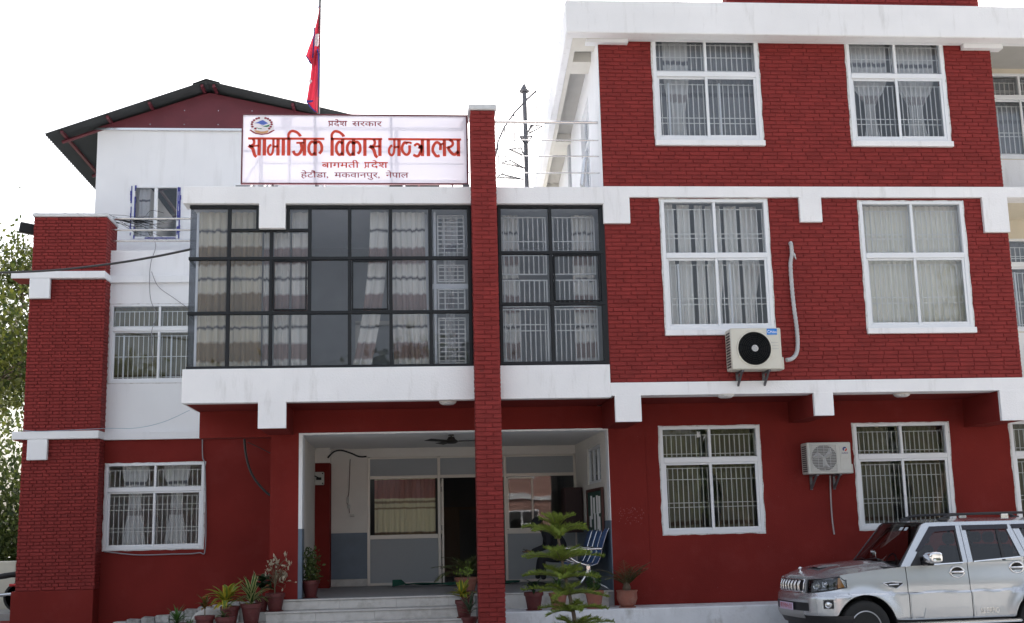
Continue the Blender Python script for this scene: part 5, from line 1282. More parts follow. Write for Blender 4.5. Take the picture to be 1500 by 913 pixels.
def leaf(b, base, az, length, width, up, droop, curl=.15, n=6, margin=None, tip=1.0):
    """one strap-like leaf arching out from base"""
    c, s = math.cos(az), math.sin(az); x = z = 0; ang = up; L_, M_, R_ = [], [], []
    for i in range(n+1):
        t = i/n; w = width*math.sin(math.pi*min(.12+.88*t, 1)**.8)*.5 if tip else width*.5
        w = max(w, .0015) if i < n else .001
        px_, py_ = base[0]+c*x, base[1]+s*x; pz_ = base[2]+z
        M_.append((px_, py_, pz_)); L_.append((px_-s*w, py_+c*w, pz_+w*curl*2)); R_.append((px_+s*w, py_-c*w, pz_+w*curl*2))
        st_ = length/n; x += math.cos(ang)*st_; z += math.sin(ang)*st_; ang -= droop/n
    b.grid([L_, M_, R_])
def pot(t, x, y, z, r, h, m, ribbed=False, rim=True):
    b = MB(); prof = [(r*.62, 0), (r*.66, .01), (r*.9, h*.78), (r*1.0, h*.79), (r*1.02, h*.98), (r*.98, h), (r*.9, h), (r*.86, h*.86)] if rim else [(r*.5, 0), (r*.62, .01), (r*.78, h*.15), (r*.98, h*.5), (r*.95, h*.85), (r*1.05, h*.97), (r*.98, h), (r*.88, h*.9)]
    b.lathe(prof, (x, y, z+.012), 28 if not ribbed else 40)
    if ribbed: b.v = [((v[0]-x)*(1+.02*math.cos(20*math.atan2(v[1]-y, v[0]-x)))+x, (v[1]-y)*(1+.02*math.cos(20*math.atan2(v[1]-y, v[0]-x)))+y, v[2]) for v in b.v]
    b.build('pot', m, t, smooth=True); b = MB(); b.lathe([(0, 0), (r*.87, 0), (r*.87, -.01)], (x, y, z+h*.9), 20); b.build('soil', m_soil, t)
    b = MB(); b.lathe([(r*.8, 0), (r*.86, .014), (r*.8, .02), (0, .02)], (x, y, z-.004), 20); b.build('saucer', m, t)
GRP = 'potted plants around the entrance'
def pot_thing(label, x, y, z, r, h, m, **k):
    t = thing('potted_plant', label, 'potted plant', (x, y, z), group=GRP); pot(t, x, y, z, r, h, m, **k); return t
def rosette(t, x, y, z, n, length, width, m, m2=None, up=(.5, 1.4), droop=(.6, 1.8), seed=0, stem=0, name='leaves', wm=.35, zspread=.06):
    rr = random.Random(seed); b = MB(); b2 = MB()
    for i in range(n):
        az = i*2.4+rr.uniform(-.3,.3); zz = z+zspread*i/n; L_ = length*rr.uniform(.7, 1.1); u = rr.uniform(*up); d = rr.uniform(*droop)
        leaf(b, (x, y, zz), az, L_, width*rr.uniform(.8,1.1), u, d)
        if m2: 
            for s in (-1, 1): leaf(b2, (x-math.sin(az)*width*.30*s, y+math.cos(az)*width*.30*s, zz+.006), az, L_*.93, width*wm, u, d)
    o = b.build(name, m, t, smooth='all')
    if m2: b2.build('leaf_margin', m2, t, smooth='all')
    return o
def on_step(px, py, z): return onz(px, py, z)
def small_leaves(b, pts, size, rr, flat=.6, asp=.5):
    for p in pts:
        a = Vector((rr.gauss(0,1), rr.gauss(0,1), rr.gauss(0,1)*flat)).normalized(); c = a.orthogonal().normalized(); k = rr.uniform(0, 6.28); c = (c*math.cos(k)+a.cross(c)*math.sin(k)); s = size*rr.uniform(.6, 1.3); w = s*asp
        d = a.cross(c).normalized(); p = Vector(p)
        b.add([p, p+c*s*.5+d*w*.5, p+c*s, p+c*s*.5-d*w*.5], [(0,1,2,3)])

# ---- plants, left of the steps
ZT1, ZT2, ZT3, ZT4 = .655, .493, .33, .165
def base_at(px, py, z): x, y = onz(px, py, z); return x, y
# F: pale dry shrub on the second step
YF = 19.68
x = AX(403, 880, YF); t = pot_thing('tall dry shrub with pale curled leaves in a dark red pot by the porch column', x, YF, ZT1, .155, .27, m_pot)
b = MB(); rr = random.Random(12); b.tube(smooth_path([Vector((x, YF, ZT1+.2)), Vector((x-.01, YF, ZT1+.45)), Vector((x+.02, YF, ZT1+.62))]), .011, 6)
pts = []
for k in range(16):
    a = rr.uniform(0, 6.28); r_ = rr.uniform(.05, .2); e = Vector((x+.04+r_*math.cos(a), YF+r_*math.sin(a)*.6, ZT1+rr.uniform(.5, .82))); s0 = Vector((x+.005, YF, ZT1+rr.uniform(.38,.6))); b.tube(smooth_path([s0, (s0+e)/2+Vector((0,0,.04)), e], 3), .004, 4)
    for q_ in range(5): pts.append(e+Vector((rr.gauss(0,.03), rr.gauss(0,.03), rr.gauss(0,.03)-.01)))
for (dx, dz) in ((-.28,.52),(-.32,.56),(-.22,.58),(-.3,.5),(-.15,.54),(.16,.42),(.12,.36),(.3,.44)): pts.append(Vector((x+dx, YF, ZT1+dz))); b.tube([(x, YF, ZT1+.42), (x+dx*.5, YF, ZT1+dz+.03), (x+dx, YF, ZT1+dz)], .0025, 4)
b.build('stem', m_stem, t); b = MB(); small_leaves(b, pts, .085, rr, asp=.45); b.build('leaves', m_dry, t)
# E: dark broad leaved plant behind
x, y = AX(383, 880, 19.72), 19.74; t = pot_thing('dark broad leaved potted plant between the cream striped plant and the dry shrub', x, y, ZT1, .12, .22, m_pot)
rosette(t, x, y, ZT1+.34, 13, .27, .15, m_dkgreen, up=(.1,.9), droop=(.8,1.6), seed=3, zspread=.16)
b = MB(); b.tube([(x, y, ZT1+.2), (x, y, ZT1+.42)], .01, 6); b.build('stem', m_stem, t)
# D: cream striped dracaena on the third step
YD = 19.34; x = AX(368, 890, YD); t = pot_thing('cream striped arching plant in the dark red pot nearest the steps', x, YD, ZT2, .165, .30, m_pot)
rosette(t, x, YD, ZT2+.30, 24, .50, .06, m_green, m_cream, up=(.45,1.5), droop=(.5,1.9), seed=5, wm=.42)
# C: yellow croton-like dracaena
YC = 19.36; x = AX(337, 890, YC); t = pot_thing('bright yellow and green arching potted plant left of the cream striped one', x, YC, ZT2, .15, .27, m_pot)
rosette(t, x-.06, YC, ZT2+.32, 18, .46, .085, m_lime, m_yel, up=(.3,1.4), droop=(.6,2.0), seed=8, wm=.5)
rosette(t, x-.1, YC-.03, ZT2+.29, 10, .24, .09, m_yel, up=(.0,.9), droop=(.5,1.4), seed=9, name='lower_leaves')
# row in front, pots cut by the frame
YA = 18.98; x = AX(300, 900, YA); t = pot_thing('orange tipped croton in a dark red pot, left of the yellow arching plant', x, YA, AZ(300, 903, YA)-.27, .15, .27, m_pot); zz = AZ(300, 903, YA)
b = MB(); b.tube([(x, YA, zz-.05), (x, YA, zz+.16)], .009, 6); b.build('stem', m_stem, t); rosette(t, x, YA, zz+.1, 20, .20, .055, m_orange, up=(.2,1.4), droop=(.3,1.2), seed=11, zspread=.1)
YA2 = 18.95; x = AX(330, 905, YA2); zz = AZ(330, 905, YA2); t = pot_thing('small dull leaved plant in a dark red pot in front of the yellow arching plant', x, YA2, zz-.27, .15, .27, m_pot)
rosette(t, x-.03, YA2, zz-.02, 10, .17, .05, m_fern, up=(.3,1.2), droop=(.9,2), seed=12)
x = AX(262, 915, 18.9); zz = AZ(262, 915, 18.9); t = pot_thing('spiky narrow leaved green plant at the bottom edge, leftmost of the group', x, 18.9, zz-.26, .14, .27, m_pot)
rosette(t, x-.03, 18.9, zz-.0, 30, .30, .03, m_green, up=(.2,1.5), droop=(.2,.9), seed=13, zspread=.08); rosette(t, x+.16, 18.9, zz-.08, 18, .2, .02, m_green, up=(.3,1.5), droop=(.2,.9), seed=14, name='side_shoot')
# G: bushy plant inside the porch, left
m_fern2 = leafmat('leaf_bush', (.05,.09,.025), (.11,.14,.04))
YGp = 20.15; x = AX(455, 850, YGp); t = pot_thing('upright bushy green plant in a dark red pot inside the porch by the left jamb', x, YGp, FZ, .145, .27, m_pot)
b = MB(); rr = random.Random(21); pts = [Vector((x+rr.gauss(0,.07), YGp+rr.gauss(0,.07), FZ+.26+abs(rr.gauss(.2,.17)))) for k in range(620)]; pts += [Vector((x+.12+rr.gauss(0,.06), YGp, FZ+.33+rr.gauss(0,.02))) for k in range(14)]
small_leaves(b, [p for p in pts if p.z < FZ+.82], .06, rr); b.build('leaves', m_fern2, t); b = MB()
for k in range(6): b.tube([(x, YGp, FZ+.2), (x+rr.gauss(0,.04), YGp+rr.gauss(0,.04), FZ+.6)], .005, 4)
b.build('stem', m_stem, t)
# centre group by the pillar
def palm(t, x, y, z, n, length, m, seed, up=(.6,1.35), droop=(1.0,1.8), leaflet=.11, stems=True):
    rr = random.Random(seed); b = MB(); bs = MB()
    for i in range(n):
        az = i*2.4+rr.uniform(-.3,.3); u = rr.uniform(*up); d = rr.uniform(*droop); L_ = length*rr.uniform(.75,1.1); c, s = math.cos(az), math.sin(az)
        px_ = 0; pz_ = 0; ang = u; N__ = 22; P = []
        for k in range(N__+1): P.append(Vector((x+c*px_, y+s*px_, z+pz_))); px_ += math.cos(ang)*L_/N__; pz_ += math.sin(ang)*L_/N__; ang -= d/N__
        bs.tube(P, .006, 4, r2=.002)
        for k in range(4, N__):
            T = (P[k+1]-P[k]).normalized(); side_ = Vector((-s, c, 0))
            ll = leaflet*math.sin(math.pi*(k/N__)**.8)*1.1+.02
            for sg_ in (-1, 1):
                dv = (side_*sg_*.8+T*.75+Vector((0,0,-.15+rr.uniform(-.1,.1)))).normalized(); w = Vector((0,0,1)).cross(dv).normalized()*.006
                p = P[k]; e = p+dv*ll; b.add([p-w, p+w, p+dv*ll*.5+w*1.1, e, p+dv*ll*.5-w*1.1], [(0,1,2,3,4)])
    b.build('fronds', m, t); bs.build('frond_stem', m_stem, t)
YP1 = 20.5; x = AX(683, 840, YP1); t = pot_thing('feathery green palm in a wide clay pot left of the brick pillar', x, YP1, FZ, .2, .24, m_pot2)
palm(t, x, YP1, FZ+.24, 20, .64, leafmat('leaf_areca', (.05,.10,.03), (.14,.15,.04)), 4, leaflet=.24, up=(.7,1.45))
YP2 = 19.7; x = AX(684, 850, YP2); zz = ZT1; t = pot_thing('thin stemmed plant with pale leaf sprays in a dark pot left of the pillar', x, YP2, zz, .12, .22, m_pot)
b = MB(); rr = random.Random(31); pts = []
for k in range(7):
    a = rr.uniform(0, 6.28); e = Vector((x+.11*math.cos(a)*rr.uniform(.3,1.2), YP2+.08*math.sin(a), zz+rr.uniform(.45,.66))); b.tube([(x, YP2, zz+.2), ((x+e.x)/2, YP2, zz+.4), e], .004, 4)
    pts += [e+Vector((rr.gauss(0,.035), rr.gauss(0,.03), rr.gauss(0,.03))) for q_ in range(12)]
b.build('stem', m_stem, t); b = MB(); small_leaves(b, pts, .05, rr); b.build('leaves', m_lime, t)
YI = 19.35; x = AX(680, 880, YI); t = pot_thing('yellow and green croton in a dark red pot on the steps beside the pillar', x, YI, ZT2, .145, .26, m_pot)
rosette(t, x-.03, YI, ZT2+.31, 18, .28, .08, m_lime, m_yel, up=(.1,1.4), droop=(.2,1.2), seed=17, wm=.5)
leaf_b = MB(); leaf(leaf_b, (x+.03, YI, ZT2+.28), .1, .24, .04, .7, .2); leaf_b.build('leaf', m_cream, t)
YJ = 18.95; x = AX(688, 905, YJ); zz = ZT3; t = pot_thing('spiky grey-green plant in the lowest pot beside the pillar', x, YJ, zz, .13, .19, m_pot); rosette(t, x, YJ, zz+.24, 30, .33, .03, m_grey, up=(.1,1.5), droop=(.3,1.0), seed=19, zspread=.1)
# right row on the plinth
YK1 = 19.35
def rp(px, lab, r, h, m, **k): x = AX(px, 885, YK1); return pot_thing(lab, x, YK1, PLZ, r, h, m, **k), x
t, x = rp(782, 'small dark leaved plant in the dark red pot nearest the pillar on the plinth', .155, .27, m_pot); rosette(t, x, YK1, PLZ+.29, 12, .28, .075, m_dkgreen, up=(.2,1.4), droop=(.9,2.2), seed=23)
t, x = rp(818, 'sprawling green plant in a salmon clay pot behind the young conifer', .15, .25, m_pot2); rosette(t, x, YK1, PLZ+.29, 14, .30, .03, m_green, up=(.5,1.5), droop=(.5,1.5), seed=24); rosette(t, x+.02, YK1, PLZ+.5, 12, .2, .02, m_green, up=(.5,1.5), droop=(.5,1.5), seed=25, name='upper_leaves')
t, x = rp(871, 'round topped dwarf conifer in a salmon clay pot', .155, .27, m_pot2)
b = MB(); rr = random.Random(33); pts = []
for k in range(900):
    v = Vector((rr.gauss(0,1), rr.gauss(0,1), rr.gauss(0,1))).normalized(); r_ = rr.uniform(.6,1)**.5; pts.append(Vector((x+v.x*.115*r_, YK1+v.y*.115*r_, PLZ+.42+v.z*.16*r_)))
small_leaves(b, pts, .036, rr, asp=.35); b.build('foliage', m_green, t); b = MB(); b.tube([(x, YK1, PLZ+.25), (x, YK1, PLZ+.45)], .015, 6); b.build('stem', m_stem, t)
t, x = rp(919, 'young palm in a ribbed clay urn, rightmost pot on the plinth', .165, .26, m_pot2, ribbed=True, rim=False)
palm(t, x, YK1, PLZ+.30, 13, .56, m_palm, 9, up=(.95,1.5), droop=(.7,1.4), leaflet=.15)
b = MB(); b.lathe([(.05,0),(.07,.05),(.05,.11),(.02,.14)], (x, YK1, PLZ+.25), 10); b.build('stem', m_bark, t)

# ---------------------------------------------------------------- young norfolk-island-type conifer in front
TY = 16.6
tx_, _z = at(838, 905, TY); ttx, ttz = at(822, 800, TY)
con = thing('young_conifer', 'young tiered conifer with feathery bright green branches in front of the porch', 'tree', (tx_+.03, TY, 0))
path = [Vector((tx_+.05, TY, 0)), Vector((AX(842, 912, TY), TY, AZ(842, 912, TY))), Vector((AX(836, 880, TY), TY, AZ(836, 880, TY))), Vector((AX(826, 835, TY), TY, AZ(826, 835, TY))), Vector((AX(818, 790, TY), TY, AZ(818, 790, TY))), Vector((AX(814, 768, TY), TY, AZ(814, 768, TY)))]
b = MB(); sp = smooth_path(path, 5); b.tube(sp, [.034-.022*i/(len(sp)-1) for i in range(len(sp))], 8); b.build('trunk', m_bark, con, smooth='all')
rr = random.Random(41); bl_ = MB(); bs = MB()
m_conf = leafmat('conifer_needles', (.05,.11,.02), (.40,.48,.09), tr=.4, var=.1)
def fringe(P, wid, b, n_each=3, rise=.35):
    """needle-covered twigs on both sides of a branch"""
    N__ = len(P)
    for i in range(1, N__-0):
        t = i/(N__-1); p = P[i]; T = (P[i]-P[i-1]).normalized(); S = T.cross(Vector((0,0,1))).normalized(); U = S.cross(T)
        w = wid*(.40+.60*math.sin(math.pi*min(1, t*1.02)**.7)) if t < .97 else wid*.35
        for sg_ in (-1, 1):
            d = (S*sg_*.8+T*.55+U*rise*rr.uniform(.2,1.1)).normalized(); tip = p+d*w*rr.uniform(.6,1.25)+Vector((0,0,rr.uniform(-.02,.035)))
            side_ = d.cross(U).normalized()
            for q_ in range(4):        # a bristly twig made of small tapering needle faces
                c0 = p+(tip-p)*(q_/4); c1 = p+(tip-p)*((q_+1)/4); g = (1-.17*q_)
                for v_ in (U, side_, -side_, -U*.7, (U+side_)*.7):
                    k_ = rr.uniform(.6,1.5); b.add([c0, c1+v_*.021*g*k_+d*.014, c0+d*.010], [(0,1,2)])
def branch(p0, az, L_, up, droop, wid):
    c, s = math.cos(az), math.sin(az); N__ = int(L_/.015)+3; P = []; r_ = z = 0; ang = up
    for k in range(N__+1): P.append(Vector((p0.x+c*r_, p0.y+s*r_, p0.z+z))); r_ += math.cos(ang)*L_/N__; z += math.sin(ang)*L_/N__; ang -= droop/N__
    bs.tube(P[::3] if len(P) > 6 else P, .007, 4, r2=.003); fringe(P, wid, bl_)
tiers_ = [((815,776), 6, .34, 1.15, 1.0, .085), ((817,790), 8, .52, .80, 1.15, .12), ((822,822), 7, .62, .48, .65, .12), ((826,848), 7, .62, .36, .5, .12), ((830,872), 6, .58, .30, .55, .11), ((836,896), 6, .54, .28, .6, .09), ((841,922), 8, .60, .35, .6, .09)]
for ti, ((px, py), n, L_, up, dr, wd) in enumerate(tiers_):
    p0 = Vector((AX(px, py, TY), TY, AZ(px, py, TY)))
    offs = R((10, 40, -8, 5, 12, 30, 0)[ti])
    for k in range(n if ti == 0 else n//2): branch(p0+Vector((0,0,.03)), offs+.5+k*2*math.pi/(n if ti == 0 else n//2), L_*.5, up+.35, dr, wd*.8)
    for k in range(n): branch(p0, offs+k*2*math.pi/n+rr.uniform(-.15,.15), L_*rr.uniform(.8,1.1), up+rr.uniform(-.12,.12), dr, wd)
bl_.build('foliage', m_conf, con); bs.build('branches', m_stem, con)

# ---------------------------------------------------------------- big trees
def tree(name, label, x, y, h, cr, n_leaf, leafsize, m, trunk_r, seed, z0=1.5, lean=0, grp=None, dens=1, cz=.62, sx_=1):
    rr = random.Random(seed); t = thing(name, label, 'tree', (x, y, 0), group=grp); b = MB(); tips = []
    def limb(p, d, L_, r_, depth):
        n = 5; P = [p]; q = p
        for i in range(n):
            d = (d+Vector((rr.gauss(0,.16), rr.gauss(0,.16), rr.gauss(.03,.1)))).normalized(); q = q+d*L_/n; P.append(q)
        b.tube(P, r_, 7 if depth < 2 else 4, r2=r_*.55)
        if depth >= 2: tips.extend([(P[j]+(P[min(j+1, n)]-P[j])*rr.random(), depth) for j in range(2, n+1)])
        if depth >= 4: return
        k = 3 if depth else 5
        for i in range(k):
            j = rr.randint(2, n); a = rr.uniform(0, 6.28); nd = (d*.75+Vector((math.cos(a), math.sin(a), rr.uniform(-.1,.5)))*.75).normalized()
            limb(P[j], nd, L_*rr.uniform(.5,.75), r_*.5, depth+1)
    limb(Vector((x, y, 0)), Vector((lean, 0, 1)).normalized(), h*.45, trunk_r, 0)
    b.build('trunk', m_bark, t, smooth='all')
    b = MB(); per = max(1, n_leaf//max(1, len(tips)))
    for p, dpt in tips:
        s = cr*.13
        for k in range(per):
            q = p+Vector((rr.gauss(0,s), rr.gauss(0,s), rr.gauss(0,s*.8)))
            if q.z > z0: small_leaves(b, [q], leafsize, rr, asp=.6)
    b.build('crown', m, t); return t
m_tleaf = leafmat('tree_leaf_olive', (.035,.06,.015), (.11,.12,.022), tr=.35); m_tleaf2 = leafmat('tree_leaf_green', (.035,.06,.018), (.09,.11,.03), tr=.4)
tree('leafy_tree', 'large leafy tree at the left edge beyond the brick corner pier, dark limbs showing', -15.0, 34, 14.0, 5.0, 42000, .16, m_tleaf, .26, 3, z0=.5, lean=.1, grp=None)
tree('leafy_tree', 'slimmer yellow-green tree behind the low wall at the left edge', -15.6, 38, 12.5, 5.0, 26000, .17, m_tleaf, .18, 8, z0=.5)
tree('leafy_tree', 'darker low tree far behind at the left edge', -18.5, 47, 12, 6, 22000, .22, m_tleaf2, .22, 15, z0=.3)
rr = random.Random(5); b = MB(); small_leaves(b, [Vector((rr.uniform(-30,-12), 60+rr.uniform(-2,2), abs(rr.gauss(0,3.6)))) for k in range(26000)], .34, rr); tag(b.build('far_hedge', m_tleaf2), 'dense green undergrowth far behind the low wall at the left edge', 'undergrowth', kind='stuff')
# low boundary wall with red post, parked motorcycle (left edge)
WYB = 27.5
b = MB(); wz = AZ(15, 822, WYB); b.cbox(-20, AX(23, 850, WYB), WYB, WYB+.2, 0, wz, .02); bw = thing('boundary_wall', 'low cream boundary wall at the left edge beyond the pier', 'wall', (-12, WYB, 0)); b.build('wall_panel', mat('boundary_cream', (.62,.58,.48), .85, var=.06, dirt=(.4,.37,.3,.5), dscale=2), bw)
b = MB(); b.cbox(AX(23, 850, WYB)+.005, AX(29, 850, WYB)+.15, WYB-.03, WYB+.25, 0, wz+.01, .01); b.build('post', m_redwall, bw)
b = MB(); zc_ = AZ(12, 898, 26.0); b.box(-22, AX(24, 895, 26), 25.6, 27.4, 0, zc_); tag(b.build('paved_walk', m_conc), kind='structure')
b = MB(); b.box(-22, XA-.05, 24.4, 25.4, 0, zc_-.12); tag(b.build('low_kerb_wall', m_redwall), 'low red painted kerb wall at the foot of the brick corner pier', 'kerb')
mx_, my_ = AX(6, 880, 26.2), 26.2; mz_ = zc_
mt = thing('motorcycle', 'black parked motorcycle half hidden at the left edge', 'motorcycle', (mx_, my_, mz_))
m_bk = mat('gloss_black', (.01,.01,.012), .25); m_rub = mat('tyre_rubber', (.018,.018,.018), .85)
for x in (-1.05, .28):
    b = MB(); b.lathe([(.24,-.05),(.29,-.04),(.30,0),(.29,.04),(.24,.05),(.22,0),(.24,-.05)], (mx_+x, my_, mz_+.3), 24, 'y'); wh = b.build('wheel', m_rub, mt, smooth=True)
    b = MB(); 
    for q_ in range(8): a = q_*math.pi/4; b.tube([(mx_+x, my_, mz_+.3), (mx_+x+.24*math.cos(a), my_, mz_+.3+.24*math.sin(a))], .006, 4)
    b.lathe([(.04,-.05),(.04,.05)], (mx_+x, my_, mz_+.3), 12, 'y'); b.build('spokes', m_steel, wh)
def blobx(cx, cy, cz, sx_, sy_, sz_, name, m, rot=0):
    b = MB(); b.lathe([(0,-1),(.5,-.87),(.86,-.5),(1,0),(.86,.5),(.5,.87),(0,1)], (0,0,0), 14); b.xf(Matrix.Translation((cx,cy,cz)) @ Matrix.Rotation(rot, 4, 'Y') @ Matrix.Diagonal((sx_,sy_,sz_,1))); return b.build(name, m, mt, smooth='all')
blobx(mx_-.55, my_, mz_+.72, .3, .14, .14, 'fuel_tank', m_bk, R(-10)); blobx(mx_-.0, my_, mz_+.74, .42, .13, .06, 'seat', m_rub, R(-8)); blobx(mx_-.4, my_, mz_+.4, .22, .14, .17, 'engine', m_iron); blobx(mx_+.3, my_, mz_+.78, .2, .09, .05, 'tail', m_bk, R(-20)); blobx(mx_-.95, my_, mz_+.85, .1, .1, .11, 'headlight', m_bk)
b = MB(); b.tube([(mx_-1.05, my_-.07, mz_+.3), (mx_-.82, my_-.07, mz_+.95)], .022, 6); b.tube([(mx_-.82, my_-.34, mz_+1.0), (mx_-.8, my_, mz_+.97), (mx_-.82, my_+.34, mz_+1.0)], .015, 6); b.tube([(mx_-.2, my_-.1, mz_+.35), (mx_+.35, my_-.12, mz_+.38)], [.03,.045], 8); b.tube([(mx_-.3, my_, mz_+.35), (mx_+.28, my_, mz_+.3)], .02, 6); b.build('fork_and_exhaust', m_steel, mt)
b = MB(); b.tube([(mx_+.12, my_-.09, mz_+.55), (mx_+.35, my_-.09, mz_+.56)], .03, 6); b.build('side_panel', m_pr, mt)
# rough whitewashed stone ramp edge rising along the foot of the annex wall
m_rub = mat('rubble_whitewash', (.42,.42,.41), .9, var=.2, vscale=5, bump=.8, bscale=22, isl=.15, dirt=(.16,.15,.13,.8), dscale=6, dth=(.45,.65))
ramp = thing('stone_ramp', 'rough whitewashed stone edge rising towards the steps at the foot of the annex wall', 'ramp', (-4.2, 24.6, 0))
rr = random.Random(6); px0, px1 = 160, 350
pa, pb = at(165, 914, 24.55), at(352, 880, 24.55)
b = MB(); b.prism([(pa[0], 0), (pb[0]+1.4, 0), (pb[0]+1.4, pb[1]-.03), (pb[0], pb[1]-.03), (pa[0], pa[1]-.03)], 24.60, 24.83); b.build('ramp_bed', m_conc, ramp)
n_ = 9
for i in range(n_):
    t0, t1 = i/n_, (i+1)/n_; xa_ = pa[0]+(pb[0]-pa[0])*t0+.004; xb_ = pa[0]+(pb[0]-pa[0])*t1-.004; zt_ = pa[1]+(pb[1]-pa[1])*(t0+t1)/2
    for row in range(3):
        za = zt_-.13*(row+1)+rr.uniform(-.01,.01); zb_ = zt_-.13*row-.006+(rr.uniform(-.012,.018))
        if zb_ < .03: continue
        b = MB(); b.cbox(xa_+rr.uniform(0,.01), xb_-rr.uniform(0,.01), 24.5+rr.uniform(-.03,.03), 24.78, max(za, 0), zb_, .012); b.v = [(v[0]+rr.uniform(-.016,.016), v[1]+rr.uniform(-.012,.012), v[2]+rr.uniform(-.012,.012)) for v in b.v]; b.build('stone', m_rub, ramp)
rr2 = random.Random(9); b = MB(); b.lathe([(0,0),(.2,.02),(.26,.1),(.22,.2),(.1,.27),(0,.28)], (0,0,0), 14); b.v = [(v[0]*1.3+rr2.uniform(-.02,.02), v[1]+rr2.uniform(-.02,.02), v[2]+rr2.uniform(-.02,.02)) for v in b.v]
lx_, lz_ = at(312, 905, 19.9); b.xf(Matrix.Translation((lx_, 19.9, lz_-.12))); tag(b.build('grey_stone', m_conc, smooth=True), 'rounded grey stone behind the potted croton beside the steps', 'stone')
# boulder-like concrete lump between pots
# ---------------------------------------------------------------- overhead cables and loose wires
cable('overhead_cable', 'thick black cable sagging from the left edge across the brick pier to the glazed bay', [(AX(-40, 398, 22.5), 22.5, AZ(-40, 398, 22.5)), (AX(0, 399.5, 22), 22, AZ(0, 399.5, 22)), (AX(80, 396, 21.3), 21.3, AZ(80, 396, 21.3)), (AX(160, 387, 20.6), 20.6, AZ(160, 387, 20.6)), (AX(225, 376.5, 20), 20, AZ(225, 376.5, 20)), (AX(281, 365, 19.4), 19.4, AZ(281, 365, 19.4))], .02, grp=None)
m_wgrey = mat('wire_grey', (.25,.25,.27), .6)
knot = (AX(178, 322, 25.0), 25.0, AZ(178, 322, 25.0))
for k, (p0, p1, lab) in enumerate((((-20, 258), (60, 290), 'uppermost thin wire running from the left edge to the wire tangle by the pier top'), ((-20, 264), (70, 298), 'second thin wire from the left edge to the wire tangle by the pier top'), ((-20, 276), (80, 308), 'third thin wire from the left edge to the wire tangle by the pier top'), ((-20, 290), (40, 308), 'lowest and palest thin wire from the left edge to the pier top'))):
    end = knot if k < 3 else (AX(60, 314, 24.5), 24.5, AZ(60, 314, 24.5))
    cable('overhead_wire', lab, [(AX(*p0, 24), 24, AZ(*p0, 24)), (AX(*p1, 24.4), 24.4, AZ(*p1, 24.4)), (AX(130, 314+k*2, 24.8), 24.8, AZ(130, 314+k*2, 24.8)) if k < 3 else end, end], .006, m_wgrey, 4, grp='thin overhead wires at the left')
b = MB(); rr = random.Random(77)
for k in range(11):
    P = []; px, py = rr.uniform(150, 170), rr.uniform(314, 324)
    for q_ in range(6): P.append(Vector((AX(px, py, 25.1), 25.1+rr.uniform(-.05,.05), AZ(px, py, 25.1)))); px += rr.uniform(8, 22); py += rr.gauss(2.2, 5)
    b.tube(smooth_path(P, 4), .0045, 4)
for k in range(5): b.tube([(AX(165+k*6, 321+rr.uniform(-2,3), 25.15), 25.15, AZ(165+k*6, 321+rr.uniform(-2,3), 25.15)), (AX(200+k*6, 326+rr.uniform(-3,3), 25.15), 25.15, AZ(200+k*6, 326+rr.uniform(-3,3), 25.15))], .011, 5)
tag(b.build('wire_tangle', m_blackcable), 'tangle of black wires on the terrace rail right of the brick pier top', 'wires')
cable('cable', 'thin dark wire wandering down the white annex wall left of the bay', cp([(224, 345), (228, 362), (221, 385), (219, 412), (221, 440), (229, 462), (222, 488), (224, 530)], YW-.09), .008, m_wgrey)
cable('cable', 'thin wire slanting from the annex wall towards the bay', cp([(222, 398), (232, 420), (255, 437), (276, 452)], YW-.1), .008, m_wgrey)
cable('cable', 'pale thin wire sagging across the white annex wall below the first floor', cp([(33, 630), (60, 632), (150, 628), (200, 627), (240, 618), (278, 601)], YL-.02), .005, mat('wire_blue', (.3,.42,.5), .6), 4)
cable('cable', 'grey conduit dropping from the red beam along the lower left window', cp([(296.5, 644), (297, 670), (300.5, 690), (301, 800), (290, 810), (250, 812), (200, 813), (152, 808)], YW-.05), .012, m_wgrey, 5)
# corner: dangling wires under the bay soffit
# ---------------------------------------------------------------- surroundings behind the camera (seen only as reflections)
opp = thing('facing_building', 'pinkish two storey building opposite, seen only in reflections', 'building', (8, -13, 0))
hol = [(x, x+1.6, z, z+1.7) for x in (5.0, 8.0) for z in (1.0, 4.2)]
wall('wall', 3.6, 10.6, 0, 7, -13.2, -13, hol, mat('pink_plaster', (.40,.23,.19), .8), opp)
b = MB(); b.box(3.4, 10.8, -13.0, -12.8, 3.3, 3.55); b.box(3.4, 10.8, -13.0, -12.7, 6.9, 7.2); b.build('floor_band', m_white2, opp)
for hx in hol:
    b = MB(); b.box(hx[0]+.0, hx[0]+.08, -13.1, -12.97, hx[2], hx[3]); b.box(hx[1]-.08, hx[1], -13.1, -12.97, hx[2], hx[3]); b.box(hx[0]+.08, hx[1]-.08, -13.1, -12.97, hx[2], hx[2]+.08); b.box(hx[0]+.08, hx[1]-.08, -13.1, -12.97, hx[3]-.08, hx[3]); b.box(hx[0]+.76, hx[0]+.84, -13.1, -12.97, hx[2]+.08, hx[3]-.08); b.box(hx[0]+.08, hx[1]-.08, -13.1, -12.98, hx[2]+1.1, hx[2]+1.16); b.build('window', m_alu, opp)
b = MB(); b.box(3.6, 10.6, -18, -17.8, 0, 7); b.box(3.6, 10.6, -17.8, -13.2, 6.8, 6.9); b.build('inner_wall', m_int, opp)
for k, (x, y, h) in enumerate(((15.5, -13, 11), (22, -10, 12), (-8, -14, 11), (-15, -11, 12), (0, -17, 12))):
    tree('leafy_tree', ('nearer right hand', 'farther right hand', 'nearer left hand', 'farther left hand', 'middle')[k] + ' tree across the yard, seen only in reflections', x, y, h, 6, 7000, .42, m_tleaf2, .22, 50+k, z0=1.2, grp='trees across the yard')
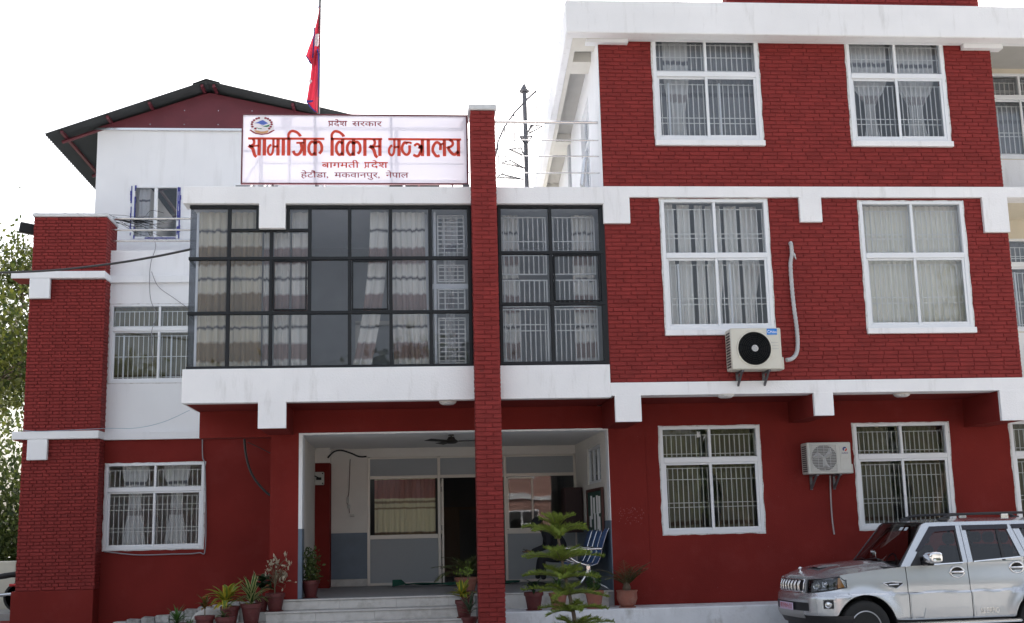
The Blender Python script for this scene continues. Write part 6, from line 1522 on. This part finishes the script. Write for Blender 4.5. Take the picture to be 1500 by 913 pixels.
# ---------------------------------------------------------------- the silver SUV
CA = R(3.5); cn = Vector((-math.sin(CA), math.cos(CA), 0)); c0 = Vector((6.42, 16.79, 0)) + cn*.87
car = thing('parked_suv', 'silver four door off-road car with black roof rails parked at the lower right', 'car', tuple(c0), CA)
m_silver = mat('silver_paint', (.52,.54,.57), .27, metal=.72, coat=.8, var=.02, spec=.5)
m_chrome = mat('chrome', (.75,.75,.76), .07, metal=1); m_plast = mat('black_plastic', (.015,.015,.018), .45); m_gloss = mat('gloss_black_trim', (.012,.010,.018), .15)
m_tyre = mat('tyre', (.02,.02,.02), .85, bump=.4, bscale=60); m_rim = mat('alloy_silver', (.62,.62,.64), .3, metal=.7); m_lamp = glass('lamp_glass', (.85,.87,.9), .04); m_lampin = mat('lamp_inside', (.012,.012,.014), .25); m_amber = mat('amber', (.5,.22,.03), .25)
m_cglass = glass('car_glass', (.62,.66,.66), .05, .95); m_seatc = mat('car_interior', (.035,.035,.04), .8); m_plate = mat('plate_pink', (.62,.5,.66), .5)
def pl(pts):
    def f(x):
        if x <= pts[0][0]: return pts[0][1]
        for (a, b_), (c, d) in zip(pts, pts[1:]):
            if x <= c: return b_+(d-b_)*(x-a)/(c-a) if c > a else d
        return pts[-1][1]
    return f
WB, WR_, AR = 2.70, .372, .452
def sm(t): t = max(0, min(1, t)); return t*t*(3-2*t)
def hw(x, z):          # half width of the body side
    y = .875 - .03*sm((.5-z)/.12) - .026*sm((z-.818)/.02) - .03*sm((z-.9)/.32)
    for wx in (0, WB):
        r_ = math.hypot(x-wx, z-.37); y += .034*math.exp(-((max(r_, .44)-.44)/.11)**2)*sm((1.05-z)/.25)
    y -= .05*sm((x-2.9)/.9)
    return y
def arch(x):
    z = 0
    for wx in (0, WB):
        if abs(x-wx) < AR: z = max(z, .37+math.sqrt(AR*AR-(x-wx)**2))
    return z
def panel(name, x0, x1, bot, top, yf, m, parent, nx=30, nz_=12, depth=.03, both=True, label=None):
    for s in ((-1, 1) if both else (-1,)):
        P = []
        for i in range(nx+1):
            x = x0+(x1-x0)*i/nx; a, c = bot(x), top(x); c = max(c, a+.0005)
            P.append([(x, s*yf(x, a+(c-a)*j/nz_), a+(c-a)*j/nz_) for j in range(nz_+1)])
        b = MB(); b.grid(P)
        # turned-in edge all round, so the gaps between panels have depth
        rim = [P[i][0] for i in range(nx+1)] + [P[nx][j] for j in range(1, nz_+1)] + [P[i][nz_] for i in range(nx-1, -1, -1)] + [P[0][j] for j in range(nz_-1, 0, -1)]
        b.grid([[(p[0], p[1], p[2]) for p in rim+rim[:1]], [(p[0], p[1]-s*depth, p[2]) for p in rim+rim[:1]]])
        bo = b.build(name, m, parent, smooth=True)
        if label and s == -1: bo['label'] = label
        ret = bo if s == -1 else ret if 'ret' in dir() else bo
    return bo
def P_near(name, *a, **k): return panel(name, *a, both=False, **k)
def panels(name, *a, **k):
    out = []
    for s in (-1, 1):
        x0, x1, bot, top, yf, m, parent = a; nx = k.get('nx', 30); nz_ = k.get('nz_', 12); depth = k.get('depth', .03)
        P = []
        for i in range(nx+1):
            x = x0+(x1-x0)*i/nx; q0, q1 = bot(x), top(x); q1 = max(q1, q0+.0005)
            P.append([(x, s*yf(x, q0+(q1-q0)*j/nz_), q0+(q1-q0)*j/nz_) for j in range(nz_+1)])
        b = MB(); b.grid(P); rim = [P[i][0] for i in range(nx+1)] + [P[nx][j] for j in range(1, nz_+1)] + [P[i][nz_] for i in range(nx-1, -1, -1)] + [P[0][j] for j in range(nz_-1, 0, -1)]
        b.grid([rim+rim[:1], [(p[0], p[1]-s*depth, p[2]) for p in rim+rim[:1]]])
        out.append(b.build(name, m, parent, smooth=True))
    return out
beltf = pl([(.58,1.19),(.75,1.195),(1.6,1.225),(2.5,1.285),(3.5,1.30)])
hoodside = pl([(-.40,1.085),(-.2,1.115),(.2,1.155),(.60,1.185)])
sill = .455
panels('front_fender', -.33, .662, lambda x: max(pl([(-.33,1.055),(-.27,.92),(-.215,.80),(-.21,.5),(.7,sill)])(x), arch(x)), lambda x: hoodside(x) if x < .6 else 1.185, hw, m_silver, car, nx=48, nz_=40)
fd = panels('front_door', .674, 1.612, lambda x: sill, lambda x: beltf(x), hw, m_silver, car, nx=16, nz_=56)
rd = panels('rear_door', 1.624, 2.50, lambda x: max(sill if x < 2.29 else pl([(2.29,sill),(2.5,1.0)])(x), arch(x)), lambda x: beltf(x), hw, m_silver, car, nx=40, nz_=56)
panels('rear_quarter', 2.508, 3.62, lambda x: max(.5, arch(x)), lambda x: beltf(x), hw, m_silver, car, nx=40, nz_=16)
b = MB(); b.box(3.5, 3.66, -.80, .80, .45, 1.28); b.box(3.36, 3.62, -.64, .64, 1.29, 1.78); b.build('tailgate', m_silver, car)
# front end: plan outline, y from the angle t
af = pl([(.38,.50),(.5,.565),(.56,.60),(.8,.60),(.845,.565),(.98,.545),(1.05,.52),(1.10,.42),(1.2,.2)])
def fp(t, z, off=0):     # t -90..90 deg
    s = math.sin(R(abs(t))); c = math.cos(R(abs(t))); W = hw(-.22, z)+off; pw = 2/2.75
    return (-.20-(af(z)+off)*c**pw, (1 if t > 0 else -1)*W*s**pw, z)
def fx_at_y(y, z): 
    W = hw(-.22, z); s = min(1, (abs(y)/W))**2.75; return -.20-af(z)*(max(0, 1-s))**(1/2.75)
def t_of_y(y, z): W = hw(-.22, z); return math.degrees(math.asin(min(1, (abs(y)/W)**(2.75/2))))*(1 if y > 0 else -1)
def front(name, ts, bot, top, m, nz_=8, off=0, depth=.02, mats=None):
    P = []
    for t in ts:
        x = fp(t, .8)[0]; a, c = bot(t, x), top(t, x); P.append([fp(t, a+(c-a)*j/nz_, off) for j in range(nz_+1)])
    b = MB(); b.grid(P); nx = len(ts)-1
    rim = [P[i][0] for i in range(nx+1)] + [P[nx][j] for j in range(1, nz_+1)] + [P[i][nz_] for i in range(nx-1, -1, -1)] + [P[0][j] for j in range(nz_-1, 0, -1)]
    sh = lambda p: (p[0]+depth*math.cos(math.atan2(p[1], .9)), p[1]-depth*math.sin(math.atan2(p[1], .9)), p[2])
    b.grid([rim+rim[:1], [sh(p) for p in rim+rim[:1]]])
    return b.build(name, m, car, smooth=True)
TS = lambda a, c, n: [a+(c-a)*i/n for i in range(n+1)]
hlb = pl([(-.80,.855),(-.70,.86),(-.27,.925)]); hlt = pl([(-.80,1.02),(-.7,1.04),(-.36,1.08),(-.30,1.03)])
front('bumper', TS(-90, 90, 90), lambda t, x: max(.545, arch(x)+.003 if x > -AR else 0), lambda t, x: .862 if abs(t) < 28 else max(hlb(x)-.004, .80 if x > -.24 else 0), m_silver, nz_=12, depth=.04)
front('lower_valance', TS(-90, 90, 60), lambda t, x: .41, lambda t, x: .54, m_plast, nz_=4, off=-.006)
front('skid_plate', TS(-24, 24, 16), lambda t, x: .50, lambda t, x: .60, mat('brushed_silver', (.42,.42,.42), .4, metal=.6), nz_=3, off=.012)
front('lower_intake', TS(-34, 34, 20), lambda t, x: .605, lambda t, x: .72, m_plast, nz_=3, off=.004)
# grille
tg = lambda y: t_of_y(y, .95)
front('grille_back', TS(tg(-.42), tg(.42), 24), lambda t, x: .872, lambda t, x: 1.035, m_plast, nz_=3, off=-.02)
b = MB()
for k in range(-3, 4):
    y = k*.112
    for d in (-.022, .022):
        pts = [(fx_at_y(y+d, z)-.006-.02*math.sin(math.pi*(z-.875)/.15), y+d*(1-.6*((z-.875)/.15 if z > .95 else .5)), z) for z in (.878, .9, .93, .96, .99, 1.015)]
        b.tube(pts, [.014,.011,.010,.011,.013,.016], 8)
b.tube([fp(t, .868, .006) for t in TS(tg(-.44), tg(.44), 20)], .011, 6); b.tube([fp(t, 1.035, .006) for t in TS(tg(-.44), tg(.44), 20)], .010, 6)
for y in (-.44, .44): b.tube([(fx_at_y(y, z)-.004, y, z) for z in (.868, .92, .98, 1.035)], .010, 6)
b.build('grille', m_chrome, car, smooth='all')
front('grille_mesh', TS(tg(-.42), tg(.42), 24), lambda t, x: .846, lambda t, x: .868, m_chrome, nz_=2, off=.005)
for s in (-1, 1):
    # body strip between grille and lamp
    front('front_panel', TS(s*tg(.455), s*tg(.50), 3), lambda t, x: .865, lambda t, x: 1.05, m_silver, nz_=4)
    ta, tb = s*tg(.52), s*88
    hl = front('headlight', TS(ta, tb, 26), lambda t, x: hlb(x)+.002, lambda t, x: hlt(x), m_lampin, nz_=6, off=-.05)
    P = [[fp(t, hlb(fp(t,.8)[0])+.002+(hlt(fp(t,.8)[0])-hlb(fp(t,.8)[0])-.002)*j/6, .002) for j in range(7)] for t in TS(ta, tb, 26)]
    b = MB(); b.grid(P); b.build('lens', m_lamp, hl, smooth='all')
    b = MB(); rim = [p[0] for p in P]+P[-1][1:]+[p[-1] for p in P[::-1]]+P[0][::-1]; b.tube(rim, .007, 5); b.build('bezel', m_plast, hl)
    b = MB()
    for tt, z, r_ in ((s*46, .95, .058), (s*60, .975, .045)):
        c = Vector(fp(tt, z, -.035)); dv = Vector((-math.cos(R(tt*.55)), math.sin(R(tt*.55)), 0)); M_ = Matrix.Translation(c) @ dv.to_track_quat('Z', 'Y').to_matrix().to_4x4()
        b.lathe([(0, .035), (r_*.5, .03), (r_*.7, .012), (r_*.75, .0), (r_, .02), (r_*1.05, .0)], (0,0,0), 18, M=M_)
    b.tube([fp(t, hlb(fp(t,.8)[0])+.022, -.012) for t in TS(ta+s*2, s*82, 14)], .008, 5); b.build('reflector', m_chrome, hl, smooth=True)
    b = MB(); Pq = [[fp(t, hlb(fp(t,.8)[0])+.012+(hlt(fp(t,.8)[0])-hlb(fp(t,.8)[0])-.03)*j/3, -.004) for j in range(4)] for t in TS(s*78.5, s*86, 4)]; b.grid(Pq); b.build('indicator', m_amber, hl)
    # fog lamp
    fo = front('fog_lamp', TS(s*57, s*71, 6), lambda t, x: .645, lambda t, x: .765, m_plast, nz_=3, off=.003)
    b = MB(); c = Vector(fp(s*64, .70, .004)); dv = Vector((-math.cos(R(s*48)), math.sin(R(s*48)), 0)); M_ = Matrix.Translation(c) @ dv.to_track_quat('Z', 'Y').to_matrix().to_4x4(); b.lathe([(0,.012),(.03,.01),(.036,.006),(.046,.014),(.05,0)], (0,0,0), 18, M=M_); b.build('lamp_ring', m_chrome, fo, smooth=True)
# number plate
pb = MB(); pxx = fx_at_y(0, .66)-.03; pb.cbox(pxx, pxx+.01, -.25, .25, .60, .705, .003); np_ = pb.build('number_plate', m_plate, car)
me = text_mesh('बा१च७५१४', .03); vs = [v.co for v in me.vertices]; a, c = min(v.x for v in vs), max(v.x for v in vs); d, e = min(v.y for v in vs), max(v.y for v in vs)
b = MB(); b.add([(pxx-.003, .22-(v.x-a)/(c-a)*.44, .617+(v.y-d)/(e-d)*.072) for v in vs], [tuple(p.vertices) for p in me.polygons]); b.build('plate_number', m_pr, np_)
# bonnet
def hoodP(u, v):
    y = v*(.80-.0*u); xf = fx_at_y(y, 1.04)+.015; xr = .56-.10*(1-v*v)**.8 if abs(v) < 1 else .56
    xf = min(xf, -.30) if abs(v) > .93 else xf
    x = xf+(xr-xf)*u; edge = 1.045+(hoodside(x)-1.045)*min(1, u*6)**.6 if abs(v) > .99 else 1.045+(hoodside(x)+.0-1.045)*min(1, u*5)**.6
    crown = (.095*(1-abs(v)**2.2))*min(1, u*3)**.7 + .018*math.exp(-((abs(v)-.62)/.10)**2)*min(1, u*4)
    return (x, y, edge+crown)
U = [0, .01, .03, .06, .1, .15, .22, .3, .4, .5, .6, .7, .8, .9, 1]
b = MB(); b.grid([[hoodP(u, -1+2*j/36) for j in range(37)] for u in U]); P0_ = [hoodP(1, -1+2*j/36) for j in range(37)]; b.grid([P0_, [(p[0], p[1], p[2]-.05) for p in P0_]]); P0_ = [hoodP(0, -1+2*j/36) for j in range(37)]; b.grid([P0_, [(p[0]+.03, p[1], p[2]-.02) for p in P0_]]); bon = b.build('bonnet', m_silver, car, smooth=True)
b = MB(); P = []
for i in range(9):
    u = i/8; x = -.40+.55*u; zz = hoodP(.35+.3*u, 0)[2]; h = .045*math.sin(math.pi*min(.5, .12+u*.9))*(1-.7*u); P.append([(x, -.24+.48*j/10, zz-.012+h*(1-abs(-1+2*j/10)**4)) for j in range(11)])
b.grid(P); b.build('bonnet_scoop', m_silver, bon, smooth='all')
b = MB(); oz = hoodP(.1, 0)[2]+.01; ox = -.58; b.lathe([(.05,0),(.03,.015),(.012,.02),(.012,.045),(.022,.055),(.024,.07),(.012,.085),(0,.088)], (ox, 0, oz-.005), 14); b.tube([(ox-.03, 0, oz+.055), (ox+.035, 0, oz+.068)], .01, 6); b.build('bonnet_ornament', m_chrome, bon, smooth='all')
# greenhouse
def gy(x, z): return .848-(z-1.2)/.6*.17
zt_ = pl([(1.0,1.795),(1.6,1.80),(3.5,1.80)])
panels('windscreen_pillar', .585, 1.30, lambda x: pl([(.585,1.19),(.735,1.193),(1.13,1.725),(1.30,1.745)])(x), lambda x: pl([(.585,1.191),(1.035,1.775),(1.10,1.80),(1.30,1.803)])(x), gy, m_silver, car, nx=30, nz_=4, depth=.05)
panels('roof_rail_panel', 1.30, 3.5, lambda x: 1.748, lambda x: 1.803, gy, m_silver, car, nx=14, nz_=3, depth=.05)
panels('centre_pillar', 1.548, 1.615, lambda x: beltf(x), lambda x: 1.747, gy, m_silver, car, nx=3, nz_=6, depth=.04); panels('centre_pillar', 1.624, 1.70, lambda x: beltf(x), lambda x: 1.747, gy, m_silver, car, nx=3, nz_=6, depth=.04)
CP = ((2.33,2.45,2.50),)
panels('rear_pillar', 2.32, 2.55, lambda x: pl([(2.32,1.747),(2.46,1.283),(2.55,1.285)])(x), lambda x: pl([(2.32,1.7475),(2.41,1.747),(2.55,1.29)])(x), gy, m_silver, car, nx=14, nz_=5, depth=.04)
panels('rear_pillar', 2.42, 2.66, lambda x: pl([(2.42,1.747),(2.56,1.288),(2.66,1.29)])(x), lambda x: pl([(2.42,1.7475),(2.52,1.747),(2.66,1.295)])(x), gy, m_silver, car, nx=14, nz_=5, depth=.04)
panels('tail_pillar', 3.3, 3.5, lambda x: 1.30, lambda x: 1.747, gy, m_silver, car, nx=3, nz_=5, depth=.04)
gin = lambda x, z: gy(x, z)-.018
for nm, x0, x1, bf, tf in (('front_window', .76, 1.545, lambda x: 1.2, lambda x: pl([(.76,1.25),(1.12,1.73),(1.545,1.747)])(x)), ('rear_window', 1.70, 2.46, lambda x: 1.225, lambda x: pl([(1.7,1.747),(2.32,1.747),(2.46,1.30)])(x)), ('quarter_window', 2.52, 3.32, lambda x: 1.285, lambda x: 1.747)):
    for s in (-1, 1):
        P = []
        for i in range(9): x = x0+(x1-x0)*i/8; a, c = bf(x), tf(x); P.append([(x, s*gin(x, a+(c-a)*j/4), a+(c-a)*j/4) for j in range(5)])
        b = MB(); b.grid(P); b.build(nm, m_cglass, car)
gout = lambda x, z: gy(x, z)+.012
panels('window_visor', .86, 1.545, lambda x: pl([(.86,1.40),(.93,1.40),(1.19,1.665),(1.545,1.685)])(x), lambda x: pl([(.86,1.41),(1.145,1.745),(1.545,1.752)])(x), gout, m_gloss, car, nx=24, nz_=3, depth=.02)
panels('window_visor', 1.65, 2.36, lambda x: 1.685, lambda x: 1.752, gout, m_gloss, car, nx=8, nz_=3, depth=.02)
panels('window_visor', 2.43, 3.2, lambda x: 1.69, lambda x: 1.752, gout, m_gloss, car, nx=8, nz_=3, depth=.02)
panels('window_seal', 1.522, 1.547, lambda x: 1.22, lambda x: 1.70, lambda x, z: gy(x, z)-.004, m_plast, car, nx=1, nz_=3, depth=.02); panels('window_seal', 1.70, 1.725, lambda x: 1.23, lambda x: 1.70, lambda x, z: gy(x, z)-.004, m_plast, car, nx=1, nz_=3, depth=.02)
panels('window_seal', 2.17, 2.215, lambda x: 1.24, lambda x: 1.70, lambda x, z: gy(x, z)-.006, m_plast, car, nx=1, nz_=3, depth=.02)
panels('mirror_patch', .74, .90, lambda x: 1.20, lambda x: pl([(.74,1.215),(.90,1.40)])(x), lambda x, z: gy(x, z)+.002, m_plast, car, nx=4, nz_=3, depth=.02)
panels('belt_trim', .92, 1.545, lambda x: beltf(x)-.004, lambda x: beltf(x)+.012, lambda x, z: gy(x, z)+.012, m_chrome, car, nx=6, nz_=1, depth=.012); panels('belt_trim', 1.71, 2.45, lambda x: beltf(x)-.004, lambda x: beltf(x)+.012, lambda x, z: gy(x, z)+.012, m_chrome, car, nx=6, nz_=1, depth=.012)
# roof and windscreen
def roofP(u, v):
    x0_ = 1.06-.08*(1-v*v); x = x0_+(3.52-x0_)*u; return (x, v*.68, 1.80+.055*(1-abs(v)**2.4)*(1-.4*abs(u-.45))*min(1, .25+u*4))
b = MB(); b.grid([[roofP(i/20, -1+2*j/20) for j in range(21)] for i in range(21)]); b.build('roof', m_silver, car, smooth='all')
def wsP(u, v): 
    a = Vector((.575-.13*(1-v*v), v*.80, 1.195+.045*(1-v*v))); c = Vector(roofP(0, v)); c.y = v*.655; c.z -= .012; return a+(c-a)*u
b = MB(); b.grid([[wsP(i/8, -1+2*j/16) for j in range(17)] for i in range(9)]); b.build('windscreen', m_cglass, car, smooth='all')
b = MB()
rim = [wsP(0, -1+2*j/16) for j in range(17)]; b.tube([p+Vector((0,0,.004)) for p in rim], .012, 5); b.tube([wsP(1, -1+2*j/16) for j in range(17)], .01, 5)
for v in (-1, 1): b.tube([wsP(i/8, v) for i in range(9)], .011, 5)
b.build('windscreen_seal', m_plast, car)
b = MB(); 
for (v0, v1) in ((-.75, .05), (-.1, .7)): b.tube([wsP(.02, v0)+Vector((-.02,0,.015)), wsP(.10, (v0+v1)/2)+Vector((-.02,0,.01)), wsP(.05, v1)+Vector((-.02,0,.01))], .007, 5)
b.grid([[(.40-.04*k-.05*(1-v*v), v*.78, 1.185+.055*(1-v*v)) for v in [-1+2*j/10 for j in range(11)]] for k in range(-3, 2)]); b.build('wiper_and_cowl', m_plast, car)
b = MB()
for (v, w) in ((-.60, .05), (-.42, .06)): p = wsP(.86, v); b.add([wsP(.82, v-w)+Vector((-.004,0,0)), wsP(.82, v+w)+Vector((-.004,0,0)), wsP(.9, v+w)+Vector((-.004,0,0)), wsP(.9, v-w)+Vector((-.004,0,0))], [(0,1,2,3)])
b.build('windscreen_sticker', mat('sticker', (.45,.5,.55), .4), car)
# interior: floor, dash, seats, wheel
b = MB(); b.box(.45, 3.4, -.78, .78, .45, .95); b.cbox(.55, .95, -.74, .74, .95, 1.17, .04); b.build('cabin_floor', m_seatc, car)
for (x, y) in ((1.55, -.38), (1.55, .38), (2.4, -.38), (2.4, .38), (2.4, 0)):
    b = MB(); b.cbox(x-.45, x, y-.24, y+.24, .95, 1.05, .04); b.cbox(x-.04, x+.10, y-.24, y+.24, 1.0, 1.46, .05); b.cbox(x+.0, x+.10, y-.13, y+.13, 1.48, 1.64, .04); b.build('seat', m_seatc, car, smooth=True)
b = MB(); b.tube([(1.02+.06*math.cos(a*.52), .38+.18*math.sin(a*.52), 1.17+.17*math.cos(a*.52)) for a in range(13)], .014, 6); b.build('steering_wheel', m_seatc, car)
b = MB(); b.lathe([(0,0),(.02,0),(.028,.03),(.015,.05),(0,.055)], (.62, -.1, 1.24), 12); b.build('dashboard_figure', m_chrome, car, smooth='all')
# roof rack
for s in (-1, 1):
    b = MB(); Y_ = s*.60; b.tube(smooth_path([Vector((1.36, Y_, 1.83)), Vector((1.45, Y_, 1.87)), Vector((1.62, Y_, 1.905)), Vector((2.3, Y_, 1.915)), Vector((3.1, Y_, 1.905)), Vector((3.3, Y_, 1.84))]), .019, 8); b.cbox(1.34, 1.50, Y_-.025, Y_+.025, 1.815, 1.865, .015); b.cbox(3.2, 3.35, Y_-.025, Y_+.025, 1.815, 1.87, .015); rk = b.build('roof_rack', m_plast, car, smooth=True)
    for x in (2.33,): b = MB(); b.cbox(x, x+.12, Y_-.026, Y_+.026, 1.83, 1.902, .008); b.build('rack_clamp', m_steel, rk)
# mirrors, handles, vents, badges, cladding, step
for s in (-1, 1):
    b = MB(); b.lathe([(0,-.09),(.075,-.075),(.1,-.02),(.1,.03),(.085,.055),(0,.06)], (0,0,0), 20, 'x'); M_ = Matrix.Translation((.99, s*1.0, 1.315)) @ Matrix.Diagonal((1.0, 1.25, .92, 1)); b.xf(M_)
    b = MB(); b.cbox(.885, 1.10, s*.92, s*1.13, 1.225, 1.405, .045); mr_ = b.build('mirror', m_chrome, car, smooth=True); sb = mr_.modifiers.new('s', 'SUBSURF'); sb.levels = sb.render_levels = 1
    b = MB(); b.cbox(.93, 1.04, s*.80, s*.95, 1.20, 1.27, .02); b.build('mirror_arm', m_plast, mr_)
    for hx, hz_, par in ((1.445, 1.095, fd), (2.375, 1.135, rd)):
        dp = par[0 if s < 0 else 1]; Y_ = hw(hx, hz_)
        M_ = Matrix.Translation((hx, s*Y_, hz_)) @ Matrix.Diagonal((1.35, s, 1.0, 1))
        b = MB(); b.lathe([(0,.004),(.066,.004)], (0,0,0), 24, 'y'); b.xf(M_); b.build('handle_cup', m_lampin, dp)
        b = MB(); b.lathe([(.062,.0),(.066,.012),(.078,.016),(.088,.010),(.090,.0)], (0,0,0), 28, 'y'); b.xf(M_); b.build('handle_surround', m_chrome, dp, smooth='all')
        b = MB(); b.tube([(hx-.105, s*(Y_+.008), hz_), (hx-.06, s*(Y_+.035), hz_), (hx+.07, s*(Y_+.035), hz_), (hx+.115, s*(Y_+.01), hz_)], [.012,.018,.018,.014], 8); b.build('handle', m_chrome, dp, smooth='all')
    vz = [(.30,.972),(.44,.985),(.58,.975),(.60,.955),(.50,.892),(.40,.92)]
    b = MB(); P = [(x, s*(hw(x, z)+.006), z) for x, z in vz]; b.add(P+[(p[0], p[1]-s*.01, p[2]) for p in P], [tuple(range(6))]+[(i, (i+1) % 6, (i+1) % 6+6, i+6) for i in range(6)]); v_ = b.build('side_vent', m_plast, car); b = MB(); b.tube(P+P[:1], .006, 5); b.tube([(.38, s*(hw(.4,.945)+.012), .945), (.53, s*(hw(.5,.945)+.012), .95)], .01, 5); b.build('vent_trim', m_chrome, v_)
    # door cladding
    def clad(poly, par, nm='cladding'):
        n = len(poly); b = MB(); b.add([(x, s*(hw(x, z)+.012), z) for x, z in poly]+[(x+(.0), s*(hw(x, z)-.004), z) for x, z in poly], [tuple(range(n))]+[(i, (i+1) % n, (i+1) % n+n, i+n) for i in range(n)]); return b.build(nm, m_silver, par[0 if s < 0 else 1])
    clad([(.86,.475),(1.60,.475),(1.60,.615),(.90,.615)], fd); clad([(1.66,.475),(2.16,.475),(2.07,.615),(1.66,.615)], rd)
    clad([(.69,.47),(.74,.47),(.74,.795),(.69,.795)], fd); clad([(1.635,.47),(1.655,.47),(1.655,.795),(1.635,.795)], rd)
    b = MB(); b.cbox(.42, 2.32, s*.78, s*.93, .385, .43, .015); b.build('side_step', m_steel, car, smooth=True)
    b = MB(); b.box(.46, 2.26, s*.74, s*.80, .28, .455); b.build('sill', m_plast, car)
me = text_mesh('SCORPIO', .04); vs = [v.co for v in me.vertices]; a, c = min(v.x for v in vs), max(v.x for v in vs); d, e = min(v.y for v in vs), max(v.y for v in vs)
b = MB(); X_ = lambda v: 1.73+(v.x-a)/(c-a)*.28; Z_ = lambda v: .515+(v.y-d)/(e-d)*.075; b.add([(X_(v), -(hw(1.8, .54)+.018), Z_(v)) for v in vs], [tuple(p.vertices) for p in me.polygons]); bd = b.build('badge_lettering', m_steel, rd[0]); so_ = bd.modifiers.new('s', 'SOLIDIFY'); so_.thickness = .006
# wheels, arches
for wx in (0, WB):
    for s in (-1, 1):
        yc_ = s*.76; w = .118
        b = MB(); prof = [(.235,-w*.9),(.27,-w),(.33,-w*1.02),(.36,-w*.85),(WR_,-w*.5),(WR_,w*.5),(.36,w*.85),(.33,w*1.02),(.27,w),(.235,w*.9)]
        b.lathe(prof, (wx, yc_, WR_), 48, 'y'); b.v = b.v; wh = b.build('wheel', m_tyre, car, smooth=True)
        b = MB()
        for q_ in range(60): a_ = q_*math.pi/30; ca, sa_ = math.cos(a_), math.sin(a_); b.tube([(wx+ca*WR_, yc_-w*.5, WR_+sa_*WR_), (wx+math.cos(a_+.03)*(WR_+.003), yc_, WR_+math.sin(a_+.03)*(WR_+.003)), (wx+ca*WR_, yc_+w*.5, WR_+sa_*WR_)], .006, 4)
        b.build('tread', m_tyre, wh)
        b = MB(); b.lathe([(.245,s*-.085+s*.0),(.240,s*.10),(.225,s*.112),(.205,s*.10),(.20,s*.04),(.20,s*-.06)], (wx, yc_, WR_), 48, 'y'); b.lathe([(0,s*.085),(.045,s*.085),(.06,s*.07),(.06,s*.03)], (wx, yc_, WR_), 24, 'y')
        for q_ in range(5):
            a_ = R(90+72*q_+12); ca, sa_ = math.cos(a_), math.sin(a_)
            def sp_(r_, k_, dy): return (wx+ca*r_-sa_*k_, yc_+s*dy, WR_+sa_*r_+ca*k_)
            b.add([sp_(.04,-.035,.075), sp_(.04,.035,.075), sp_(.13,.032,.088), sp_(.21,.055,.10), sp_(.21,-.055,.10), sp_(.13,-.032,.088), sp_(.04,-.03,.04), sp_(.04,.03,.04), sp_(.13,.022,.05), sp_(.205,.045,.06), sp_(.205,-.045,.06), sp_(.13,-.022,.05)],
                  [(0,1,2,5),(5,2,3,4),(0,6,11,5),(5,11,10,4),(1,2,8,7),(2,3,9,8)])
        b.build('rim', m_rim, wh, smooth=True)
        b = MB(); b.lathe([(0,0),(.19,0),(.19,.01)], (wx, yc_-s*.02, WR_), 30, 'y'); b.build('brake_disc', m_iron, wh)
        b = MB(); P = [[(wx+AR*1.0*math.cos(R(a_)), s*y, .37+AR*1.0*math.sin(R(a_))) for y in (.868, .75, .5)] for a_ in range(-25, 206, 7)]; b.grid(P); b.add([(wx-AR, s*.5, .2), (wx+AR, s*.5, .2), (wx+AR, s*.5, .85), (wx-AR, s*.5, .85)], [(0,1,2,3)]); b.build('wheel_arch_liner', m_plast, car)
b = MB(); b.box(-.6, 3.5, -.55, .55, .25, .44); b.box(-.55, .4, -.5, .5, .44, .9); b.build('underbody', m_plast, car)
